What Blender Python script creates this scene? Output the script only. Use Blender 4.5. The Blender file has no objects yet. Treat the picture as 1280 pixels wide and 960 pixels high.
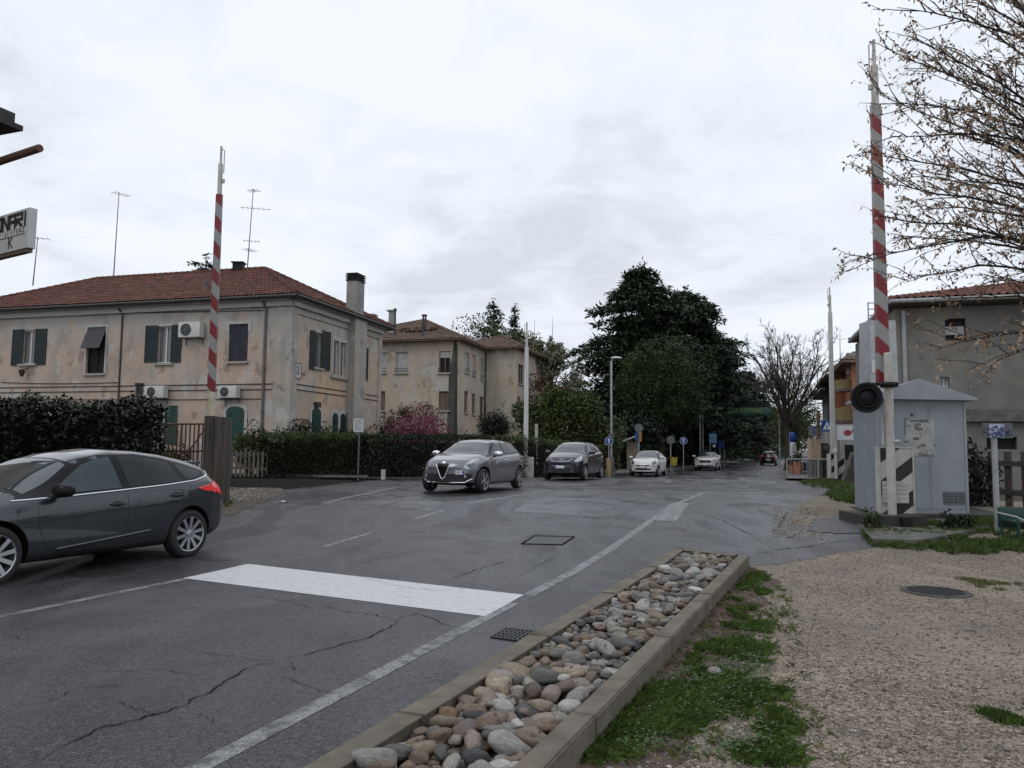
import bpy, bmesh, math, random
import numpy as np
from mathutils import Vector, Matrix, noise as mnoise
from mathutils.bvhtree import BVHTree
from mathutils.geometry import delaunay_2d_cdt

PI = math.pi
R = math.radians
S = bpy.context.scene
COL = S.collection

# ------------------------------------------------------------------ camera
CAM_Z, FPX, PITCH, ROLL = 1.55, 980.0, R(4.67), 0.0105
cam_data = bpy.data.cameras.new('camera')
cam_data.sensor_width = 36.0
cam_data.lens = 36.0 * FPX / 1280.0
cam_data.clip_start = 0.05
cam_data.clip_end = 3000.0
cam = bpy.data.objects.new('camera', cam_data)
COL.objects.link(cam)
CAM_ROT = Matrix.Rotation(PI / 2 + PITCH, 3, 'X') @ Matrix.Rotation(ROLL, 3, 'Z')
cam.matrix_world = Matrix.Translation((0, 0, CAM_Z)) @ CAM_ROT.to_4x4()
S.camera = cam

# ------------------------------------------------------------------ light: overcast sky and a weak, very soft sun
SUN_EL, SUN_AZ = R(52), R(215)
world = bpy.data.worlds.new('World')
S.world = world
world.use_nodes = True
wn, wl = world.node_tree.nodes, world.node_tree.links
for n in list(wn):
    wn.remove(n)
w_out = wn.new('ShaderNodeOutputWorld')
w_bg = wn.new('ShaderNodeBackground')
w_bg.inputs['Strength'].default_value = 0.1
sky = wn.new('ShaderNodeTexSky')
sky.sky_type = 'NISHITA'
sky.sun_disc = False
sky.sun_elevation = SUN_EL
sky.sun_rotation = SUN_AZ
tc = wn.new('ShaderNodeTexCoord')
sep = wn.new('ShaderNodeSeparateXYZ')
wl.new(tc.outputs['Generated'], sep.inputs[0])
add = wn.new('ShaderNodeMath'); add.operation = 'ADD'; add.inputs[1].default_value = 0.22
wl.new(sep.outputs['Z'], add.inputs[0])
mx = wn.new('ShaderNodeMath'); mx.operation = 'MAXIMUM'; mx.inputs[1].default_value = 0.12
wl.new(add.outputs[0], mx.inputs[0])
dv = wn.new('ShaderNodeVectorMath'); dv.operation = 'DIVIDE'
cb = wn.new('ShaderNodeCombineXYZ')
for k in range(3):
    wl.new(mx.outputs[0], cb.inputs[k])
wl.new(tc.outputs['Generated'], dv.inputs[0]); wl.new(cb.outputs[0], dv.inputs[1])
cl1 = wn.new('ShaderNodeTexNoise'); cl1.inputs['Scale'].default_value = 1.25
cl1.inputs['Detail'].default_value = 7; cl1.inputs['Roughness'].default_value = 0.52
cl1.inputs['Distortion'].default_value = 0.35
wl.new(dv.outputs[0], cl1.inputs['Vector'])
rampw = wn.new('ShaderNodeValToRGB')
el = rampw.color_ramp.elements
el[0].position = 0.40; el[0].color = (5.7, 6.05, 6.6, 1)
el[1].position = 0.60; el[1].color = (7.5, 7.9, 8.55, 1)
e = el.new(0.50); e.color = (6.9, 7.3, 7.95, 1)
cl2 = wn.new('ShaderNodeTexNoise'); cl2.inputs['Scale'].default_value = 4.2; cl2.inputs['Detail'].default_value = 8
cl2.inputs['Roughness'].default_value = 0.6; cl2.inputs['Distortion'].default_value = 0.5
wl.new(dv.outputs[0], cl2.inputs['Vector'])
clm = wn.new('ShaderNodeMix'); clm.data_type = 'FLOAT'; clm.inputs[0].default_value = 0.36
wl.new(cl1.outputs['Fac'], clm.inputs[2]); wl.new(cl2.outputs['Fac'], clm.inputs[3])
wl.new(clm.outputs[0], rampw.inputs[0])
mixw = wn.new('ShaderNodeMix'); mixw.data_type = 'RGBA'
mixw.inputs[0].default_value = 0.98
wl.new(sky.outputs[0], mixw.inputs[6]); wl.new(rampw.outputs[0], mixw.inputs[7])
wl.new(mixw.outputs[2], w_bg.inputs['Color'])
wl.new(w_bg.outputs[0], w_out.inputs['Surface'])

sun_data = bpy.data.lights.new('sun', 'SUN')
sun_data.energy = 0.5
sun_data.angle = R(25)
sun_data.color = (1.0, 0.97, 0.93)
sun = bpy.data.objects.new('sun', sun_data)
COL.objects.link(sun)
sun.rotation_euler = (PI / 2 - SUN_EL, 0, -SUN_AZ + PI)
sun.location = (-20, -20, 40)

S.view_settings.view_transform = 'Standard'
S.view_settings.look = 'None'
S.view_settings.exposure = 0.3
S.view_settings.gamma = 1.0
S.view_settings.use_curve_mapping = False
S.render.engine = 'CYCLES'
S.cycles.max_bounces = 6
S.cycles.diffuse_bounces = 3
S.cycles.glossy_bounces = 3
S.cycles.transmission_bounces = 3
S.cycles.use_denoising = True
S.cycles.sample_clamp_indirect = 6.0

# ------------------------------------------------------------------ where things stand
def ray(px, py):
    return CAM_ROT @ Vector(((px - 640.0) / FPX, (480.0 - py) / FPX, -1.0))

def at(px, py, Y):
    """The place at distance Y ahead that lies in the direction (px, py)."""
    r = ray(px, py)
    k = Y / r.y
    return Vector((r.x * k, Y, CAM_Z + r.z * k))

def sst(x):
    x = min(1.0, max(0.0, x))
    return x * x * (3 - 2 * x)

def hump(x, y):
    v = y + 0.066 * x
    if v < 19:
        return 0.32 * sst((v - 9.5) / 9.5)
    if v < 31:
        return 0.32
    return 0.32 * (1 - sst((v - 31) / 14))

def gnd(px, py, dz=0.0):
    r = ray(px, py)
    z = 0.1
    for _ in range(25):
        k = (z + dz - CAM_Z) / r.z
        p = Vector((r.x * k, r.y * k, 0))
        z = z * 0.4 + hump(p.x, p.y) * 0.6
    p.z = hump(p.x, p.y) + dz
    return p

def on(x, y, dz=0.0):
    return Vector((x, y, hump(x, y) + dz))

RD = Vector((math.sin(R(20.5)), math.cos(R(20.5)), 0))      # along the road
RN = Vector((RD.y, -RD.x, 0))                                # to its right
R0 = Vector((0.125, 8.2, 0))
def st(s, t, dz=0.0):
    p = R0 + RD * s + RN * t
    p.z = hump(p.x, p.y) + dz
    return p
def to_st(p):
    q = Vector((p[0], p[1], 0)) - R0
    return q.dot(RD), q.dot(RN)

# ------------------------------------------------------------------ materials
def pbsdf(m):
    return m.node_tree.nodes['Principled BSDF']

def mat(name, col, rough=0.7, var=0.18, scale=3.0, bump=0.0, bscale=40.0, metal=0.0, spec=0.5, col2=None, coat=0.0,
        ior=1.5, stretch=(1, 1, 1), detail=5.0, lo=0.35, hi=0.65, rvar=0.0, emit=None, coords='Object'):
    m = bpy.data.materials.new(name)
    m.use_nodes = True
    nt = m.node_tree
    b = pbsdf(m)
    b.inputs['Roughness'].default_value = rough
    b.inputs['Metallic'].default_value = metal
    b.inputs['Specular IOR Level'].default_value = spec
    b.inputs['IOR'].default_value = ior
    b.inputs['Coat Weight'].default_value = coat
    b.inputs['Coat Roughness'].default_value = 0.04
    t = nt.nodes.new('ShaderNodeTexCoord')
    mp = nt.nodes.new('ShaderNodeMapping')
    mp.inputs['Scale'].default_value = stretch
    nt.links.new(t.outputs[coords], mp.inputs['Vector'])
    n = nt.nodes.new('ShaderNodeTexNoise')
    n.inputs['Scale'].default_value = scale
    n.inputs['Detail'].default_value = detail
    n.inputs['Roughness'].default_value = 0.6
    nt.links.new(mp.outputs[0], n.inputs['Vector'])
    r = nt.nodes.new('ShaderNodeValToRGB')
    c2 = col2 if col2 else tuple(c * (1 - var) for c in col)
    c1 = col if col2 else tuple(min(1, c * (1 + var)) for c in col)
    r.color_ramp.elements[0].position = lo
    r.color_ramp.elements[1].position = hi
    r.color_ramp.elements[0].color = (*c2, 1)
    r.color_ramp.elements[1].color = (*c1, 1)
    nt.links.new(n.outputs['Fac'], r.inputs[0])
    nt.links.new(r.outputs[0], b.inputs['Base Color'])
    if rvar:
        mr = nt.nodes.new('ShaderNodeMapRange')
        mr.inputs['From Min'].default_value = 0.35; mr.inputs['From Max'].default_value = 0.65
        mr.inputs['To Min'].default_value = rough - rvar; mr.inputs['To Max'].default_value = rough + rvar
        nt.links.new(n.outputs['Fac'], mr.inputs['Value'])
        nt.links.new(mr.outputs[0], b.inputs['Roughness'])
    if bump:
        n2 = nt.nodes.new('ShaderNodeTexNoise')
        n2.inputs['Scale'].default_value = bscale
        n2.inputs['Detail'].default_value = 4
        nt.links.new(mp.outputs[0], n2.inputs['Vector'])
        bp = nt.nodes.new('ShaderNodeBump')
        bp.inputs['Strength'].default_value = bump
        bp.inputs['Distance'].default_value = 0.02
        nt.links.new(n2.outputs['Fac'], bp.inputs['Height'])
        nt.links.new(bp.outputs[0], b.inputs['Normal'])
    if emit:
        b.inputs['Emission Color'].default_value = (*emit[:3], 1)
        b.inputs['Emission Strength'].default_value = emit[3]
    return m

def mixin(m, col, scale, lo, hi, stretch=(1, 1, 1), amount=1.0, seed=0.0, detail=6.0, by_z=None, rough=None):
    """Lay a stain of its own shape over a material: noise patches, optionally only between two heights."""
    nt = m.node_tree
    b = pbsdf(m)
    src = b.inputs['Base Color'].links[0].from_socket
    t = nt.nodes.new('ShaderNodeTexCoord')
    mp = nt.nodes.new('ShaderNodeMapping')
    mp.inputs['Scale'].default_value = stretch
    mp.inputs['Location'].default_value = (seed, seed * 1.7, seed * 0.6)
    nt.links.new(t.outputs['Object'], mp.inputs['Vector'])
    n = nt.nodes.new('ShaderNodeTexNoise')
    n.inputs['Scale'].default_value = scale
    n.inputs['Detail'].default_value = detail
    n.inputs['Roughness'].default_value = 0.62
    nt.links.new(mp.outputs[0], n.inputs['Vector'])
    mr = nt.nodes.new('ShaderNodeMapRange')
    mr.inputs['From Min'].default_value = lo; mr.inputs['From Max'].default_value = hi
    mr.inputs['To Max'].default_value = amount
    nt.links.new(n.outputs['Fac'], mr.inputs['Value'])
    fac = mr.outputs[0]
    if by_z:
        sp = nt.nodes.new('ShaderNodeSeparateXYZ')
        nt.links.new(t.outputs['Object'], sp.inputs[0])
        mz = nt.nodes.new('ShaderNodeMapRange')
        mz.inputs['From Min'].default_value = by_z[0]; mz.inputs['From Max'].default_value = by_z[1]
        nt.links.new(sp.outputs['Z'], mz.inputs['Value'])
        mu = nt.nodes.new('ShaderNodeMath'); mu.operation = 'MULTIPLY'
        nt.links.new(fac, mu.inputs[0]); nt.links.new(mz.outputs[0], mu.inputs[1])
        fac = mu.outputs[0]
    x = nt.nodes.new('ShaderNodeMix'); x.data_type = 'RGBA'
    nt.links.new(fac, x.inputs[0]); nt.links.new(src, x.inputs[6])
    x.inputs[7].default_value = (*col, 1)
    nt.links.new(x.outputs[2], b.inputs['Base Color'])
    if rough is not None:
        y = nt.nodes.new('ShaderNodeMix'); y.data_type = 'FLOAT'
        nt.links.new(fac, y.inputs[0])
        rs = b.inputs['Roughness']
        if rs.links:
            nt.links.new(rs.links[0].from_socket, y.inputs[2])
        else:
            y.inputs[2].default_value = rs.default_value
        y.inputs[3].default_value = rough
        nt.links.new(y.outputs[0], rs)
    return m

def stripes(name, c1, c2, axis_vec, period, duty=0.5, rough=0.5, dirt=0.2, off=0.0):
    """Two paints in bands square to axis_vec (object space)."""
    m = mat(name, c1, rough, var=0.0)
    nt = m.node_tree
    b = pbsdf(m)
    t = nt.nodes.new('ShaderNodeTexCoord')
    d = nt.nodes.new('ShaderNodeVectorMath'); d.operation = 'DOT_PRODUCT'
    d.inputs[1].default_value = axis_vec
    nt.links.new(t.outputs['Object'], d.inputs[0])
    q = nt.nodes.new('ShaderNodeMath'); q.operation = 'DIVIDE'; q.inputs[1].default_value = period
    ao = nt.nodes.new('ShaderNodeMath'); ao.inputs[1].default_value = off + 20 * period
    nt.links.new(d.outputs['Value'], ao.inputs[0]); nt.links.new(ao.outputs[0], q.inputs[0])
    f = nt.nodes.new('ShaderNodeMath'); f.operation = 'FRACT'
    nt.links.new(q.outputs[0], f.inputs[0])
    g = nt.nodes.new('ShaderNodeMath'); g.operation = 'LESS_THAN'; g.inputs[1].default_value = duty
    nt.links.new(f.outputs[0], g.inputs[0])
    x = nt.nodes.new('ShaderNodeMix'); x.data_type = 'RGBA'
    x.inputs[6].default_value = (*c2, 1); x.inputs[7].default_value = (*c1, 1)
    nt.links.new(g.outputs[0], x.inputs[0])
    nt.links.new(x.outputs[2], b.inputs['Base Color'])
    if dirt:
        mixin(m, (0.12, 0.10, 0.08), 6.0, 0.5, 0.8, (1, 1, 0.4), dirt)
    return m

# ------------------------------------------------------------------ object plumbing
ROOTS = {}
def tag(o, label, cat, group=None, kind=None):
    o['label'] = label
    o['category'] = cat
    if group: o['group'] = group
    if kind: o['kind'] = kind
    return o

def thing(name, label, cat, loc=(0, 0, 0), rz=0.0, group=None):
    o = bpy.data.objects.new(name, None)
    o.empty_display_size = 0.2
    COL.objects.link(o)
    o.location = loc
    o.rotation_euler = (0, 0, rz)
    tag(o, label, cat, group)
    ROOTS[o.name] = Matrix.Translation(Vector(loc)) @ Matrix.Rotation(rz, 4, 'Z')
    return o

class MB:
    """Collects faces; build() links them as one mesh object."""
    def __init__(self):
        self.v, self.f, self.m = [], [], []
    def add(self, verts, faces, mi=0):
        n = len(self.v)
        self.v.extend([Vector(p) for p in verts])
        for f in faces:
            self.f.append([i + n for i in f]); self.m.append(mi)
        return self
    def obox(self, o, a, b, c, mi=0):
        o, a, b, c = Vector(o), Vector(a), Vector(b), Vector(c)
        v = [o, o + a, o + a + b, o + b, o + c, o + a + c, o + a + b + c, o + b + c]
        f = [(0, 3, 2, 1), (4, 5, 6, 7), (0, 1, 5, 4), (1, 2, 6, 5), (2, 3, 7, 6), (3, 0, 4, 7)]
        if a.cross(b).dot(c) < 0:
            f = [q[::-1] for q in f]
        return self.add(v, f, mi)
    def box(self, c, s, rz=0.0, mi=0):
        m = Matrix.Rotation(rz, 3, 'Z')
        a, b, d = m @ Vector((s[0], 0, 0)), m @ Vector((0, s[1], 0)), Vector((0, 0, s[2]))
        return self.obox(Vector(c) - (a + b + d) / 2, a, b, d, mi)
    def bbox(self, c, s, rz=0.0, bev=0.01, mi=0):
        """Box with small bevels."""
        bm = bmesh.new()
        bmesh.ops.create_cube(bm, size=1.0)
        for v in bm.verts:
            v.co = Vector((v.co.x * s[0], v.co.y * s[1], v.co.z * s[2]))
        bmesh.ops.bevel(bm, geom=bm.edges[:], offset=bev, segments=2, affect='EDGES', profile=0.6)
        m = Matrix.Translation(Vector(c)) @ Matrix.Rotation(rz, 4, 'Z')
        return self.addbm(bm, m, mi)
    def addbm(self, bm, m=None, mi=0):
        bm.verts.index_update()
        vs = [(m @ v.co if m else v.co.copy()) for v in bm.verts]
        self.add(vs, [[v.index for v in f.verts] for f in bm.faces], mi)
        bm.free()
        return self
    def tube(self, pts, rad, n=8, mi=0, caps=True):
        pts = [Vector(p) for p in pts]
        if not hasattr(rad, '__len__'): rad = [rad] * len(pts)
        vs, fs = [], []
        prev = None
        for i, p in enumerate(pts):
            d = (pts[min(i + 1, len(pts) - 1)] - pts[max(i - 1, 0)]).normalized()
            if prev is None:
                u = d.orthogonal().normalized()
            else:
                u = (prev - d * prev.dot(d))
                u = u.normalized() if u.length > 1e-6 else d.orthogonal().normalized()
            prev = u
            w = d.cross(u)
            for k in range(n):
                a = 2 * PI * k / n
                vs.append(p + (u * math.cos(a) + w * math.sin(a)) * rad[i])
        for i in range(len(pts) - 1):
            for k in range(n):
                k2 = (k + 1) % n
                fs.append((i * n + k, i * n + k2, (i + 1) * n + k2, (i + 1) * n + k))
        if caps:
            fs.append(tuple(range(n))[::-1])
            fs.append(tuple((len(pts) - 1) * n + k for k in range(n)))
        return self.add(vs, fs, mi)
    def lathe(self, prof, o=(0, 0, 0), ax='Z', n=24, mi=0, mat4=None):
        """prof: (radius, height) pairs turned round an axis."""
        vs, fs = [], []
        for r, h in prof:
            for k in range(n):
                a = 2 * PI * k / n
                c, s = r * math.cos(a), r * math.sin(a)
                p = {'Z': (c, s, h), 'Y': (s, h, c), 'X': (h, c, s)}[ax]
                vs.append(Vector(p) + Vector(o) if mat4 is None else mat4 @ Vector(p))
        for i in range(len(prof) - 1):
            for k in range(n):
                k2 = (k + 1) % n
                fs.append((i * n + k, i * n + k2, (i + 1) * n + k2, (i + 1) * n + k))
        return self.add(vs, fs, mi)
    def prism(self, poly, o, u, v, w, mi=0):
        """Polygon in (u, v) pushed out along w."""
        o, u, v, w = Vector(o), Vector(u), Vector(v), Vector(w)
        a = [o + u * p[0] + v * p[1] for p in poly]
        n = len(a)
        fs = [tuple(range(n))[::-1], tuple(range(n, 2 * n))] + [(i, (i + 1) % n, n + (i + 1) % n, n + i) for i in range(n)]
        if u.cross(v).dot(w) < 0:
            fs = [f[::-1] for f in fs]
        return self.add(a + [p + w for p in a], fs, mi)
    def build(self, name, mats, parent=None, smooth=False, local=False, angle=40):
        me = bpy.data.meshes.new(name)
        if parent is not None and not local:
            inv = ROOTS[parent.name].inverted() if parent.name in ROOTS else Matrix()
            v = [inv @ p for p in self.v]
        else:
            v = self.v
        me.from_pydata([tuple(p) for p in v], [], self.f)
        mats = mats if isinstance(mats, (list, tuple)) else [mats]
        for m in mats: me.materials.append(m)
        if len(mats) > 1:
            me.polygons.foreach_set('material_index', self.m)
        if smooth:
            me.polygons.foreach_set('use_smooth', [True] * len(self.f))
            me.set_sharp_from_angle(angle=R(angle))
        me.update()
        o = bpy.data.objects.new(name, me)
        COL.objects.link(o)
        if parent is not None:
            o.parent = parent
            if parent.name in ROOTS:
                ROOTS[o.name] = ROOTS[parent.name]
        return o

def struct(o):
    o['kind'] = 'structure'
    return o

def sheet(name, rows, material, parent=None):
    """A strip of quads from equal-length rows of points."""
    mb = MB()
    n = len(rows[0])
    vs = [p for r in rows for p in r]
    fs = []
    for i in range(len(rows) - 1):
        for k in range(n - 1):
            fs.append((i * n + k, i * n + k + 1, (i + 1) * n + k + 1, (i + 1) * n + k))
    mb.add(vs, fs)
    return mb.build(name, material, parent)

def fastmesh(name, V, F, mats, mi=None, smooth=False, parent=None, local=False):
    """V (n,3), F (m,k) numpy arrays to one mesh object."""
    V = np.asarray(V, dtype=np.float32)
    if parent is not None and not local and parent.name in ROOTS:
        inv = np.array(ROOTS[parent.name].inverted())
        V = (V @ inv[:3, :3].T + inv[:3, 3]).astype(np.float32)
    me = bpy.data.meshes.new(name)
    m, k = F.shape
    me.vertices.add(len(V)); me.vertices.foreach_set('co', V.ravel())
    me.loops.add(m * k); me.loops.foreach_set('vertex_index', F.astype(np.int32).ravel())
    me.polygons.add(m)
    me.polygons.foreach_set('loop_start', np.arange(0, m * k, k, dtype=np.int32))
    mats = mats if isinstance(mats, (list, tuple)) else [mats]
    for x in mats: me.materials.append(x)
    if mi is not None: me.polygons.foreach_set('material_index', np.asarray(mi, dtype=np.int32))
    if smooth: me.polygons.foreach_set('use_smooth', np.ones(m, dtype=bool))
    me.update(calc_edges=True)
    o = bpy.data.objects.new(name, me)
    COL.objects.link(o)
    if parent is not None:
        o.parent = parent
        if parent.name in ROOTS: ROOTS[o.name] = ROOTS[parent.name]
    return o

def leaf_quads(P, length, width, rng, up=0.0, droop=None, jitter=0.35):
    """Diamond leaves at P: random directions, flattened toward the ground by up."""
    n = len(P)
    d = rng.normal(size=(n, 3))
    d[:, 2] *= (1 - up)
    if droop is not None: d[:, 2] -= droop
    d /= np.linalg.norm(d, axis=1)[:, None] + 1e-9
    h = rng.normal(size=(n, 3))
    if up > 0: h[:, 2] *= (1 - up)
    s = np.cross(d, h)
    if up > 0:
        zz = np.tile(np.array([0, 0, 1.0]), (n, 1)) + rng.normal(size=(n, 3)) * (1 - up)
        s = np.cross(d, zz)
    s /= np.linalg.norm(s, axis=1)[:, None] + 1e-9
    L = (length * (1 + jitter * rng.uniform(-1, 1, n)))[:, None]
    W = (width * (1 + jitter * rng.uniform(-1, 1, n)))[:, None]
    a = P
    V = np.empty((n, 4, 3))
    V[:, 0] = a
    V[:, 1] = a + d * L * 0.45 + s * W * 0.5
    V[:, 2] = a + d * L
    V[:, 3] = a + d * L * 0.55 - s * W * 0.5
    return V.reshape(-1, 3), np.arange(n * 4).reshape(-1, 4)

def text_mesh(body, size, align='CENTER'):
    cu = bpy.data.curves.new('lettering', 'FONT')
    cu.body = body; cu.size = size; cu.align_x = align; cu.align_y = 'CENTER'
    cu.extrude = 0.0
    o = bpy.data.objects.new('lettering', cu)
    COL.objects.link(o)
    dg = bpy.context.evaluated_depsgraph_get()
    me = bpy.data.meshes.new_from_object(o.evaluated_get(dg))
    vs = [v.co.copy() for v in me.vertices]
    fs = [tuple(p.vertices) for p in me.polygons]
    bpy.data.objects.remove(o); bpy.data.curves.remove(cu); bpy.data.meshes.remove(me)
    return vs, fs

def put_text(mb, body, size, o, u, v, mi=0, align='CENTER', sx=1.0):
    vs, fs = text_mesh(body, size, align)
    u, v, o = Vector(u), Vector(v), Vector(o)
    mb.add([o + u * p.x * sx + v * p.y for p in vs], fs, mi)
# ------------------------------------------------------------------ ground materials
def asphalt_mat():
    m = mat('wet_asphalt', (0.054, 0.053, 0.060), 0.5, scale=1.1, col2=(0.032, 0.0315, 0.036), detail=9, lo=0.3, hi=0.72)
    nt = m.node_tree; b = pbsdf(m); N, L = nt.nodes.new, nt.links.new
    t = N('ShaderNodeTexCoord')
    # stone chips in the binder
    g = N('ShaderNodeTexVoronoi'); g.inputs['Scale'].default_value = 88
    L(t.outputs['Object'], g.inputs['Vector'])
    src = b.inputs['Base Color'].links[0].from_socket
    hs = N('ShaderNodeMix'); hs.data_type = 'RGBA'; hs.blend_type = 'MULTIPLY'; hs.inputs[0].default_value = 0.75
    rr = N('ShaderNodeValToRGB')
    rr.color_ramp.elements[0].position = 0.05; rr.color_ramp.elements[0].color = (0.45, 0.45, 0.46, 1)
    rr.color_ramp.elements[1].position = 0.9; rr.color_ramp.elements[1].color = (1.75, 1.73, 1.68, 1)
    gs = N('ShaderNodeSeparateColor'); L(g.outputs['Color'], gs.inputs[0])
    L(gs.outputs[0], rr.inputs[0]); L(src, hs.inputs[6]); L(rr.outputs[0], hs.inputs[7])
    L(hs.outputs[2], b.inputs['Base Color'])
    g2 = N('ShaderNodeTexNoise'); g2.inputs['Scale'].default_value = 26; g2.inputs['Detail'].default_value = 5; g2.inputs['Roughness'].default_value = .75
    L(t.outputs['Object'], g2.inputs['Vector'])
    r2 = N('ShaderNodeMapRange'); r2.inputs['From Min'].default_value = .32; r2.inputs['From Max'].default_value = .68; r2.inputs['To Min'].default_value = .42; r2.inputs['To Max'].default_value = 1.7
    L(g2.outputs['Fac'], r2.inputs['Value'])
    h2 = N('ShaderNodeHueSaturation'); L(r2.outputs[0], h2.inputs['Value']); L(hs.outputs[2], h2.inputs['Color'])
    hs = h2
    # hairline crazing, in patches
    wob = N('ShaderNodeTexNoise'); wob.inputs['Scale'].default_value = 2.2; wob.inputs['Detail'].default_value = 6
    L(t.outputs['Object'], wob.inputs['Vector'])
    mixv = N('ShaderNodeMix'); mixv.data_type = 'RGBA'; mixv.blend_type = 'LINEAR_LIGHT'; mixv.inputs[0].default_value = 0.35
    L(t.outputs['Object'], mixv.inputs[6]); L(wob.outputs['Color'], mixv.inputs[7])
    vc = N('ShaderNodeTexVoronoi'); vc.feature = 'DISTANCE_TO_EDGE'; vc.inputs['Scale'].default_value = 0.75
    L(mixv.outputs[2], vc.inputs['Vector'])
    ck = N('ShaderNodeMapRange'); ck.inputs['From Min'].default_value = 0.002; ck.inputs['From Max'].default_value = 0.008
    ck.inputs['To Min'].default_value = 1; ck.inputs['To Max'].default_value = 0
    L(vc.outputs['Distance'], ck.inputs['Value'])
    pm = N('ShaderNodeTexNoise'); pm.inputs['Scale'].default_value = 0.33; pm.inputs['Detail'].default_value = 3
    L(t.outputs['Object'], pm.inputs['Vector'])
    pr = N('ShaderNodeMapRange'); pr.inputs['From Min'].default_value = 0.48; pr.inputs['From Max'].default_value = 0.62
    L(pm.outputs['Fac'], pr.inputs['Value'])
    mu = N('ShaderNodeMath'); mu.operation = 'MULTIPLY'
    L(ck.outputs[0], mu.inputs[0]); L(pr.outputs[0], mu.inputs[1])
    mu2 = N('ShaderNodeMath'); mu2.operation = 'MULTIPLY'; mu2.inputs[1].default_value = 0.7
    L(mu.outputs[0], mu2.inputs[0])
    mc = N('ShaderNodeMix'); mc.data_type = 'RGBA'
    mc.inputs[7].default_value = (0.016, 0.015, 0.014, 1)
    L(mu2.outputs[0], mc.inputs[0]); L(hs.outputs[0], mc.inputs[6]); L(mc.outputs[2], b.inputs['Base Color'])
    # film of water: roughness in broad patches
    wt = N('ShaderNodeTexNoise'); wt.inputs['Scale'].default_value = 0.42; wt.inputs['Detail'].default_value = 7
    wt.inputs['Roughness'].default_value = 0.58; wt.inputs['Distortion'].default_value = 0.6
    mpw = N('ShaderNodeMapping'); mpw.inputs['Rotation'].default_value = (0, 0, R(20.5)); mpw.inputs['Scale'].default_value = (1.6, 0.6, 1)
    L(t.outputs['Object'], mpw.inputs['Vector']); L(mpw.outputs[0], wt.inputs['Vector'])
    wr = N('ShaderNodeMapRange'); wr.inputs['From Min'].default_value = 0.42; wr.inputs['From Max'].default_value = 0.60
    wr.inputs['To Min'].default_value = 0.48; wr.inputs['To Max'].default_value = 0.11
    L(wt.outputs['Fac'], wr.inputs['Value']); L(wr.outputs[0], b.inputs['Roughness'])
    bp = N('ShaderNodeBump'); bp.inputs['Strength'].default_value = 0.6; bp.inputs['Distance'].default_value = 0.008
    bs = N('ShaderNodeMath'); bs.operation = 'SUBTRACT'
    L(g.outputs['Distance'], bs.inputs[0]); L(mu.outputs[0], bs.inputs[1])
    L(bs.outputs[0], bp.inputs['Height']); L(bp.outputs[0], b.inputs['Normal'])
    return m

M = {}
M['asphalt'] = asphalt_mat()
mixin(M['asphalt'], (0.026, 0.026, 0.028), 0.9, 0.55, 0.72, (1, 1, 1), 0.6, 3.1, 8); mixin(M['asphalt'], (0.10, 0.10, 0.105), 0.5, 0.56, 0.70, (1.3, .6, 1), 0.5, 9.4, 9)
M['patch'] = mat('asphalt_patch', (0.095, 0.097, 0.105), 0.26, scale=1.4, col2=(0.062, 0.063, 0.068), bump=0.25, bscale=110, rvar=0.12)
M['patch_dark'] = mat('asphalt_dark_patch', (0.05, 0.05, 0.053), 0.5, scale=3.0, bump=0.4, bscale=90)
M['crack'] = mat('crack', (0.014, 0.013, 0.012), 0.9, spec=0.1)
M['paint'] = mat('road_paint', (0.62, 0.625, 0.63), 0.45, scale=14, col2=(0.52, 0.52, 0.525), bump=0.25, bscale=120)
mixin(M['paint'], (0.22, 0.22, 0.22), 7.0, 0.60, 0.74, (1, 1, 1), 0.8, 2.2, 9)
mixin(M['paint'], (0.12, 0.12, 0.12), 60.0, 0.60, 0.70, (1, 1, 1), 0.5, 3.0, 3)
M['paint_worn'] = mat('worn_road_paint', (0.33, 0.33, 0.335), 0.5, scale=20, col2=(0.21, 0.21, 0.215), bump=0.25, bscale=120)
mixin(M['paint_worn'], (0.055, 0.055, 0.058), 9.0, 0.46, 0.62, (1, 1, 1), 0.9, 1.0, 9)
mixin(M['paint_worn'], (0.05, 0.05, 0.05), 70.0, 0.47, 0.60, (1, 1, 1), 0.85, 5.0, 3)
M['concrete'] = mat('kerb_concrete', (0.175, 0.15, 0.115), 0.85, scale=5, col2=(0.11, 0.093, 0.07), bump=0.35, bscale=90)
mixin(M['concrete'], (0.07, 0.065, 0.05), 3.0, 0.55, 0.75, (1, 1, 1), 0.7, 4.0)
M['slab'] = mat('old_concrete', (0.14, 0.135, 0.122), 0.85, scale=4, col2=(0.075, 0.072, 0.064), bump=0.4, bscale=60)
M['plinth'] = mat('dark_plinth', (0.035, 0.033, 0.031), 0.8, scale=6, bump=0.4, bscale=50)
M['steel_dark'] = mat('cast_iron', (0.035, 0.033, 0.032), 0.5, scale=20, metal=0.4, bump=0.2, bscale=60)
M['rust'] = mat('rusty_steel', (0.12, 0.055, 0.035), 0.75, scale=12, col2=(0.07, 0.04, 0.03), bump=0.2)
M['rail'] = mat('rail_steel', (0.030, 0.023, 0.019), 0.6, scale=9, metal=0.0)
M['ballast'] = mat('ballast', (0.13, 0.105, 0.085), 0.95, scale=26, col2=(0.03, 0.025, 0.02), bump=1.0, bscale=24, detail=3)

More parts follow.
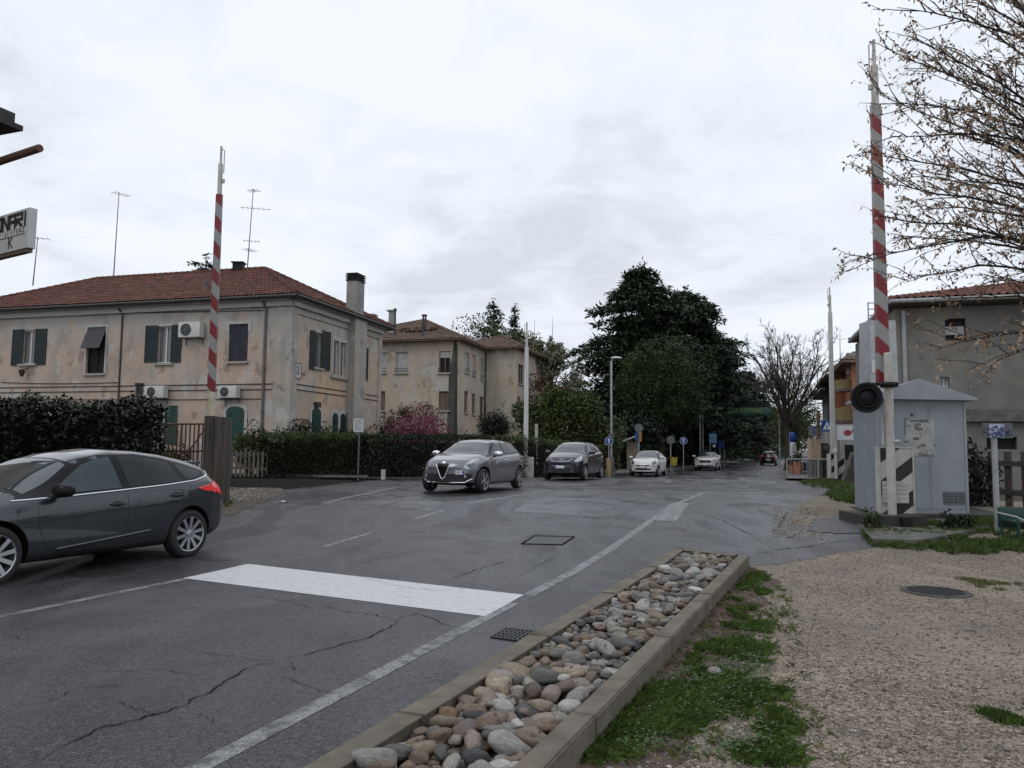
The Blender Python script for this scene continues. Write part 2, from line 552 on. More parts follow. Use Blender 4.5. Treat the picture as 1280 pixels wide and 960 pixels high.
def gravel_mat(name, c_hi, c_lo, stain):
    m = mat(name, c_hi, 0.85, scale=1.3, col2=tuple(0.72 * c for c in c_hi), detail=8)
    nt = m.node_tree; b = pbsdf(m); N, L = nt.nodes.new, nt.links.new
    t = N('ShaderNodeTexCoord')
    v = N('ShaderNodeTexVoronoi'); v.inputs['Scale'].default_value = 42; v.inputs['Randomness'].default_value = 1
    v2 = N('ShaderNodeTexVoronoi'); v2.inputs['Scale'].default_value = 95
    L(t.outputs['Object'], v.inputs['Vector']); L(t.outputs['Object'], v2.inputs['Vector'])
    rr = N('ShaderNodeValToRGB')
    rr.color_ramp.elements[0].position = 0.1; rr.color_ramp.elements[0].color = (*[c / max(c_hi) for c in c_lo], 1)
    rr.color_ramp.elements[1].position = 0.9; rr.color_ramp.elements[1].color = (1.5, 1.47, 1.42, 1)
    sp = N('ShaderNodeSeparateColor')
    L(v.outputs['Color'], sp.inputs[0]); 
    av = N('ShaderNodeMath'); av.operation = 'ADD'
    sp2 = N('ShaderNodeSeparateColor'); L(v2.outputs['Color'], sp2.inputs[0])
    L(sp.outputs[0], av.inputs[0]); L(sp2.outputs[1], av.inputs[1])
    hv = N('ShaderNodeMath'); hv.operation = 'MULTIPLY'; hv.inputs[1].default_value = 0.5
    L(av.outputs[0], hv.inputs[0]); L(hv.outputs[0], rr.inputs[0])
    src = b.inputs['Base Color'].links[0].from_socket
    x = N('ShaderNodeMix'); x.data_type = 'RGBA'; x.blend_type = 'MULTIPLY'; x.inputs[0].default_value = 1
    L(src, x.inputs[6]); L(rr.outputs[0], x.inputs[7]); L(x.outputs[2], b.inputs['Base Color'])
    bp = N('ShaderNodeBump'); bp.inputs['Strength'].default_value = 0.9; bp.inputs['Distance'].default_value = 0.012
    bp.invert = True
    sm = N('ShaderNodeMath'); sm.operation = 'ADD'
    L(v.outputs['Distance'], sm.inputs[0]); L(v2.outputs['Distance'], sm.inputs[1])
    L(sm.outputs[0], bp.inputs['Height']); L(bp.outputs[0], b.inputs['Normal'])
    mixin(m, stain, 0.7, 0.48, 0.70, (1, 1, 1), 0.6, 3.3, 8)
    mixin(m, tuple(1.12 * c for c in c_hi), 0.35, 0.52, 0.66, (1.6, .8, 1), 0.45, 8.3, 5)
    mixin(m, tuple(.6 * c for c in stain), 3.2, 0.62, 0.74, (1, 1, 1), 0.7, 5.5, 6)
    return m
M['gravel'] = gravel_mat('fine_gravel', (0.325, 0.275, 0.218), (0.06, 0.05, 0.04), (0.15, 0.127, 0.103))
M['dirt'] = mat('dirt_and_turf', (0.055, 0.046, 0.034), 0.95, scale=2.5, col2=(0.028, 0.032, 0.016), bump=0.6, bscale=30, detail=8)
M['soil'] = mat('litter_soil', (0.11, 0.075, 0.055), 0.95, scale=9, col2=(0.05, 0.035, 0.026), bump=0.8, bscale=40, detail=8)
M['pavement'] = mat('pavement', (0.12, 0.117, 0.114), 0.6, scale=2.0, col2=(0.075, 0.073, 0.071), bump=0.2, bscale=60, rvar=0.15)

# ------------------------------------------------------------------ ground sheet with the level crossing hump and the track cutting
def trench(x, y):
    s, t = to_st((x, y))
    v = y + 0.066 * x
    if t > -9.9 or x < -60: return 0.0
    tl = -10.9 - 0.16 * (s - 9.6)
    k = min(sst((v - 22.0) / 0.6), sst((30.4 - v) / 0.5), sst((tl - t) / 0.5))
    return -0.42 * k
gx = np.unique(np.concatenate([np.linspace(-600, -60, 28), np.linspace(-60, -26, 35), np.arange(-26, 22, 0.3), np.linspace(22, 60, 30), np.linspace(60, 700, 30)]))
gy = np.unique(np.concatenate([np.linspace(-80, -2, 20), np.arange(-2, 47, 0.3), np.linspace(47, 120, 40), np.linspace(120, 1500, 40)]))
GV = np.array([[x, y, hump(x, y) + trench(x, y)] for y in gy for x in gx])
nx = len(gx)
ii, jj = np.meshgrid(np.arange(nx - 1), np.arange(len(gy) - 1))
a0 = (jj * nx + ii).ravel()
struct(fastmesh('ground', GV, np.stack([a0, a0 + 1, a0 + nx + 1, a0 + nx], 1), M['dirt'], smooth=True))

def lin(tab, s):
    return float(np.interp(s, [q[0] for q in tab], [q[1] for q in tab]))
LEFT = [(-15, -9.6), (6, -9.4), (9.6, -10.7), (19.2, -12.3), (22.5, -12.0), (27, -9.3), (33, -8.5), (42, -6.6), (48, -6.4), (80, -6), (320, -6)]
RIGHT = [(-15, 1.0), (2.6, 1.3), (3.2, 1.9), (3.6, 2.5), (4.6, 3.0), (5.6, 3.7), (6.7, 4.3), (7.3, 3.9), (7.8, 2.5), (10.3, 2.5), (13, 2.8), (19.5, 3.5), (25, 3.2), (29, 1.9), (71, 1.0), (320, 1.0)]
rng = np.random.default_rng(5)
ss = np.concatenate([np.arange(-14, 50, 0.35), np.linspace(51, 160, 40)])
rows = []
for s in ss:
    l, r = lin(LEFT, s), lin(RIGHT, s)
    if s < 30:
        l += 0.10 * mnoise.noise((s * 0.8, 1.3, 0)); r += 0.14 * mnoise.noise((s * 1.6, 5.3, 0)) + 0.06 * mnoise.noise((s * 5, 9.3, 0))
    rows.append([st(s, l + (r - l) * k / 24, 0.010) for k in range(25)])
road = struct(sheet('road', rows, M['asphalt']))
# the far end bends gently left behind the trees
rows = []
for k in range(30):
    s = 160 + k * 6
    bend = -((k * 6) ** 2) / 900.0
    rows.append([st(s, lin(LEFT, s) + bend + (lin(RIGHT, s) - lin(LEFT, s)) * q / 6, 0.010) for q in range(7)])
struct(sheet('far_road', rows, M['asphalt']))

# gravel yard to the right of the kerbed planter
rows = []
for s in np.arange(-12, 16.0, 0.35):
    lo = 0.9
    rows.append([st(s, lo + (22 - lo) * (k / 40) ** 1.3, 0.007) for k in range(41)])
struct(sheet('gravel_yard', rows, M['gravel']))
# worn pockets of gravel in the asphalt's edge
def blob(name, pts, material, dz, wob=0.06, n=64, seed=0, px=True):
    P = [gnd(*p) if px else Vector((p[0], p[1], 0)) for p in pts]
    c = sum(P, Vector()) / len(P)
    out = []
    for i in range(n):
        f = i / n * len(P); k = int(f); q = P[k].lerp(P[(k + 1) % len(P)], f - k)
        d = (q - c)
        q = c + d * (1 + wob * 2.2 * mnoise.noise((d.x * 3 + seed, d.y * 3, 1)) + wob * mnoise.noise((d.x * 11, d.y * 11 + seed, 4)))
        out.append(q)
    rings = [[Vector((*(c + (q - c) * f).xy, 0)) for q in out] for f in (1.0, 0.75, 0.5, 0.25)]
    vs = []
    for r in rings:
        for q in r: vs.append(on(q.x, q.y, dz))
    vs.append(on(c.x, c.y, dz))
    fs = []
    for j in range(3):
        for i in range(n):
            i2 = (i + 1) % n
            fs.append((j * n + i, j * n + i2, (j + 1) * n + i2, (j + 1) * n + i))
    fs += [(3 * n + i, 3 * n + (i + 1) % n, 4 * n) for i in range(n)]
    fs = fs if (rings[0][1] - rings[0][0]).cross(Vector((*c.xy, 0)) - rings[0][0]).z > 0 else [f[::-1] for f in fs]
    mb = MB(); mb.add(vs, fs)
    return mb.build(name, material)
struct(blob('asphalt_patch', [(1008, 664), (1020, 650), (1050, 646), (1076, 654), (1080, 668), (1040, 668)], M['patch_dark'], 0.020, 0.10))
struct(blob('verge_gravel', [(262, 640), (268, 622), (300, 611), (352, 611), (358, 617), (318, 634), (285, 646)], M['ballast'], 0.018, 0.06))
# pale resurfaced patch on the crossing and a smaller one by the kerb line
def quad_on(name, px_pts, material, dz, nu=14, nv=6):
    a, b, c, d = [gnd(*p) for p in px_pts]
    rows = [[on(*(a.lerp(b, i / nu)).lerp(d.lerp(c, i / nu), j / nv).xy, dz) for i in range(nu + 1)] for j in range(nv + 1)]
    return struct(sheet(name, rows[::-1] if (b - a).cross(d - a).z > 0 else rows, material))
quad_on('asphalt_patch', [(676, 622), (872, 628), (838, 653), (640, 640)], M['patch'], 0.0122)
quad_on('asphalt_patch', [(470, 617), (560, 626), (538, 640), (440, 630)], M['patch'], 0.0122)

# ------------------------------------------------------------------ painted markings (sheets on the road)
def strip(name, p0, p1, w, material, dz=0.0128, n=None):
    p0, p1 = Vector((*p0.xy, 0)), Vector((*p1.xy, 0))
    n = n or max(2, int((p1 - p0).length / 0.35))
    d = (p1 - p0).normalized(); q = Vector((d.y, -d.x, 0)) * w / 2
    rows = []
    for k in range(n + 1):
        c = p0.lerp(p1, k / n)
        e = 1 + 0.05 * mnoise.noise((c.x * 3, c.y * 3, 2))
        rows.append([on(*(c - q * e).xy, dz), on(*(c + q * e).xy, dz)])
    return struct(sheet(name, rows, material))
strip('edge_line', st(-12, 0.02), st(-0.25, 0.0), 0.13, M['paint_worn'])
strip('edge_line', st(0.18, 0.0), st(15.8, 0.0), 0.14, M['paint_worn'])
strip('centre_line', st(-9, -4.02), st(0.35, -3.95), 0.11, M['paint_worn'])
for a, b in ((2.4, 3.9), (5.6, 7.0), (8.4, 9.9)):
    strip('centre_line', st(a, -3.9 - 0.045 * a), st(b, -3.9 - 0.045 * b), 0.11, M['paint_worn'])
strip('centre_line', gnd(595, 629), gnd(690, 613), 0.13, M['paint_worn'])
strip('edge_line', gnd(405, 630), gnd(495, 610), 0.13, M['paint_worn'])
a, b, c, d = gnd(310, 706), gnd(655, 745), gnd(606, 772), gnd(229, 724)
rows = [[on(*(a.lerp(b, i / 12)).lerp(d.lerp(c, i / 12), j / 3).xy, 0.0132) for i in range(13)] for j in range(4)]
struct(sheet('stop_line', rows[::-1], M['paint']))
quad_on('road_arrow', [(838, 629), (862, 629), (846, 652), (820, 652)], M['paint_worn'], 0.0140, 4, 4)
# faded zebra beyond the tracks
for px in (833, 868, 903, 935):
    quad_on('crossing_stripe', [(px - 9, 598.5), (px + 9, 600.5), (px + 5, 604), (px - 15, 602)], M['paint_worn'], 0.0140, 3, 2)

# ------------------------------------------------------------------ cracks
def crack(pts, w, seed, sub=7, amp=0.022, dz=0.0150):
    P = [gnd(*p) for p in pts]
    r = random.Random(seed)
    line = []
    for a, b in zip(P, P[1:]):
        d = (b - a); q = Vector((d.y, -d.x, 0)).normalized()
        m = max(sub, int(d.length / 0.055))
        for k in range(m):
            line.append(a + d * (k / m) + q * r.uniform(-amp, amp) * (0.3 if k == 0 else 1))
    line.append(P[-1])
    rows = []
    for i, p in enumerate(line):
        d = line[min(i + 1, len(line) - 1)] - line[max(i - 1, 0)]
        q = Vector((d.y, -d.x, 0)).normalized() * w * 0.30 * r.uniform(0.3, 1.6) * min(1, 4 * (i + 1) / len(line), 4 * (len(line) - i) / len(line))
        rows.append([on(*(p - q).xy, dz), on(*(p + q).xy, dz)])
    struct(sheet('road_crack', rows, M['crack']))
crack([(36, 958), (120, 915), (210, 892), (262, 868), (312, 836), (350, 829)], 0.020, 1)
crack([(350, 829), (400, 815), (452, 801), (487, 787), (497, 777)], 0.016, 2)
crack([(497, 777), (470, 770), (432, 766), (394, 757)], 0.012, 3)
crack([(487, 779), (520, 768), (560, 783), (610, 797)], 0.012, 4)
crack([(350, 829), (310, 826), (235, 815)], 0.008, 5)
crack([(200, 893), (170, 889), (140, 878)], 0.008, 6)
crack([(362, 828), (366, 840)], 0.010, 7)
crack([(250, 895), (272, 908)], 0.008, 8)
crack([(0, 793), (36, 803)], 0.008, 9)
crack([(238, 697), (262, 701), (300, 702)], 0.02, 10)
crack([(640, 700), (600, 712), (575, 720), (560, 727)], 0.016, 11)
crack([(700, 694), (672, 708), (640, 726)], 0.010, 12)
crack([(520, 671), (600, 676), (660, 684)], 0.014, 13)
crack([(870, 640), (905, 652), (935, 668), (965, 674)], 0.02, 14)
crack([(985, 640), (976, 655), (972, 662), (958, 664)], 0.022, 15)
crack([(455, 641), (520, 636), (575, 632)], 0.02, 16)
crack([(395, 764), (360, 752), (330, 748)], 0.007, 17)
crack([(110, 845), (180, 838), (250, 846)], 0.008, 21)
crack([(60, 880), (100, 862), (160, 858)], 0.008, 22)
crack([(420, 872), (380, 858), (352, 846)], 0.008, 23)
crack([(300, 745), (352, 752), (420, 750)], 0.008, 24)
crack([(520, 690), (470, 700), (430, 712), (400, 716)], 0.012, 25)
crack([(600, 655), (560, 664), (500, 668)], 0.014, 26)
crack([(760, 655), (800, 664), (850, 662), (880, 672)], 0.014, 27)
crack([(720, 640), (735, 648), (770, 650)], 0.016, 28)
crack([(440, 720), (500, 735), (560, 741)], 0.008, 29)
crack([(942, 694), (980, 687), (1012, 684), (1030, 680), (1062, 677), (1085, 679)], 0.028, 18)

# ------------------------------------------------------------------ rails
def rail_line(name, v0, x0, x1, dz, w, h, material):
    mb = MB()
    n = 60
    for k in range(n):
        xa, xb = x0 + (x1 - x0) * k / n, x0 + (x1 - x0) * (k + 1) / n
        a = Vector((xa, v0 - 0.066 * xa, 0)); b = Vector((xb, v0 - 0.066 * xb, 0))
        a.z = hump(a.x, a.y) + dz; b.z = hump(b.x, b.y) + dz
        mb.obox(a, b - a, Vector((0, w, 0)), Vector((0, 0, h)))
    return mb.build(name, material)
for v0 in (24.4, 25.84, 28.1, 29.54):
    o = rail_line('rail', v0, -60, -5.6 - 0.2 * (v0 < 27) - 0.4, -0.36, 0.07, 0.16, M['rail'])
    tag(o, {24.4: 'rusty rail in the cutting, nearest the gravel verge', 25.84: 'rusty rail in the cutting, second from the gravel verge',
            28.1: 'rusty rail in the cutting, second from the long hedge', 29.54: 'rusty rail in the cutting, closest to the long hedge'}[v0], 'rail', 'rails of the two tracks')
    o.location.z = .16
for v0 in (24.4, 25.84, 28.1, 29.54):
    struct(rail_line('crossing_groove', v0, -5.7, 11, 0.0115, 0.36, 0.003, M['steel_dark']))
rows = [[Vector((x, y - 0.066 * x, hump(x, y) - 0.42 + 0.02)) for x in np.linspace(-60, -6.6, 30)] for y in (22.9, 25, 27, 29.8)]
struct(sheet('ballast', rows, mat('shaded_ballast', (0.030, 0.026, 0.023), 0.9, scale=20, col2=(0.010, 0.009, 0.008), bump=.8, bscale=18)))  # near black: the shade of the cutting is put into the colour
mb = MB()
for k in range(64):
    x = -9.5 - 0.62 * k
    for v0 in (25.1, 28.8):
        mb.box((x, v0 - 0.066 * x, -0.065), (0.24, 2.4, 0.10))
struct(mb.build('sleepers', mat('old_sleepers', (0.05, 0.042, 0.035), 0.9, scale=8)))
# platform edge on the far side of the cutting
mb = MB(); p, q = on(-45, 33.2), on(-5.6, 30.75)
mb.obox(p + Vector((0, 0, -.6)), q - p, Vector((0, .2, 0)), Vector((0, 0, .62)))
struct(mb.build('cutting_wall', M['plinth']))
mb = MB(); mb.obox(p + Vector((0, -.05, .022)), q - p, Vector((0, .4, 0)), Vector((0, 0, .09)))
struct(mb.build('cutting_coping', M['slab']))
# far pavement on the left and a low kerb
rows = []; kerb = []
for s in np.arange(33, 160, 1.5):
    l = lin(LEFT, s)
    rows.append([st(s, l - 3.2, 0.13), st(s, l - 0.18, 0.13)])
    kerb.append([st(s, l - 0.18, 0.14), st(s, l, 0.135), st(s, l, 0.0)])
struct(sheet('pavement', rows, M['pavement']))
struct(sheet('kerb', kerb, M['slab']))
rows = []; kerb = []
for s in np.arange(30.5, 160, 1.5):
    r = lin(RIGHT, s)
    rows.append([st(s, r + 0.15, 0.10), st(s, r + 5.0, 0.10)])
    kerb.append([st(s, r, 0.0), st(s, r, 0.11), st(s, r + 0.15, 0.11)])
struct(sheet('pavement', rows, M['pavement']))
struct(sheet('kerb', kerb, M['slab']))
# pavement between the road and the long hedge, left of the crossing's far side
rows = []
for k in range(10):
    f = k / 9
    a = on(-7.6, 30.4).lerp(on(-0.4, 30.2), f); b = on(-7.6, 31.2).lerp(on(-0.2, 32.6), f)
    rows.append([on(*b.xy, 0.03), on(*a.xy, 0.03)])
struct(sheet('pavement', rows, M['pavement']))

# ------------------------------------------------------------------ iron covers
def cover(name, label, c, r, dz):
    t = thing(name, label, 'manhole cover', c)
    mb = MB(); mb.lathe([(r, 0), (r, dz), (r * 0.9, dz + 0.006), (0.001, dz + 0.004)], c, n=40)
    mb.build('rim', M['steel_dark'], t, True, angle=20)
    mb = MB()
    for i in range(-5, 6):
        for j in range(-5, 6):
            if (i * i + j * j) * (0.15 * r) ** 2 < (0.8 * r) ** 2:
                mb.box((c.x + i * 0.15 * r, c.y + j * 0.15 * r, c.z + dz + 0.007), (0.09 * r, 0.09 * r, 0.012), 0.5)
    mb.build('tread', M['steel_dark'], t)
    return t
cover('manhole_cover', 'round dark iron manhole cover sunk in the gravel yard', on(*gnd(1170, 741).xy, 0.0), 0.36, 0.016)
c = gnd(128, 717); cover('manhole_cover', 'round dark iron manhole cover in the asphalt under the dark grey hatchback', on(c.x, c.y, 0.004), 0.36, 0.012)
# square sunken cover in the lane
a, b, c, d = [gnd(*p) for p in ((668, 671), (718, 672), (703, 682), (652, 681))]
mid = (a + b + c + d) / 4
t = thing('access_cover', 'square sunken asphalt filled cover in the middle of the near lane', 'manhole cover', mid)
mb = MB()
for p, q in ((a, b), (b, c), (c, d), (d, a)):
    dd = (q - p).normalized(); e = Vector((-dd.y, dd.x, 0)) * 0.013
    mb.obox(p - e + Vector((0, 0, 0.010)), q - p, e * 2, Vector((0, 0, 0.012)))
mb.build('frame', M['crack'], t)
mb = MB(); mb.add([p + (mid - p) * 0.06 + Vector((0, 0, 0.0142)) for p in (d, c, b, a)], [(0, 1, 2, 3)])
mb.build('lid', M['patch_dark'], t)
# drain grate at the planter's kerb
a, b, c, d = [gnd(*p) for p in ((632, 788), (668, 792), (650, 804), (614, 799))]
mid = (a + b + c + d) / 4
t = thing('drain_grate', 'cast iron storm drain grate in the asphalt beside the pebble planter', 'drain grate', mid)
mb = MB(); mb.add([p + Vector((0, 0, 0.0135)) for p in (d, c, b, a)], [(0, 1, 2, 3)]); mb.build('shaft', M['crack'], t)
mb = MB()
for k in range(8):
    f = k / 7
    p, q = a.lerp(b, f), d.lerp(c, f)
    mb.obox(p + Vector((-0.01, 0, 0.014)), q - p, Vector((0.022, 0, 0)), Vector((0, 0, 0.010)))
for k in range(5):
    f = k / 4
    p, q = a.lerp(d, f), b.lerp(c, f)
    mb.obox(p + Vector((0, -0.01, 0.015)), q - p, Vector((0, 0.022, 0)), Vector((0, 0, 0.010)))
mb.build('bars', M['steel_dark'], t)
# ------------------------------------------------------------------ kerbed planter of pebbles
KZ = 0.16
fl, fr = Vector((2.29, 11.07, 0)), Vector((3.15, 10.48, 0))
dl = Vector((math.sin(R(22.75)), math.cos(R(22.75)), 0)); dr = Vector((math.sin(R(23.3)), math.cos(R(23.3)), 0))
nl, nr = fl - dl * 11.2, fr - dr * 10.6
ql, qr = Vector((dl.y, -dl.x, 0)), Vector((dr.y, -dr.x, 0))
planter = thing('kerbed_planter', 'long concrete kerbed bed beside the road holding pebbles', 'planter', ((fl + fr + nl + nr) / 4))
def kerb_run(p, q, w, inward, lens, seed):
    """Kerb stones of their own length, set end to end with open joints."""
    r = random.Random(seed)
    d = (q - p).normalized(); L = (q - p).length; x = 0.0
    while x < L - 0.02:
        l = min(lens, L - x)
        a = p + d * (x + 0.003); e = l - 0.006
        bm = bmesh.new()
        bmesh.ops.create_cube(bm, size=1.0)
        bmesh.ops.subdivide_edges(bm, edges=[g for g in bm.edges if abs((g.verts[0].co - g.verts[1].co).x) > .5], cuts=6)
        z0, z1 = -0.08, KZ + r.uniform(-0.003, 0.003)
        for v in bm.verts:
            u = v.co
            c = a + d * ((u.x + .5) * e) + inward * ((u.y + .5) * w) + Vector((0, 0, z0 + (u.z + .5) * (z1 - z0)))
            c.z += hump(c.x, c.y)
            v.co = c
        bmesh.ops.bevel(bm, geom=[g for g in bm.edges if g.calc_face_angle(0) > 0.5], offset=0.010, segments=2, affect='EDGES')
        mb = MB().addbm(bm)
        mb.build('kerb_stone', M['concrete'], planter, True)
        x += l
kerb_run(nl, fl, 0.13, ql, 1.9, 1)
kerb_run(nr, fr, 0.14, -qr, 1.9, 2)
e = (fr - qr * 0.145) - (fl + ql * 0.115)
n_in = Vector((e.y, -e.x, 0)).normalized()
kerb_run(fl + ql * 0.115, fr - qr * 0.145, 0.10, n_in, 2.0, 3)
# soil inside
mb = MB()
a, b, c, d = nl + ql * .11, fl + ql * .11 + n_in * .1, fr - qr * .14 + n_in * .1, nr - qr * .14
rows = [[on(*(a.lerp(b, i / 30)).lerp(d.lerp(c, i / 30), j / 3).xy, 0.035) for i in range(31)] for j in range(4)]
sheet('soil_bed', rows[::-1], M['soil'], None)
o = bpy.data.objects['soil_bed']; o.parent = planter
for v in o.data.vertices: v.co = ROOTS[planter.name].inverted() @ v.co

# pebbles: dropped one by one on a height map of what lies there already
PEB = [('white', (0.40, 0.385, 0.35), (0.27, 0.255, 0.23), 5), ('pale grey', (0.25, 0.235, 0.212), (0.16, 0.148, 0.13), 6),
       ('tan', (0.245, 0.192, 0.136), (0.15, 0.115, 0.08), 8), ('grey', (0.135, 0.13, 0.12), (0.08, 0.077, 0.07), 4),
       ('brown', (0.16, 0.112, 0.077), (0.09, 0.064, 0.046), 7), ('charcoal', (0.048, 0.048, 0.050), (0.026, 0.026, 0.028), 2.5),
       ('pinkish', (0.23, 0.178, 0.148), (0.16, 0.118, 0.098), 3), ('rusty orange', (0.16, 0.095, 0.045), (0.09, 0.05, 0.026), 0.3)]
def pebble_mat(nm, a, b):
    m = mat(nm.replace(' ', '_') + '_pebble', a, 0.42, scale=3.2, col2=b, bump=0.55, bscale=11, detail=9, rvar=0.14)
    mixin(m, tuple(min(.6, 1.7 * c) for c in a), 1.6, 0.56, 0.66, (1, 1, 3), 0.6, 5.1, 8)
    mixin(m, tuple(0.4 * c for c in b), 5, 0.58, 0.68, (1, 1, 0.5), 0.7, 1.3, 6)
    nt = m.node_tree; bs = pbsdf(m)
    oi = nt.nodes.new('ShaderNodeObjectInfo')
    mr = nt.nodes.new('ShaderNodeMapRange'); mr.inputs['To Min'].default_value = 0.55; mr.inputs['To Max'].default_value = 1.45
    nt.links.new(oi.outputs['Random'], mr.inputs['Value'])
    x = nt.nodes.new('ShaderNodeHueSaturation')
    nt.links.new(mr.outputs[0], x.inputs['Value'])
    nt.links.new(bs.inputs['Base Color'].links[0].from_socket, x.inputs['Color'])
    nt.links.new(x.outputs[0], bs.inputs['Base Color'])
    return m
PM = [pebble_mat(p[0], p[1], p[2]) for p in PEB]
def pebble_shape(seed):
    bm = bmesh.new()
    bmesh.ops.create_icosphere(bm, subdivisions=3, radius=1.0)
    r = random.Random(seed); o = Vector((r.random() * 50, r.random() * 50, 0))
    pw = r.choice((0.74, 0.84, 0.96))
    for v in bm.verts:
        n = v.co.normalized()
        k = 1 + 0.30 * mnoise.noise(n * 1.0 + o) + 0.13 * mnoise.noise(n * 2.2 + o) + 0.022 * mnoise.noise(n * 6 + o)
        v.co = Vector([math.copysign(abs(c) ** pw, c) for c in n]) * k
    me = bpy.data.meshes.new('pebble')
    bm.to_mesh(me); bm.free()
    me.polygons.foreach_set('use_smooth', [True] * len(me.polygons))
    me.materials.append(PM[0])
    return me
PSH = [pebble_shape(k) for k in range(16)]
rp = np.random.default_rng(11)
res = 0.012
bx0, by0 = -1.6, 1.8
W_, H_ = int(5.2 / res), int(9.6 / res)
hm = np.full((H_, W_), 0.035)
A, B = np.array((nl + ql * .11).xy), np.array((fl + ql * .11).xy)
C_, D_ = np.array((fr - qr * .14).xy), np.array((nr - qr * .14).xy)
def inside(x, y, rad):
    p = Vector((x, y, 0))
    if (p - nl).dot(ql) < 0.115 + rad * .8: return False
    if (nr - p).dot(qr) < -0.0 + 0.145 + rad * .8 - 0 : return False
    if (p - (fl + ql * .115)).dot(n_in) < 0.10 + rad * .8: return False
    return y > 2.15
peb = []
wts = np.array([p[3] for p in PEB], float); wts /= wts.sum()
tries = 0
sizes = list(np.sort(np.clip(rp.lognormal(np.log(0.036), 0.46, 2000), 0.016, 0.105))[::-1])
rp.shuffle(sizes)
for a in sizes:
    best = None
    for _ in range(14):
        f = rp.random(); g = rp.random()
        base = nl.lerp(fl, 0.14 + 0.86 * f).lerp(nr.lerp(fr, 0.14 + 0.86 * f), g)
        x, y = base.x, base.y
        if not inside(x, y, a): continue
        b = a * 0.8; cc = a * 0.55
        ci, cj = int((y - by0) / res), int((x - bx0) / res)
        k = int(a / res)
        if ci - k < 0 or cj - k < 0 or ci + k >= H_ or cj + k >= W_: continue
        h = hm[ci - k:ci + k + 1, cj - k:cj + k + 1]
        yy, xx = np.mgrid[-k:k + 1, -k:k + 1] * res
        q = 1 - (xx * xx + yy * yy) / (0.81 * a * a)
        ok = q > 0.05
        z = (h[ok] + cc * np.sqrt(q[ok]))
        zc = np.percentile(z, 93)
        if best is None or zc < best[0]: best = (zc, x, y, ci, cj, k, ok, q, cc)
    if best is None: continue
    zc, x, y, ci, cj, k, ok, q, cc = best
    if zc + cc > 0.165 + 0.05 * rp.random(): continue
    h = hm[ci - k:ci + k + 1, cj - k:cj + k + 1]
    h[ok] = np.maximum(h[ok], zc + cc * np.sqrt(q[ok]))
    peb.append((x, y, zc, a, cc))
# nearest and topmost are things of their own, the small rest is one heap
def score(p):
    return -(p[3] / math.hypot(p[0], p[1])) - (0.02 if p[2] > 0.10 else 0)
peb.sort(key=score)
rest_v, rest_f, rest_m, off = [], [], [], 0
for i, (x, y, z, a, cc) in enumerate(peb):
    me = PSH[int(rp.integers(16))]
    k = int(rp.choice(len(PEB), p=wts))
    rot = Matrix.Rotation(rp.uniform(0, 2 * PI), 4, 'Z') @ Matrix.Rotation(rp.normal(0, .22), 4, 'X') @ Matrix.Rotation(rp.normal(0, .22), 4, 'Y')
    mw = Matrix.Translation((x, y, z + hump(x, y))) @ rot @ Matrix.Diagonal((a * rp.uniform(.95, 1.5), a * rp.uniform(.66, .92), cc * rp.uniform(.85, 1.2), 1))
    if i < 290:
        o = bpy.data.objects.new('pebble', me)
        COL.objects.link(o)
        o.matrix_world = mw
        o.material_slots[0].link = 'OBJECT'; o.material_slots[0].material = PM[k]
        tag(o, 'smooth rounded %s pebble lying in the kerbed bed by the road' % PEB[k][0], 'pebble', 'pebbles in the kerbed bed')
    else:
        co = np.empty(len(me.vertices) * 3); me.vertices.foreach_get('co', co)
        mm = np.array(mw)
        rest_v.append(co.reshape(-1, 3) @ mm[:3, :3].T + mm[:3, 3])
        rest_f.append(np.array([p.vertices[:] for p in me.polygons]) + off); off += len(co) // 3
        rest_m.append(np.full(len(me.polygons), k))
if rest_v:
    o = fastmesh('pebbles', np.concatenate(rest_v), np.concatenate(rest_f), PM, np.concatenate(rest_m), True)
    tag(o, 'mixed small pebbles filling the gaps of the kerbed bed', 'pebbles', 'pebbles in the kerbed bed', 'stuff')

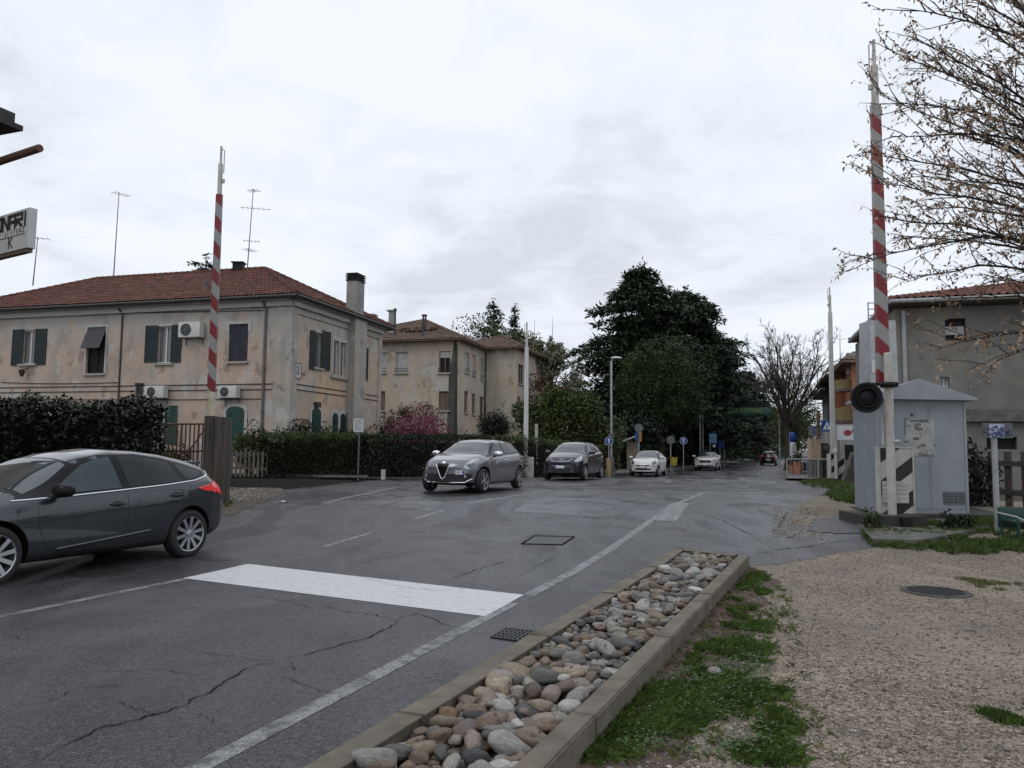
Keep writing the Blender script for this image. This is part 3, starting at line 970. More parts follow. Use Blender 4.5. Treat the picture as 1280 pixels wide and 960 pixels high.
# ------------------------------------------------------------------ grass, weeds, leaf litter, loose stones
M['grass'] = mat('grass_blades', (0.070, 0.115, 0.018), 0.6, scale=5, col2=(0.030, 0.058, 0.010), spec=0.3)
M['grass_dry'] = mat('olive_grass', (0.105, 0.12, 0.035), 0.7, scale=3, col2=(0.06, 0.08, 0.02), spec=0.3)
M['clover'] = mat('clover_leaves', (0.05, 0.105, 0.022), 0.6, scale=4, col2=(0.03, 0.07, 0.014))
M['litter'] = mat('fallen_leaves', (0.105, 0.048, 0.032), 0.8, scale=14, col2=(0.05, 0.022, 0.016))
def blades(name, spots, h, w, seed, material, label, lean=0.5):
    """spots: (x, y, radius, count) tufts of bent triangular blades."""
    r = np.random.default_rng(seed)
    Vs = []
    for (x, y, rad, n) in spots:
        ang = r.uniform(0, 2 * PI, n); rr = rad * np.sqrt(r.uniform(0, 1, n))
        px, py = x + rr * np.cos(ang), y + rr * np.sin(ang)
        pz = np.array([hump(a, b) for a, b in zip(px, py)]) + 0.004
        base = np.stack([px, py, pz], 1)
        th = r.uniform(0, 2 * PI, n)
        d = np.stack([np.cos(th), np.sin(th), np.zeros(n)], 1)
        s = np.stack([-d[:, 1], d[:, 0], np.zeros(n)], 1)
        L = h * r.uniform(.45, 1.25, n)[:, None]; ww = w * r.uniform(.6, 1.3, n)[:, None]
        ln = lean * r.uniform(.2, 1.3, n)[:, None]
        up = np.array([0, 0, 1.0])
        v = np.empty((n, 4, 3))
        v[:, 0] = base - s * ww / 2; v[:, 1] = base + s * ww / 2
        v[:, 2] = base + up * L * .6 + d * L * ln * .35 + s * ww * .35
        v[:, 3] = base + up * L * (1 - .35 * ln) + d * L * ln
        Vs.append(v)
    V = np.concatenate(Vs); n = len(V)
    o = fastmesh(name, V.reshape(-1, 3), np.arange(n * 4).reshape(-1, 4), material)
    return tag(o, label, 'grass', None, 'stuff')
def px_spots(poly, n, r0, r1, cnt, seed, thr=-1):
    r = random.Random(seed); out = []
    xs = [p[0] for p in poly]; ys = [p[1] for p in poly]
    P = [gnd(*p) for p in poly]
    X0, X1 = min(p.x for p in P), max(p.x for p in P); Y0, Y1 = min(p.y for p in P), max(p.y for p in P)
    def inpoly(x, y):
        c = False; j = len(P) - 1
        for i in range(len(P)):
            if (P[i].y > y) != (P[j].y > y) and x < (P[j].x - P[i].x) * (y - P[i].y) / (P[j].y - P[i].y) + P[i].x: c = not c
            j = i
        return c
    k = 0
    while len(out) < n and k < n * 60:
        k += 1
        x, y = r.uniform(X0, X1), r.uniform(Y0, Y1)
        if not inpoly(x, y): continue
        if mnoise.noise((x * 1.7, y * 1.7, seed)) + 0.4 * mnoise.noise((x * 5, y * 5, seed)) < thr: continue
        out.append((x, y, r.uniform(r0, r1), int(cnt * r.uniform(.5, 1.4))))
    return out
# soil strip with litter along the planter's outer kerb
rows = []
for k in range(40):
    f = k / 39
    p = nr.lerp(fr, f)
    w = 0.42 + 0.22 * mnoise.noise((p.x * 1.1, p.y * 1.1, 3)) + 0.1 * mnoise.noise((p.x * 5, p.y * 5, 7))
    if f > .9: w *= (1 - f) * 8 + .2
    rows.append([on(*(p + qr * (w * j / 5 - .01 + (0.02 if j == 0 else 0))).xy, 0.0125 - 0.001 * j) for j in range(6)])
struct(sheet('soil', rows, M['soil']))
g1 = px_spots([(735, 960), (790, 880), (850, 840), (930, 800), (948, 840), (985, 960)], 300, .03, .10, 34, 2, 0.02)
g1 += px_spots([(840, 850), (935, 760), (960, 770), (965, 830), (930, 850)], 130, .03, .09, 34, 3, 0.10)
g1 += px_spots([(905, 760), (945, 712), (958, 722), (960, 748), (930, 778)], 60, .02, .08, 34, 4, 0.0)
g1 += px_spots([(985, 960), (950, 830), (985, 820), (1005, 960)], 60, .01, .05, 14, 5, 0.15)
blades('grass', g1, 0.062, 0.0042, 5, M['grass'], 'ragged green grass growing along the planter kerb', 1.0)
c1 = px_spots([(760, 950), (815, 870), (930, 790), (960, 830), (990, 950)], 300, .02, .05, 1, 9, -0.15)
cv = []
r = np.random.default_rng(8)
for (x, y, rad, n) in c1 * 11:
    cv.append((x + r.normal(0, .04), y + r.normal(0, .04), hump(x, y) + r.uniform(.01, .055)))
V, F = leaf_quads(np.array(cv), 0.024, 0.017, r, up=0.7)
tag(fastmesh('clover', V, F, M['clover']), 'clover and small weeds among the grass by the planter', 'weeds', None, 'stuff')
g1s = px_spots([(720, 960), (800, 850), (930, 720), (985, 740), (1010, 850), (1060, 960)], 320, .01, .05, 7, 51, -0.3)
blades('grass', g1s, 0.05, 0.004, 15, M['grass_dry'], 'thin scattered grass sprigs between the turf and the gravel', 1.0)
g2 = px_spots([(1205, 880), (1280, 880), (1300, 912), (1250, 905)], 60, .02, .09, 26, 12, 0.05)
blades('grass', g2, 0.045, 0.0045, 6, M['grass'], 'small grass tuft in the gravel yard at the bottom right')
g3 = px_spots([(1195, 722), (1235, 727), (1330, 735), (1330, 745), (1230, 738)], 110, .03, .08, 26, 13, -0.2)
blades('grass', g3, 0.035, 0.006, 7, M['grass_dry'], 'thin olive grass patch behind the manhole cover in the gravel')
g4 = px_spots([(1080, 668), (1100, 655), (1250, 650), (1330, 655), (1330, 692), (1180, 694), (1090, 684)], 620, .03, .12, 20, 14, -0.12)
blades('grass', g4, 0.11, 0.008, 8, M['grass'], 'longer green grass at the foot of the barrier plinth and grey hut', 0.7)
g5 = px_spots([(1000, 604), (1030, 600), (1066, 607), (1068, 612), (1020, 612)], 160, .05, .2, 26, 15, -0.4)
g5 += px_spots([(1035, 624), (1040, 615), (1072, 612), (1074, 632)], 160, .04, .14, 26, 16, -0.4)
blades('grass', g5, 0.12, 0.012, 9, M['grass'], 'grass verge beside the far striped barrier box')
g6 = px_spots([(262, 640), (262, 625), (290, 622), (288, 636)], 30, .03, .08, 16, 19, -0.5)
blades('grass', g6, 0.10, 0.012, 10, M['grass_dry'], 'sparse dry weeds at the foot of the weathered sleeper post')
# rusty leaf litter
r = np.random.default_rng(21)
pts = []
for (x, y, rad, n) in px_spots([(715, 960), (850, 800), (930, 700), (950, 720), (930, 790), (880, 830), (790, 930)], 1500, .01, .02, 1, 31, -0.25):
    pts.append((x, y, hump(x, y) + r.uniform(.012, .03)))
V, F = leaf_quads(np.array(pts), 0.035, 0.017, r, up=0.8)
tag(fastmesh('leaf_litter', V, F, M['litter']), 'reddish brown leaf litter along the outer planter kerb', 'leaf litter', None, 'stuff')
# loose chips on the gravel
M['chip_a'] = mat('pale_chip', (0.38, 0.35, 0.30), 0.8, scale=8)
M['chip_b'] = mat('grey_chip', (0.19, 0.175, 0.155), 0.8, scale=8)
M['chip_c'] = mat('brown_chip', (0.13, 0.105, 0.08), 0.85, scale=8)
def chips(name, n, region, size, seed, label):
    r = np.random.default_rng(seed)
    base = np.array([[1, 0, 0], [-.5, .87, 0], [-.5, -.87, 0], [0, 0, .8], [0, 0, -.8]])
    fc = np.array([[0, 1, 3], [1, 2, 3], [2, 0, 3], [1, 0, 4], [2, 1, 4], [0, 2, 4]])
    V = np.empty((n, 5, 3)); mi = np.repeat(r.integers(0, 3, n), 6)
    for i in range(n):
        p = region(r)
        s = size * r.lognormal(0, .4)
        q = base * (1 + .35 * r.normal(size=(5, 3))) * s
        q[:, 2] *= .7
        a = r.uniform(0, 2 * PI); c, sn = math.cos(a), math.sin(a)
        q = np.stack([q[:, 0] * c - q[:, 1] * sn, q[:, 0] * sn + q[:, 1] * c, q[:, 2]], 1)
        V[i] = q + np.array([p[0], p[1], hump(p[0], p[1]) + .009 + s * .2])
    F = (np.arange(n)[:, None, None] * 5 + fc[None]).reshape(-1, 3)
    tag(fastmesh(name, V.reshape(-1, 3), F, [M['chip_a'], M['chip_b'], M['chip_c']], mi), label, 'gravel', None, 'stuff')
def reg_yard(r):
    while True:
        y = 2.2 + 10.5 * r.random() ** 1.7
        x = r.uniform(0.2, 0.72 * y + .5)
        s, t = to_st((x, y))
        if (Vector((x, y, 0)) - nr).dot(qr) > 0.03 and not (s > 3.2 and t < lin(RIGHT, s) - .35 * r.random() ** 2): return x, y
chips('gravel', 26000, reg_yard, 0.0072, 41, 'loose stone chips scattered over the gravel yard')
def reg_pocket(r):
    while True:
        p = gnd(r.uniform(966, 1032), r.uniform(628, 676))
        q = (p - gnd(998, 650)); 
        if abs(q.dot(RN)) < .75 + .3 * r.random() and abs(q.dot(RD)) < 2.4: return p.x, p.y
chips('gravel', 2600, reg_pocket, 0.010, 43, 'gravel broken out of the asphalt edge in front of the hut')
def reg_track(r):
    while True:
        u = r.uniform(262, 358)
        if r.random() > (358 - u) / 40: continue
        p = gnd(u, r.uniform(610, 645))
        s, t = to_st(p)
        if t < -9.0: return p.x, p.y
chips('gravel', 3200, reg_track, 0.015, 42, 'coarse brown stones on the verge behind the dark grey hatchback')
r = np.random.default_rng(61); pts = []
for k in range(420):
    q = nl.lerp(fl, .14 + .86 * r.random()).lerp(nr.lerp(fr, .14 + .86 * r.random()), r.uniform(.12, .88))
    ci, cj = int((q.y - by0) / res), int((q.x - bx0) / res); pts.append((q.x, q.y, hm[ci, cj] + hump(q.x, q.y) + .004))
V, F = leaf_quads(np.array(pts), 0.038, 0.017, r, up=.7)
tag(fastmesh('dead_leaves', V, F, M['litter']), 'dead reddish leaves caught between the pebbles of the kerbed bed', 'leaf litter', None, 'stuff')
# a stray pale stone by the grass
o = bpy.data.objects.new('stone', PSH[3]); COL.objects.link(o)
p = gnd(893, 846); o.location = on(p.x, p.y, .03); o.scale = (.055, .04, .035); o.rotation_euler = (0, 0, .5)
o.material_slots[0].link = 'OBJECT'; o.material_slots[0].material = PM[0]
tag(o, 'single pale stone lying in the grass outside the planter', 'stone')
# scrap of litter by the verge
mb = MB(); p = gnd(354, 629)
mb.lathe([(.001, 0), (.05, .01), (.055, .02), (.02, .035), (.001, .037)], on(p.x, p.y, .02), n=9)
o = mb.build('paper_scrap', mat('white_paper', (.7, .7, .7), .8)); tag(o, 'crumpled white paper scrap at the left road edge', 'litter')
# ------------------------------------------------------------------ buildings
class Fac:
    """A vertical wall plane: o (x, y) start, d (x, y) direction; u runs along d, z up."""
    def __init__(s, o, d, face=None):
        s.o = Vector((o[0], o[1], 0)); s.d = Vector((d[0], d[1], 0)).normalized()
        n = Vector((s.d.y, -s.d.x, 0))
        ref = Vector((0, 0, 0)) if face is None else Vector(face)
        s.n = n if n.dot(ref - s.o) > 0 else -n
    def uz(s, px, py):
        r = ray(px, py); c = Vector((0, 0, CAM_Z))
        k = s.n.dot(s.o - c) / s.n.dot(r)
        p = c + r * k
        return (p - s.o).dot(s.d), p.z
    def P(s, u, z, out=0.0):
        p = s.o + s.d * u + s.n * out
        return Vector((p.x, p.y, z))
    def box(s, mb, u0, u1, z0, z1, a, b, mi=0):
        """From out=a to out=b."""
        return mb.obox(s.P(u0, z0, a), s.d * (u1 - u0), s.n * (b - a), Vector((0, 0, z1 - z0)), mi)
    def rect(s, x0, y0, x1, y1):
        u0, z1 = s.uz(x0, y0); u1, z0 = s.uz(x1, y1)
        zb = s.uz(x0, y1)[1]; zt = s.uz(x1, y0)[1]
        return min(u0, u1), max(u0, u1), (z0 + zb) / 2, (z1 + zt) / 2
    def wall(s, mb, u0, u1, z0, z1, holes, depth=0.18, mi=0):
        """Wall face with recessed openings: holes (u0, u1, z0, z1)."""
        us = sorted({u0, u1, *[h[0] for h in holes], *[h[1] for h in holes]})
        zs = sorted({z0, z1, *[h[2] for h in holes], *[h[3] for h in holes]})
        flip = s.d.cross(Vector((0, 0, 1))).dot(s.n) < 0
        def q(pts):
            mb.add(pts[::-1] if flip else pts, [(0, 1, 2, 3)], mi)
        for i in range(len(us) - 1):
            for j in range(len(zs) - 1):
                cu, cz = (us[i] + us[i + 1]) / 2, (zs[j] + zs[j + 1]) / 2
                if any(h[0] < cu < h[1] and h[2] < cz < h[3] for h in holes): continue
                if us[i] < u0 - 1e-6 or us[i + 1] > u1 + 1e-6: continue
                q([s.P(us[i], zs[j]), s.P(us[i + 1], zs[j]), s.P(us[i + 1], zs[j + 1]), s.P(us[i], zs[j + 1])])
        for a, b, c, d in holes:
            q([s.P(a, c), s.P(a, c, -depth), s.P(a, d, -depth), s.P(a, d)][::-1])
            q([s.P(b, c), s.P(b, c, -depth), s.P(b, d, -depth), s.P(b, d)])
            q([s.P(a, c), s.P(b, c), s.P(b, c, -depth), s.P(a, c, -depth)][::-1])
            q([s.P(a, d), s.P(b, d), s.P(b, d, -depth), s.P(a, d, -depth)])

def plaster(name, hi, lo, peach, grey, seed, amt=0.75):
    m = mat(name, hi, 0.9, scale=0.8, col2=lo, bump=0.3, bscale=25, detail=9, spec=0.2)
    mixin(m, peach, 0.32, 0.46, 0.62, (1, 1, 1.3), amt, seed, 8)
    mixin(m, grey, 0.5, 0.52, 0.68, (1, 1, 0.7), amt * 0.9, seed + 3, 9)
    mixin(m, tuple(c * 0.5 for c in grey), 1.6, 0.56, 0.75, (1, 1, 0.09), 0.6, seed + 5, 6)
    mixin(m, (0.46, 0.445, 0.42), 0.9, 0.565, 0.585, (1, 1, 1), 0.75, seed + 8, 10)
    mixin(m, tuple(.62 * c for c in lo), 1.3, 0.60, 0.615, (1, 1, .8), 0.7, seed + 4, 10)
    mixin(m, (0.52, 0.50, 0.47), 3.2, 0.63, 0.66, (1, 1, 1), 0.6, seed + 2, 10)
    return m
M['plaster_house'] = plaster('peeling_cream_plaster', (0.47, 0.375, 0.305), (0.37, 0.30, 0.25), (0.49, 0.35, 0.26), (0.40, 0.385, 0.37), 1.0)
M['plaster_side'] = plaster('peach_plaster', (0.53, 0.405, 0.30), (0.43, 0.34, 0.265), (0.57, 0.385, 0.235), (0.44, 0.425, 0.41), 6.0)
M['quoin_render'] = plaster('stained_corner_render', (0.40, 0.375, 0.345), (0.31, 0.295, 0.27), (0.41, 0.345, 0.275), (0.34, 0.335, 0.325), 21.0, .8)
for k_ in ('plaster_house', 'plaster_side'):
    mixin(M[k_], (0.40, 0.39, 0.375), 0.7, .34, .56, (1, 1, .8), .95, 2.7, 9, (5.6, 7.4)); mixin(M[k_], (0.30, 0.275, 0.245), 1.5, .50, .62, (1, 1, .5), .55, 6.6, 9)
M['plaster_grey'] = mat('grey_render', (0.30, 0.29, 0.28), 0.9, scale=1.1, col2=(0.21, 0.205, 0.20), bump=0.2, detail=8)
M['villa'] = plaster('stained_yellow_plaster', (0.48, 0.42, 0.335), (0.385, 0.34, 0.28), (0.49, 0.38, 0.275), (0.385, 0.37, 0.345), 11.0, 0.8)
M['villa_stain'] = mat('rain_stained_render', (0.10, 0.088, 0.08), 0.9, scale=1.5, col2=(0.055, 0.05, 0.046), detail=8)
M['white_trim'] = mat('white_trim', (0.48, 0.47, 0.45), 0.8, scale=5, col2=(0.36, 0.355, 0.34))
M['pvc'] = mat('white_frame', (0.55, 0.55, 0.54), 0.4, var=0.05)
M['shutter'] = mat('dark_green_shutters', (0.003, 0.012, 0.014), 0.55, scale=8, var=0.3)
M['shutter_navy'] = mat('navy_shutters', (0.014, 0.016, 0.028), 0.6, scale=8, var=0.3)
M['door_green'] = mat('green_door_paint', (0.004, 0.042, 0.030), 0.5, scale=6, var=0.2)
M['glass'] = mat('window_glass', (0.03, 0.034, 0.036), 0.06, var=0.3, scale=2, spec=0.7, ior=1.6)
M['curtain'] = mat('net_curtain_behind_glass', (0.20, 0.197, 0.19), 0.35, scale=30, col2=(0.085, 0.083, 0.08), stretch=(1, 1, 0.02), coat=0.6)
M['void'] = mat('dark_room', (0.012, 0.012, 0.013), 0.6, spec=0.2)
M['awning'] = mat('grey_blind_cloth', (0.060, 0.056, 0.062), 0.8, scale=20, var=0.2)
M['sill'] = mat('stone_sill', (0.33, 0.31, 0.27), 0.85, scale=7, bump=0.2)
M['gutter'] = mat('dark_gutter', (0.045, 0.04, 0.038), 0.45, scale=7, var=0.3, metal=0.3)
M['pipe_grey'] = mat('grey_downpipe', (0.10, 0.10, 0.105), 0.5, scale=7, var=0.2)
M['zinc'] = mat('pale_zinc', (0.30, 0.305, 0.305), 0.5, scale=7, var=0.15)
M['cable'] = mat('cable', (0.03, 0.03, 0.03), 0.7)
M['roller'] = mat('grey_roller_shutter', (0.36, 0.36, 0.355), 0.6, scale=3, var=0.12)
M['wood_sh'] = mat('brown_wooden_shutter', (0.14, 0.10, 0.075), 0.7, scale=9, stretch=(1, 1, 0.2), var=0.3)
M['ac'] = mat('air_conditioner_white', (0.52, 0.52, 0.50), 0.45, scale=6, var=0.1)
M['fan'] = mat('fan_grille', (0.06, 0.06, 0.065), 0.5, scale=40, var=0.3)

def tile_mat(name, hi, lo, moss):
    m = mat(name, hi, 0.85, scale=1.6, col2=lo, detail=9, bump=0.2, bscale=50)
    nt = m.node_tree; b = pbsdf(m)
    t = nt.nodes.new('ShaderNodeTexCoord')
    v = nt.nodes.new('ShaderNodeTexVoronoi'); v.inputs['Scale'].default_value = 4.2
    nt.links.new(t.outputs['Object'], v.inputs['Vector'])
    s = nt.nodes.new('ShaderNodeSeparateColor'); nt.links.new(v.outputs['Color'], s.inputs[0])
    mr = nt.nodes.new('ShaderNodeMapRange'); mr.inputs['To Min'].default_value = 0.6; mr.inputs['To Max'].default_value = 1.35
    nt.links.new(s.outputs[0], mr.inputs['Value'])
    h = nt.nodes.new('ShaderNodeHueSaturation')
    nt.links.new(mr.outputs[0], h.inputs['Value'])
    nt.links.new(b.inputs['Base Color'].links[0].from_socket, h.inputs['Color'])
    nt.links.new(h.outputs[0], b.inputs['Base Color'])
    mixin(m, moss, 0.9, 0.52, 0.72, (1, 1, 1), 0.75, 3.7, 8)
    return m
M['tiles'] = tile_mat('dark_red_roof_tiles', (0.130, 0.043, 0.027), (0.082, 0.030, 0.020), (0.05, 0.034, 0.028))
M['tiles_old'] = tile_mat('weathered_roof_tiles', (0.155, 0.095, 0.066), (0.10, 0.064, 0.047), (0.055, 0.05, 0.04))
M['tiles_red'] = tile_mat('red_roof_tiles', (0.20, 0.078, 0.056), (0.14, 0.056, 0.042), (0.10, 0.06, 0.046))

def tile_plane(mb, e0, e1, r0, r1, pitch=0.22, row=0.36, amp=0.035, mi=0):
    """Corrugated tile courses from the eave e0-e1 up to the ridge r0-r1 (e0, e1, r0, r1 Vectors)."""
    d = e1 - e0; L = d.length; d = d / L
    up = (r0 + r1) / 2 - (e0 + e1) / 2
    up = up - d * up.dot(d); T = up.length; up = up / T
    nrm = d.cross(up).normalized()
    if nrm.z < 0: nrm = -nrm
    a0, a1 = (r0 - e0).dot(d), (r1 - e0).dot(d)
    def vmax(u):
        v = T
        if a0 > 1e-4: v = min(v, T * u / a0)
        if a1 < L - 1e-4: v = min(v, T * (L - u) / (L - a1))
        return max(0.0, v)
    nu = int(L / pitch) * 4
    rowsn = int(T / row) + 1
    vs, fs = [], []
    per = rowsn * 2 + 1
    for i in range(nu + 1):
        u = L * i / nu; vm = vmax(u)
        c = amp * (0.5 + 0.5 * math.cos(2 * PI * u / pitch))
        for j in range(rowsn):
            va = min(j * row, vm); vb = min((j + 1) * row - 0.004, vm)
            w = 0.012 * mnoise.noise((u * 2.3, j * 1.7, e0.x))
            vs.append(e0 + d * u + up * va + nrm * (c + 0.035 + w))
            vs.append(e0 + d * u + up * vb + nrm * (c + 0.004 + w))
        vs.append(e0 + d * u + up * vm + nrm * c)
    for i in range(nu):
        for j in range(per - 1):
            fs.append((i * per + j, (i + 1) * per + j, (i + 1) * per + j + 1, i * per + j + 1))
    if d.cross(up).z < 0: fs = [f[::-1] for f in fs]
    mb.add(vs, fs, mi)

def hip_roof(mb, A, B, C, D, z, rise, over=0.0, ratio=None, mi=0, pitch=0.22, row=0.36, amp=0.035):
    """A-B front eave, C-D back eave (B next to C); hip at both ends."""
    A, B, C, D = [Vector((p[0], p[1], z)) for p in (A, B, C, D)]
    L = (B - A).length; W = (C - B).length
    h = min(W / 2, L / 2 - 0.01)
    dx = (B - A) / L; dy = (C - B) / W
    r0 = A + dx * h + dy * W / 2 + Vector((0, 0, rise)); r1 = B - dx * h + dy * W / 2 + Vector((0, 0, rise))
    tile_plane(mb, A, B, r0, r1, pitch, row, amp, mi)
    tile_plane(mb, C, D, r1, r0, pitch, row, amp, mi)
    tile_plane(mb, B, C, r1, r1, pitch, row, amp, mi)
    tile_plane(mb, D, A, r0, r0, pitch, row, amp, mi)
    for p, q in ((A, r0), (B, r1), (C, r1), (D, r0), (r0, r1)):
        if (q - p).length > 0.3:
            n = int((q - p).length / 0.34)
            for k in range(n):
                mb.tube([p.lerp(q, k / n) + Vector((0, 0, .05)), p.lerp(q, (k + 1.06) / n) + Vector((0, 0, .035))], [.10, .085], 7, mi)
    return r0, r1

def slats(mb, f, u0, u1, z0, z1, a, b, n=None, mi=0):
    """A louvred shutter leaf: stiles, rails and slanted slats."""
    w = 0.06
    f.box(mb, u0, u0 + w, z0, z1, a, b, mi); f.box(mb, u1 - w, u1, z0, z1, a, b, mi)
    for zz in (z0, (z0 + z1) / 2 - w / 2, z1 - w):
        f.box(mb, u0 + w, u1 - w, zz, zz + w, a, b - .004, mi)
    n = n or int((z1 - z0) / 0.075)
    for k in range(n):
        zz = z0 + w + (z1 - z0 - 2 * w) * k / n
        p = f.P(u0 + w, zz, a + .006)
        mb.obox(p, f.d * (u1 - u0 - 2 * w), f.n * (b - a - .014) + Vector((0, 0, -.02)), Vector((0, 0, .055)), mi)

def add_window(h, f, hole, depth=0.18, glass='glass', frame='pvc', mull=1, sill=True, sw=0.07, lintel=0.0, fw=0.06):
    """Frame, pane and sill of one recessed opening."""
    u0, u1, z0, z1 = hole
    mb = MB()
    a, b = -depth + .02, -depth + .07
    f.box(mb, u0 + .002, u0 + fw, z0 + .002, z1 - .002, a, b); f.box(mb, u1 - fw, u1 - .002, z0 + .002, z1 - .002, a, b)
    f.box(mb, u0 + fw, u1 - fw, z1 - fw, z1 - .002, a, b - .002); f.box(mb, u0 + fw, u1 - fw, z0 + .002, z0 + fw, a, b - .002)
    for k in range(1, mull + 1):
        c = u0 + (u1 - u0) * k / (mull + 1)
        f.box(mb, c - fw * .6, c + fw * .6, z0 + fw, z1 - fw, a, b - .003)
    w = mb.build('window', M[frame], h)
    mb = MB(); f.box(mb, u0 + fw * .6, u1 - fw * .6, z0 + fw * .6, z1 - fw * .6, a - .03, a + .012)
    mb.build('pane', M[glass], w)
    if sill:
        mb = MB(); f.box(mb, u0 - sw, u1 + sw, z0 - .09, z0 + .004, -depth + .03, .11)
        mb.build('sill', M['sill'], w)
    return w

# ---- the two storey railway house at the left
ca, sa = math.cos(R(16.2)), math.sin(R(16.2))
HC = (-9.64, 34.0)
hf = Fac(HC, (-ca, sa)); hs = Fac(HC, (sa, ca))
GZ = 0.15
EZ = hf.uz(362, 374)[1]
HL, HD = 19.5, 8.9
house = thing('railway_house', 'old two storey house with peeling cream plaster and dark red tiled hip roof', 'house', (*HC, GZ))
holes = []
W1 = hf.rect(28, 413, 45, 455); W2 = hf.rect(110, 409, 130, 467); W3 = hf.rect(197, 408, 215, 454); W4 = hf.rect(287, 405, 309, 452)
G1 = hf.rect(196, 510, 208, 558); 
FW = [W1, W2, W3, W4, G1]
mb = MB(); hf.wall(mb, 0, HL, GZ - .3, EZ, FW)
# flank and back
S1 = hs.rect(393, 416, 402, 460); S2a = hs.rect(417, 426, 423, 470); S2b = hs.rect(425.5, 427, 431.5, 471); S3 = hs.rect(449, 437, 455, 474)
back = Fac(hs.P(HD, 0)[:2], (-ca, sa), hs.P(HD + 50, 0)); lside = Fac(hf.P(HL, 0)[:2], (sa, ca), hf.P(HL + 50, 0))
back.wall(mb, 0, HL, GZ - .3, EZ, []); lside.wall(mb, 0, HD, GZ - .3, EZ, [])
mb.build('wall', M['plaster_house'], house)
mb = MB(); hs.wall(mb, 0, HD, GZ - .3, EZ, [S1, S2a, S2b, S3]); mb.build('wall', M['plaster_side'], house)
mb = MB()
for f, L in ((hf, HL), (hs, HD), (back, HL), (lside, HD)):
    f.box(mb, 0, L, EZ - .30, EZ + .06, .004, .16); f.box(mb, 0, L, EZ - .06, EZ + .08, .16, .36)
mb.build('cornice', M['white_trim'], house)
# grey quoin strips and bands
mb = MB()
u = hf.uz(341, 480)[0]
hf.box(mb, -.03, u, GZ - .3, EZ - .302, .003, .035); hs.box(mb, .003, .42, GZ - .3, EZ - .302, .003, .036)
mb.build('quoin', M['quoin_render'], house)
mb = MB(); hs.box(mb, HD - .38, HD + .03, GZ - .3, EZ - .302, .003, .035)
mb.build('quoin', M['quoin_render'], house)
zb = hf.uz(300, 481)[1]
mb = MB(); hf.box(mb, u + .002, HL, zb, zb + .045, .003, .03); hf.box(mb, u + .002, HL, zb - .24, zb - .20, .003, .03)
for f, a, b in ((hs, .424, 5.0), (hs, 6.36, HD - .384)):
    f.box(mb, a, b, zb + .02, zb + .06, .003, .03); f.box(mb, a, b, zb - .22, zb - .18, .003, .03)
    f.box(mb, a, b, EZ - .62, EZ - .58, .003, .02)
mb.build('string_course', M['gutter'], house)
mb = MB(); hs.box(mb, 5.05, 6.3, GZ - .3, EZ - .302, .004, .42); hs.box(mb, 5.05, 6.3, EZ - .3, EZ + .08, .162, .42)
mb.build('chimney_breast', M['quoin_render'], house)
OV = .52
mb = MB()
pA = hf.P(HL + OV, 0, OV); pB = hf.P(-OV, 0, OV); pC = back.P(-OV, 0, OV); pD = back.P(HL + OV, 0, OV)
r0, r1 = hip_roof(mb, pA, pB, pC, pD, EZ + .14, 2.45)
roof = mb.build('roof', M['tiles'], house)
mb = MB()
for p, q in ((pA, pB), (pB, pC), (pC, pD), (pD, pA)):
    p, q = Vector((*p.xy, EZ + .06)), Vector((*q.xy, EZ + .06))
    mb.tube([p, q], .085, 8)
ctr = (pA + pC) / 2
mb.add([Vector((*(p + (ctr - p) * .01).xy, EZ + .085)) for p in (pA, pB, pC, pD)], [(0, 1, 2, 3)])
mb.build('gutter', M['gutter'], house)
mb = MB()
c = hs.P(5.7, 0, .02)
mb.box((c.x, c.y, EZ + .95), (.86, .56, 2.0), -R(16.2) + PI / 2)
st_ = mb.build('chimney', M['plaster_grey'], roof)
mb = MB()
for k in range(4): mb.box((c.x, c.y, EZ + 1.97 + k * .11), (.96 - .03 * (k % 2), .66 - .03 * (k % 2), .06), -R(16.2) + PI / 2)
mb.box((c.x, c.y, EZ + 2.1), (.78, .46, .34), -R(16.2) + PI / 2)
mb.build('chimney_cap', M['void'], st_)
mb = MB()
p = r1 + (r0 - r1).normalized() * 1.6
mb.box(p + Vector((0, 0, .15)), (.5, .45, .4)); mb.box(p + Vector((0, 0, .39)), (.62, .56, .07)); mb.build('chimney', M['void'], roof)
p = at(257, 362, 36.5)
mb = MB(); mb.tube([p + Vector((0, 0, -.6)), p + Vector((0, 0, .3))], .07, 8); mb.tube([p + Vector((0, 0, .3)), p + Vector((0, 0, .38))], .12, 8)
mb.build('vent_pipe', M['pipe_grey'], roof)
# windows of the front
for k, h in enumerate(FW):
    w = add_window(house, hf, h, glass='curtain' if k in (0, 2, 4) else 'void' if k == 1 else 'glass', frame='pvc' if k != 1 else 'void', sill=k != 4)
def shutter_leaf(f, px, material, out=.05, n=None):
    u0, u1, z0, z1 = f.rect(*px)
    mb = MB(); slats(mb, f, u0, u1, z0, z1, .012, out, n)
    return mb.build('shutter', M[material], house)
for px in ((17, 412, 27.5, 457), (45.5, 411, 57, 456), (183, 407, 196.5, 453), (215.5, 406, 226, 453)):
    shutter_leaf(hf, px, 'shutter')
mb = MB(); u0, u1, z0, z1 = W4; um = (u0 + u1) / 2
slats(mb, hf, u0 + .01, um - .004, z0 + .01, z1 - .01, -.06, -.02); slats(mb, hf, um + .004, u1 - .01, z0 + .01, z1 - .01, -.06, -.02)
mb.build('shutter', M['shutter_navy'], house)['label'] = 'closed navy louvred shutters'
shutter_leaf(hf, (208.5, 507, 220, 556), 'door_green')['label'] = 'half open green ground floor shutter'
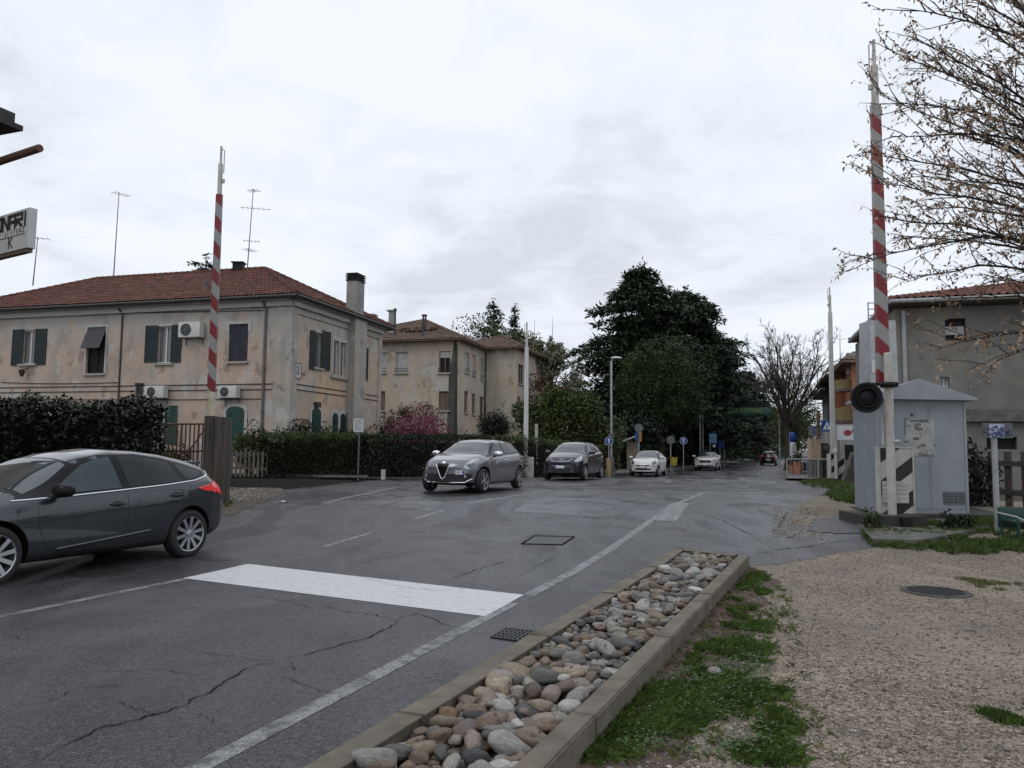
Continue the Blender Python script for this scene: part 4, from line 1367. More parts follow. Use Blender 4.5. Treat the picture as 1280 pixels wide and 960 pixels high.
# white surrounds
def surround(f, h, w, top, ears=0.0, side=True):
    u0, u1, z0, z1 = h
    mb = MB()
    f.box(mb, u0 - w, u1 + w, z1, z1 + top, .003, .028)
    zl = z0 if side else z1 - ears
    f.box(mb, u0 - w, u0 - .001, zl, z1 - .001, .003, .028); f.box(mb, u1 + .001, u1 + w, zl, z1 - .001, .003, .028)
    return mb.build('window_surround', M['white_trim'], house)
surround(hf, W2, .10, .13); surround(hf, W4, .14, .14, .34, False); surround(hf, W3, .03, .12, .1, False)
# tilted blind in the tall window
u0, u1, z0, z1 = W2
mb = MB(); zc = hf.uz(120, 436)[1]
mb.obox(hf.P(u0, z1 - .02, -.05), hf.d * (u1 - u0), f_ := (hf.P(0, zc, .38) - hf.P(0, z1, -.05)), hf.n * .03 + Vector((0, 0, .01)))
mb.build('blind', M['awning'], house)
# arched green doors: front and flank
def arch_door(f, px, mat_, white=.14, split=True):
    u0, u1, z0, z1 = f.rect(*px)
    c, hw = (u0 + u1) / 2, (u1 - u0) / 2
    def poly(w, top):
        pts = [(-hw - w, z0), (hw + w, z0)]
        for k in range(11):
            a = PI * k / 10
            pts.append(((hw + w) * math.cos(a), z1 - .22 + (top) * math.sin(a)))
        return pts
    mb = MB(); mb.prism([(c + p[0], p[1]) for p in poly(white, .22 + white)], f.P(0, 0, .003), f.d, Vector((0, 0, 1)), f.n * .05)
    s = mb.build('door_surround', M['white_trim'], house)
    mb = MB(); mb.prism([(c + p[0], p[1]) for p in poly(0, .22)], f.P(0, 0, .054), f.d, Vector((0, 0, 1)), f.n * .012)
    n = max(4, int(hw * 2 / .12))
    for k in range(n):
        a = c - hw + 2 * hw * k / n
        f.box(mb, a + .012, a + 2 * hw / n - .012, z0 + .1, z1 - .30, .067, .078)
    return mb.build('door', M[mat_], house)
arch_door(hf, (284, 508, 304.5, 562), 'door_green')
surround(hf, G1, .10, .14)
arch_door(hs, (389, 510, 399, 548), 'door_green', .16)
arch_door(hs, (414.5, 516, 420.5, 548), 'shutter', .14)
arch_door(hs, (424.5, 517, 430, 548), 'shutter', .14)
u0, u1, z0, z1 = hs.rect(431.5, 516, 438, 548)
mb = MB(); slats(mb, hs, u0, u1, z0, z1, .07, .11); mb.build('shutter', M['door_green'], house)
for hh in (S1, S2a, S2b, S3): add_window(house, hs, hh, glass='curtain' if hh is not S3 else 'glass', mull=0, sill=hh in (S1, S3))
for px, out in (((387.5, 413, 393, 462), .05), ((402, 414, 411.5, 463), .05), ((444.5, 433, 449, 475), .05), ((455.3, 435, 458.8, 476), .05)):
    shutter_leaf(hs, px, 'shutter', out)
u0, u1 = S2a[0], S2b[1]
mb = MB()
for a, b in ((S2a[0] - .14, S2a[0] - .001), (S2a[1] + .001, S2b[0] - .001), (S2b[1] + .001, S2b[1] + .14)):
    hs.box(mb, a, b, S2a[2], S2a[3], .003, .03)
hs.box(mb, u0 - .14, u1 + .14, S2a[3] + .001, S2a[3] + .2, .003, .03)
mb.build('window_surround', M['white_trim'], house)
mb = MB(); hs.box(mb, u0 - .2, u1 + .2, S2a[2] - .13, S2a[2] - .002, .003, .13); mb.build('sill', M['sill'], house)
surround(hs, S1, .05, .16, .1, False)
# lantern, vents, cables, pipes
mb = MB()
def dp(f, px, w, z0, z1, m, out=.05):
    u_ = f.uz(px, 450)[0]; mb2 = MB(); mb2.tube([f.P(u_, z0, out), f.P(u_, z1, out)], w, 8)
    for zz in np.arange(z0 + 1, z1, 1.9): mb2.tube([f.P(u_, zz, out), f.P(u_, zz + .06, out)], w * 1.35, 8)
    mb2.tube([f.P(u_, z1, out), f.P(u_, z1 + .25, .3)], w, 8)
    return mb2.build('downpipe', M[m], house)
dp(hf, 331, .065, GZ, EZ - .35, 'pipe_grey'); dp(hf, 151, .04, 2.4, EZ - .35, 'gutter', .04)
mb = MB()
for (pa, pb) in (((0, 391), (330, 388)), ((0, 498), (330, 498.5)), ((2, 478), (150, 478))):
    a, b = hf.uz(*pa), hf.uz(*pb)
    mb.tube([hf.P(a[0] + (b[0] - a[0]) * k / 8, a[1] + (b[1] - a[1]) * k / 8 - .06 * math.sin(PI * k / 8), .03) for k in range(9)], .017, 5)
for px in (390, 395):
    a = hs.uz(px, 506)
    mb.tube([hs.P(a[0] - 1.2, a[1] - .7, .03), hs.P(a[0] + 1.2, a[1] - .75, .03)], .012, 5)
mb.build('wiring', M['cable'], house)
a = hs.uz(394, 506); mb = MB(); mb.bbox(hs.P(a[0], a[1], .12), (.34, .2, .24), PI / 2 - R(16.2)); mb.build('vent_box', M['gutter'], house)
a = hf.uz(34, 468); mb = MB(); p = hf.P(a[0], a[1], .3)
mb.lathe([(.03, .22), (.16, .17), (.07, -.12), (.0, -.14)], p, n=8); mb.tube([p + Vector((0, 0, .2)), hf.P(a[0], a[1] + .3, .01)], .02, 5)
mb.build('wall_lantern', M['gutter'], house)
# number plate on the flank
u0, u1, z0, z1 = hs.rect(367.5, 453, 376, 474)
mb = MB(); hs.box(mb, u0, u1, z0, z1, .003, .03); pl = mb.build('number_panel', M['white_trim'], house)
mb = MB()
put_text(mb, '20', .52, hs.P((u0 + u1) / 2 - .17, (z0 + z1) / 2, .034), hs.d, (0, 0, 1))
put_text(mb, '+48', .24, hs.P((u0 + u1) / 2 + .42, (z0 + z1) / 2 - .12, .034), hs.d, (0, 0, 1))
mb.build('lettering', M['cable'], pl)
mb = MB(); t_ = .05
hs.box(mb, u0 + .02, u1 - .02, z0 + .02, z0 + .05, .031, .036); hs.box(mb, u0 + .02, u1 - .02, z1 - .05, z1 - .02, .031, .036)
hs.box(mb, u0 + .02, u0 + .05, z0 + .05, z1 - .05, .031, .036); hs.box(mb, u1 - .05, u1 - .02, z0 + .05, z1 - .05, .031, .036)
mb.build('border', M['cable'], pl)

def aircon(f, px, label):
    u0, u1, z0, z1 = f.rect(*px)
    t = thing('air_conditioner', label, 'air conditioner', f.P((u0 + u1) / 2, z0, .3), 0, 'air conditioners on the railway house')
    c = f.P((u0 + u1) / 2, (z0 + z1) / 2, .26)
    rz = math.atan2(f.d.y, f.d.x)
    mb = MB(); mb.bbox(c, (u1 - u0, .34, z1 - z0), rz, .03); mb.build('casing', M['ac'], t, True)
    r = (z1 - z0) * .40
    fc = f.P(u0 + (u1 - u0) * .64, (z0 + z1) / 2, .432)
    m4 = Matrix.Translation(fc) @ f.n.to_track_quat('Z', 'Y').to_matrix().to_4x4()
    mb = MB(); mb.lathe([(r, 0), (r, .012), (r * .96, .02), (r * .93, .010), (.001, .010)], n=28, mat4=m4)
    mb.build('fan_opening', M['fan'], t)
    mb = MB()
    for k in range(1, 5):
        rr = r * k / 4.6
        mb.tube([m4 @ Vector((rr * math.cos(a), rr * math.sin(a), .022)) for a in np.linspace(0, 2 * PI, 25)], .006, 4, caps=False)
    for k in range(8):
        a = PI * k / 4
        mb.tube([m4 @ Vector((.03 * math.cos(a), .03 * math.sin(a), .022)), m4 @ Vector((r * math.cos(a), r * math.sin(a), .022))], .005, 4)
    mb.lathe([(r * .22, .016), (r * .2, .03), (.001, .032)], n=14, mat4=m4)
    mb.build('fan_grille', M['pipe_grey'], t)
    mb = MB()
    for uu in (u0 + .12, u1 - .12):
        mb.obox(f.P(uu - .02, z0 - .035, .004), f.d * .04, f.n * .42, Vector((0, 0, .03)))
        mb.obox(f.P(uu - .02, z0 - .30, .004), f.d * .04, f.n * .03, Vector((0, 0, .265)))
    mb.build('bracket', M['pipe_grey'], t)
aircon(hf, (231, 404, 257, 423), 'white air conditioner high on the cream house between two upper windows')
aircon(hf, (189, 483, 212, 498), 'white air conditioner on the cream house above the half open green shutter')
aircon(hf, (280, 483, 302, 498), 'white air conditioner on the cream house above the closed green arched door')

def antenna(name, label, p, top, bars, lean=0):
    t = thing(name, label, 'antenna', p)
    mb = MB(); q = Vector((p.x + lean, p.y, top)); mb.tube([p, q], [.03, .018], 6); mb.build('mast', M['pipe_grey'], t)
    mb = MB()
    for (f, w, ang, n) in bars:
        c = p.lerp(q, f); d = Vector((math.cos(ang), math.sin(ang), 0)); e = Vector((-d.y, d.x, 0))
        mb.tube([c - d * w * .6, c + d * w], .012, 4)
        for k in range(n):
            x = c + d * w * (-.5 + 1.4 * k / max(1, n - 1))
            mb.tube([x - e * .32, x + e * .32], .008, 4)
    mb.build('aerial', M['pipe_grey'], t)
antenna('television_antenna', 'thin mast with one small aerial on the ridge of the cream house', at(142, 346, 38.3), at(144, 240, 38.3).z, [(.98, .5, .9, 5)], .05)
antenna('television_antenna', 'antenna mast with three aerials at the right end of the cream house ridge', at(309, 338, 38), at(314, 236, 38).z, [(.98, .25, 1.3, 4), (.76, .9, .25, 6), (.36, .5, .3, 5), (.25, .4, 1.2, 4)], .15)
antenna('television_antenna', 'short thin antenna mast on the left slope of the cream house roof', at(41, 357, 36.5), at(45, 296, 36.5).z, [(.97, .5, .3, 4)], .1)

# ---- the abandoned villa behind
VC = (-3.47, 50.0)
vf = Fac(VC, (-ca, sa)); vs_ = Fac(VC, (sa, ca))
VZ = vf.uz(570, 426)[1]
villa = thing('abandoned_villa', 'neglected two storey villa with stained yellow walls and a holed tiled roof', 'house', (*VC, 0))
VL, VD = 10.2, 5.55
up_ = [vf.rect(464, 441, 482, 466), vf.rect(495, 440, 509, 466), vf.rect(549, 439, 562.5, 466)]
dn_ = [vf.rect(470, 489, 481, 513), vf.rect(548.5, 489, 562, 513)]
mb = MB(); vf.wall(mb, 0, VL, -.3, VZ, up_ + dn_, .16)
su = [vs_.rect(581.5, 441, 586.5, 466), vs_.rect(590.5, 444, 594.5, 469), vs_.rect(600.5, 448, 604, 474)]
sd = [vs_.rect(580.5, 489, 584.5, 516), vs_.rect(590, 492, 594, 518), vs_.rect(600, 496, 604.5, 528)]
vs_.wall(mb, 0, VD, -.3, VZ, su + sd, .16)
wf = Fac(vs_.P(VD, 0)[:2], (ca, -sa)); WW = 2.35
we = wf.P(WW, 0); wsd = Fac(we[:2], (sa, ca))
wf.wall(mb, 0, WW, -.3, VZ + .1, []); 
wu = wsd.rect(648, 456, 654, 480); wd = wsd.rect(647, 496, 650.5, 518)
WD = 7.5
wsd.wall(mb, 0, WD, -.3, VZ + .1, [wu, wd], .16)
b1 = vs_.P(VD + WD, 0); bk = Fac(wsd.P(WD, 0)[:2], (-ca, sa), b1 + Vector((sa, ca, 0)) * 9)
bk.wall(mb, 0, WW + VL, -.3, VZ, []); lf = Fac(vf.P(VL, 0)[:2], (sa, ca), vf.P(VL + 9, 0)); lf.wall(mb, 0, VD + WD, -.3, VZ, [])
mb.build('wall', M['villa'], villa)
for k, h in enumerate(up_):
    w = add_window(villa, vf, h, .16, 'void' if k == 2 else 'roller', 'roller' if k < 2 else 'wood_sh', 0 if k < 2 else 1, True)
for h in dn_: add_window(villa, vf, h, .16, 'wood_sh', 'wood_sh', 1)
for h in su: add_window(villa, vs_, h, .16, 'roller', 'roller', 0)
for h in sd: add_window(villa, vs_, h, .16, 'wood_sh', 'wood_sh', 1, h is not sd[2])
add_window(villa, wsd, wu, .16, 'curtain', 'void', 1); add_window(villa, wsd, wd, .16, 'wood_sh', 'wood_sh', 1)
u0, u1, z0, z1 = up_[2]
mb = MB(); vf.box(mb, u0 + .05, u1 - .05, z1 - .42, z1 - .04, -.10, -.06); mb.build('roller_shutter', M['roller'], villa)
# iron rails under upper sills
for f, hh in ((vf, up_), (vs_, su)):
    mb = MB()
    for u0, u1, z0, z1 in hh:
        for zz in (.12, .28): mb.tube([f.P(u0 - .05, z0 + zz, .06), f.P(u1 + .05, z0 + zz, .06)], .018, 5)
    mb.build('window_rail', M['gutter'], villa)
# rain stains with drainpipes at the corner
mb = MB()
a = vf.rect(566.5, 426, 571.5, 560)
mb.tube([vf.P(a[0] + .12, 0, .07), vf.P(a[0] + .12, VZ - .2, .07)], .055, 8); mb.build('downpipe', M['gutter'], villa)
mb = MB()
prof = [(-.05, -.3), (.75, -.3), (.70, 3.0), (.62, 5.0), (.62, 6.6), (.42, 7.4), (.28, VZ - .02), (.16, VZ - .02), (.05, 6.8)]
mb.prism([(p[0], p[1]) for p in prof], vf.P(-.0, 0, .003), vf.d, Vector((0, 0, 1)), vf.n * .006); mb.build('rain_stain', M['villa_stain'], villa)
mb = MB(); p = vs_.P(VD - .07, 0, .06); mb.tube([p, Vector((p.x, p.y, VZ - .1))], .055, 8); mb.build('downpipe', M['gutter'], villa)
OV = .55
mb = MB()
A_, B_ = vf.P(VL + OV, 0, OV), vf.P(-OV, 0, OV); Cc = vs_.P(VD + WD + OV, 0, OV); Dd = lf.P(VD + WD + OV, 0, OV)
v0, v1 = hip_roof(mb, A_, B_, Cc, Dd, VZ + .05, 2.5, pitch=.24, amp=.05)
wa, wb = wf.P(-2.6, 0, OV), wf.P(WW + OV, 0, OV); wc, wd_ = wsd.P(WD + OV, 0, OV), bk.P(WW + 2.6, 0, OV)
hip_roof(mb, wa, wb, wc, wd_, VZ + .15, 1.45, pitch=.24, amp=.05)
vroof = mb.build('roof', M['tiles_old'], villa)
mb = MB()
for quad, z in (((A_, B_, Cc, Dd), VZ), ((wa, wb, wc, wd_), VZ + .1)):
    mb.prism([(p.x, p.y) for p in quad], (0, 0, z), (1, 0, 0), (0, 1, 0), Vector((0, 0, .05)))
mb.build('eaves_boarding', M['wood_sh'], villa)
# the hole: broken edge with rafters showing
c = (v0 + v1) / 2
dirx = vf.d; slope = ((A_ + B_) / 2); slope = Vector((*slope.xy, VZ + .05)) - c
T = slope.length; slope.normalize(); nn = dirx.cross(slope); nn = nn if nn.z > 0 else -nn
hole_c = at(523, 405, 53.3)
hc = hole_c - nn * (hole_c - c).dot(nn)
mb = MB(); rr = random.Random(4)
poly = [((1.05 + rr.uniform(-.25, .25)) * math.cos(a), (.55 + rr.uniform(-.15, .15)) * math.sin(a)) for a in np.linspace(0, 2 * PI, 15)[:-1]]
mb.prism(poly, hc + nn * .075, dirx, slope, nn * .03); hole = mb.build('roof_hole', M['void'], vroof)
mb = MB()
for k in range(-2, 3):
    mb.obox(hc + dirx * (.38 * k) - slope * .45 + nn * .11, dirx * .08, slope * .9, nn * .05)
for k in range(26):
    a = rr.uniform(0, 2 * PI); rad = rr.uniform(.95, 1.25)
    p = hc + dirx * (1.1 * rad * math.cos(a)) + slope * (.6 * rad * math.sin(a)) + nn * .14
    mb.box(p, (.22, .3, .04), rr.uniform(0, 3))
mb.build('broken_tiles', M['tiles_old'], vroof)
for px, py0, py1, w in ((463, 402, 395, .62), (489.5, 400, 389.5, .34)):
    mb = MB(); p = at(px, py0, 53.5); q = at(px, py1, 53.5)
    mb.box((p.x, p.y, (p.z + q.z) / 2 - .5), (w, w * .8, q.z - p.z + 1.0), R(-16)); mb.box((q.x, q.y, q.z + .05), (w + .2, w * .8 + .2, .1), R(-16))
    mb.build('chimney', M['plaster_grey'], vroof)
mb = MB()
for px, py0, py1 in ((494, 420, 388), (529, 420, 395.5), (532, 412, 395.5)):
    p, q = at(px, py0, 49.3), at(px, py1, 49.3)
    mb = MB(); mb.tube([p, q], .06, 7); mb.tube([q, q + Vector((0, 0, .12))], .1, 7); mb.build('flue_pipe', M['gutter'], villa)

# ---- the grey rendered house on the right
gf = Fac((13.6, 28.0), (ca, -sa)); 
ga = gf.uz(1118, 386); GEZ = ga[1]
ghouse = thing('grey_house', 'grey rendered house with red tiled roof behind the grey metal hut', 'house', (13.6, 28.0, 0))
M['render'] = mat('patched_grey_render', (0.185, 0.18, 0.17), 0.9, scale=0.55, col2=(0.12, 0.117, 0.11), detail=9, bump=0.25, bscale=20)
mixin(M['render'], (0.225, 0.205, 0.165), 0.35, 0.50, 0.60, (1, 1, 1), 0.7, 4.4, 7); mixin(M['render'], (0.09, 0.087, 0.082), 0.8, 0.50, 0.72, (1, 1, .5), 0.7, 9.1, 8)
u00 = ga[0]; GL = 15.0
gw = gf.rect(1181, 398, 1208, 425); gw2 = gf.rect(1175, 471, 1187, 484); gw3 = gf.rect(1233, 546, 1272, 562)
mb = MB(); gf.wall(mb, u00, u00 + GL, -.3, GEZ, [gw, gw2, gw3], .25)
gl = Fac(gf.P(u00, 0)[:2], (sa, ca), (0, 20, 0)); gl.wall(mb, 0, 10, -.3, GEZ, [])
mb.build('wall', M['render'], ghouse)
mb = MB(); zc_ = gf.uz(1240, 527)[1]; gf.box(mb, u00, u00 + GL, zc_, zc_ + .42, .003, .22); mb.build('ledge', M['slab'], ghouse)
add_window(ghouse, gf, gw, .25, 'void', 'void', 1, False)
u0, u1, z0, z1 = gw
mb = MB(); gf.box(mb, u0 + .03, u1 - .03, z0 + .2, z0 + .5, -.16, -.12); mb.build('blind', M['roller'], ghouse)
add_window(ghouse, gf, gw2, .25, 'curtain', 'pvc', 1, False); add_window(ghouse, gf, gw3, .25, 'void', 'void', 0, False)
p = gf.P(u00 + .28, 0, .08)
mb = MB(); mb.tube([Vector((p.x, p.y, 0)), Vector((p.x, p.y, GEZ - .1))], .075, 8); mb.build('downpipe', M['zinc'], ghouse)
mb = MB()
OV = .7
A_, B_ = gf.P(u00 - .25, 0, OV), gf.P(u00 + GL + .3, 0, OV); Cc, Dd = B_ + Vector((sa, ca, 0)) * 10.8, A_ + Vector((sa, ca, 0)) * 10.8
hip_roof(mb, A_, B_, Cc, Dd, GEZ + .22, 1.35, pitch=.26, amp=.06, row=.38)
groof = mb.build('roof', M['tiles_red'], ghouse)
mb = MB(); mb.prism([(q.x, q.y) for q in (A_, B_, Cc, Dd)], (0, 0, GEZ + .10), (1, 0, 0), (0, 1, 0), Vector((0, 0, .09)))
mb.build('eaves_boarding', M['wood_sh'], ghouse)
mb = MB(); mb.tube([Vector((*A_.xy, GEZ + .16)), Vector((*B_.xy, GEZ + .16))], .08, 8); mb.tube([Vector((*A_.xy, GEZ + .16)), Vector((*Dd.xy, GEZ + .16))], .08, 8)
mb.build('gutter', M['zinc'], ghouse)

# ---- orange apartment house further down the street, in three steps
M['orange'] = mat('orange_plaster', (0.34, 0.145, 0.085), 0.9, scale=1.2, col2=(0.27, 0.115, 0.07))
M['yellow_wall'] = mat('ochre_balcony', (0.20, 0.16, 0.07), 0.85, scale=2, var=0.15)
apt = thing('apartment_house', 'orange plastered apartment house with ochre balconies down the street', 'apartment building', (23.5, 52, 0))
def block(px0, px1, Y, py_top, mats_, name, over, dep=11):
    a, b = at(px0, 560, Y), at(px1, 560, Y); z = at(px0, py_top, Y).z
    mb = MB(); mb.obox(Vector((a.x, Y, -.2)), Vector((b.x - a.x, -.0, 0)), Vector((dep * .36, dep, 0)), Vector((0, 0, z + .2)))
    mb.build('wall', mats_, apt)
    mb = MB(); o = Vector((a.x - over, Y - over * .7, z))
    w, d_ = Vector((b.x - a.x + over * 2, 0, 0)), Vector((dep * .36, dep, 0)) + Vector((0, over * 1.4, 0))
    mb.obox(o, w, d_, Vector((0, 0, .14))); mb.build('eaves_boarding', M['wood_sh'], apt)
    mb = MB(); e0, e1 = o + Vector((0, 0, .14)), o + w + Vector((0, 0, .14)); 
    rdg = d_ * .5 + Vector((0, 0, 1.3)); tile_plane(mb, e0, e1, e0 + rdg + w * .3, e1 + rdg - w * .1, .3, .45, .05); tile_plane(mb, e0 + d_, e0, e0 + rdg + w * .3, e0 + rdg + w * .3, .3, .45, .05)
    tile_plane(mb, e1 + d_, e0 + d_, e1 + rdg - w * .1, e0 + rdg + w * .3, .3, .45, .05)
    mb.build('roof', M['tiles_old'], apt)
    return a, b, z
a, b, z = block(1067, 1130, 50, 454, M['orange'], 'front', .85)
def balcony(px0, px1, py0, py1, Y):
    p = at(px0, py0, Y); q = at(px1, py1, Y)
    mb = MB(); mb.obox(Vector((p.x, Y, q.z)), Vector((q.x - p.x, 0, 0)), Vector((0, 1.3, 0)), Vector((0, 0, .16)))
    s_ = mb.build('balcony', M['slab'], apt)
    mb = MB(); mb.obox(Vector((p.x, Y, q.z + .162)), Vector((q.x - p.x, 0, 0)), Vector((0, .1, 0)), Vector((0, 0, p.z - q.z - .16)))
    mb.obox(Vector((p.x, Y + .102, q.z + .162)), Vector((.1, 0, 0)), Vector((0, 1.2, 0)), Vector((0, 0, p.z - q.z - .16)))
    mb.build('parapet', M['yellow_wall'], s_)
for px0, px1, py0, py1 in ((1052, 1066.5, 474, 489), (1054, 1066.5, 509, 528)): balcony(px0, px1, py0, py1, 50.6)
a2, b2, z2 = block(1044, 1066.5, 57, 470, M['orange'], 'middle', .8)
a3, b3, z3 = block(1035, 1043.8, 64, 489, M['plaster_grey'], 'rear', .75)
for px, py, Y in ((1062, 492, 56.9), (1060, 478, 56.9)):
    p = at(px, py, Y); mb = MB(); mb.obox(p, (.9, 0, 0), (0, .08, 0), (0, 0, -1.5)); mb.build('window', M['glass'], apt)
mb = MB()
for (px, py0, py1, Y) in ((1072, 452, 443, 51), ): 
    p, q = at(px, py0, Y), at(px, py1, Y); mb.box((q.x, Y + 1, q.z - .5), (.5, .5, 1.4))
mb.build('chimney', M['plaster_grey'], apt)
antenna('television_antenna', 'thin hooked antenna over the orange apartment house roof', at(1050.5, 452, 52), at(1050.5, 423, 52).z, [(.98, .9, .1, 3)])
# shop fascia signs in front of it
def sign_board(name, label, px0, py0, px1, py1, Y, m, thick=.15):
    p, q = at(px0, py0, Y), at(px1, py1, Y)
    t = thing(name, label, 'sign', (p.x, Y, q.z))
    mb = MB(); mb.obox(Vector((p.x, Y, q.z)), Vector((q.x - p.x, 0, 0)), Vector((0, thick, 0)), Vector((0, 0, p.z - q.z))); mb.build('board', m, t)
    return t, p, q
M['sign_white'] = mat('sign_white', (0.50, 0.51, 0.52), 0.45, var=0.08)
M['sign_blue'] = mat('sign_blue', (0.007, 0.045, 0.22), 0.4, var=0.1)  # blue darkened too for the tree shade on the far signs
M['sign_red'] = mat('sign_red', (0.28, 0.02, 0.055), 0.4, var=0.1)
M['sign_grey'] = mat('sign_back_grey', (0.12, 0.125, 0.13), 0.5, var=0.12, metal=0.4)  # grey kept dim: shade of the trees over the far signs is in it
M['ink'] = mat('black_lettering', (0.02, 0.02, 0.03), 0.5)
t, p, q = sign_board('shop_sign', 'long pale shop fascia with a red oval under the orange apartment house', 1047, 532, 1072, 550, 46, M['sign_white'])
mb = MB(); c = at(1059.5, 541, 45.99)
mb.prism([(.22 * math.cos(a), .17 * math.sin(a)) for a in np.linspace(0, 2 * PI, 20)[:-1]], c, (1, 0, 0), (0, 0, 1), Vector((0, -.01, 0))); mb.build('logo', M['sign_red'], t)
mb = MB(); put_text(mb, 'A', .62, at(1068.5, 537, 45.98), (1, 0, 0), (0, 0, 1)); mb.build('lettering', M['ink'], t)
mb = MB()
for px in (1049, 1070):
    w_ = at(px, 550, 46); mb.tube([Vector((w_.x, 46.08, w_.z)), Vector((w_.x, 46.08, 0))], .05, 6)
mb.build('post', M['pipe_grey'], t)
t, p, q = sign_board('shop_sign', 'pale shop sign with a dark letter beside the blue crossing sign', 1011, 532, 1029, 545, 47, M['sign_grey'])
mb = MB(); put_text(mb, 'G', .6, at(1020.5, 538, 46.98), (1, 0, 0), (0, 0, 1)); mb.build('lettering', M['sign_blue'], t)
mb = MB(); w_ = at(1013, 545, 47); mb.tube([Vector((w_.x, 47.08, w_.z)), Vector((w_.x, 47.08, 0))], .05, 6); mb.build('post', M['pipe_grey'], t)
# low shop building under the fascia
shop = thing('shop_building', 'low grey shop building with dark front at the foot of the apartment house', 'shop', (*at(1060, 590, 47.5).xy, 0))
p, q = at(1028, 548, 47.6), at(1078, 548, 47.6)
mb = MB(); mb.obox(Vector((p.x, 47.6, 0)), Vector((q.x - p.x, 0, 0)), Vector((.6, 2.2, 0)), Vector((0, 0, 3.2))); mb.build('wall', M['plaster_grey'], shop)
mb = MB(); a, b = at(1056, 556, 47.59), at(1070, 575, 47.59); mb.obox(Vector((a.x, 47.57, b.z)), Vector((b.x - a.x, 0, 0)), Vector((0, .02, 0)), Vector((0, 0, a.z - b.z))); mb.build('window', M['void'], shop)

# ---- the corner of a house at the far left with its sign
M['eave_dark'] = mat('dark_eaves', (0.03, 0.027, 0.026), 0.7, var=0.3)
lh = thing('roadside_house', 'house at the left edge showing only its dark eaves corner', 'house', (-11.0, 14.6, 0))
ec = at(29, 160, 14.5)
d1 = Vector((-.35, -.937, 0)); d2 = Vector((-.937, .35, 0))          # along the road back to the camera, and away from it
zE = at(29, 164, 14.5).z
mb = MB(); w0 = Vector((ec.x, ec.y, 0)) + d1 * .55 + d2 * .62
mb.obox(w0 + Vector((0, 0, -.1)), d1 * 12, d2 * 8, Vector((0, 0, zE + .08))); mb.build('wall', M['plaster_house'], lh)
mb = MB(); mb.obox(Vector((ec.x, ec.y, zE)), d1 * 13, d2 * 9, Vector((0, 0, .10)))
mb.obox(Vector((ec.x, ec.y, zE + .102)) + d1 * .1 + d2 * .1, d1 * 12.8, d2 * 8.8, Vector((0, 0, .22))); mb.build('eaves', M['eave_dark'], lh)
mb = MB(); mb.obox(w0 - d1 * .3 - d2 * .28 + Vector((0, 0, zE - .36)), d1 * 12, d2 * 8, Vector((0, 0, .358))); mb.build('cornice', M['slab'], lh)
bp0 = at(50, 185, 13.6); bp1 = at(-40, 215, 14.6)
mb = MB(); mb.tube([bp1, bp0], [.07, .07], 8); mb.build('wall_bracket', M['rust'], lh)
sg = at(46, 290, 13.0)
sign = thing('hanging_sign', 'white illuminated shop sign box hanging at the left edge', 'sign', (sg.x, sg.y, at(46, 315, 13).z))
a, b = at(37, 259, 13.0), at(36, 309, 13.0)
sd_ = (at(0, 270, 13.55) - a); sd_.z = 0; sd_.normalize()
nfront = Vector((sd_.y, -sd_.x, 0)); nfront = nfront if nfront.dot(-a) > 0 else -nfront
h_ = a.z - b.z
mb = MB(); mb.obox(Vector((a.x, a.y, b.z)) - nfront * .13, sd_ * 2.4, nfront * .13, Vector((0, 0, h_))); mb.build('box', M['sign_white'], sign)
mb = MB(); mb.obox(Vector((a.x, a.y, b.z - .06)) - nfront * .12 + sd_ * .06, sd_ * 2.3, nfront * .10, Vector((0, 0, .058))); mb.build('trim', M['wood_sh'], sign)
ex = -sd_
def on_sign(u, v): return Vector((a.x, a.y, b.z)) + sd_ * u + nfront * .006 + Vector((0, 0, v * h_))
mb = MB()
bar = .035
def stroke(pts, w=.030):
    for p_, q_ in zip(pts, pts[1:]):
        P_, Q_ = on_sign(*p_), on_sign(*q_)
        d_ = (Q_ - P_).normalized(); s_ = d_.cross(nfront) * w
        mb.add([P_ - s_ - d_ * w, Q_ - s_ + d_ * w, Q_ + s_ + d_ * w, P_ + s_ - d_ * w], [(0, 1, 2, 3)])
for (u, ch) in ((.12, 'I'), (.22, 'R'), (.46, 'A'), (.70, 'N'), (.94, 'O'), (1.18, 'N')):
    if ch == 'I': stroke([(u, .60), (u, .90)])
    if ch == 'R': stroke([(u + .19, .90), (u, .90), (u, .76), (u + .19, .76)]); stroke([(u + .17, .74), (u + .02, .60)]); stroke([(u + .19, .76), (u + .19, .66)])
    if ch == 'A': stroke([(u + .18, .60), (u + .18, .90), (u, .90), (u, .60)]); stroke([(u + .18, .74), (u, .74)])
    if ch == 'N': stroke([(u + .18, .60), (u + .18, .90)]); stroke([(u + .18, .90), (u, .60)]); stroke([(u, .60), (u, .90)])
    if ch == 'O': stroke([(u, .60), (u + .18, .60), (u + .18, .90), (u, .90), (u, .60)])
put_text(mb, 'L I   I T E N Z', .13, on_sign(.12, .47), ex, (0, 0, 1), align='RIGHT', sx=.9)
stroke([(.10, .37), (1.6, .37)], .006)
put_text(mb, 'K', .30, on_sign(.58, .20), ex, (0, 0, 1))
mb.build('lettering', M['ink'], sign)
mb = MB(); mb.tube([Vector((a.x, a.y, a.z)) + sd_ * 1.2 - nfront * .07, Vector((bp1.x, bp1.y, bp1.z))], .025, 6); mb.build('hanger', M['rust'], sign)
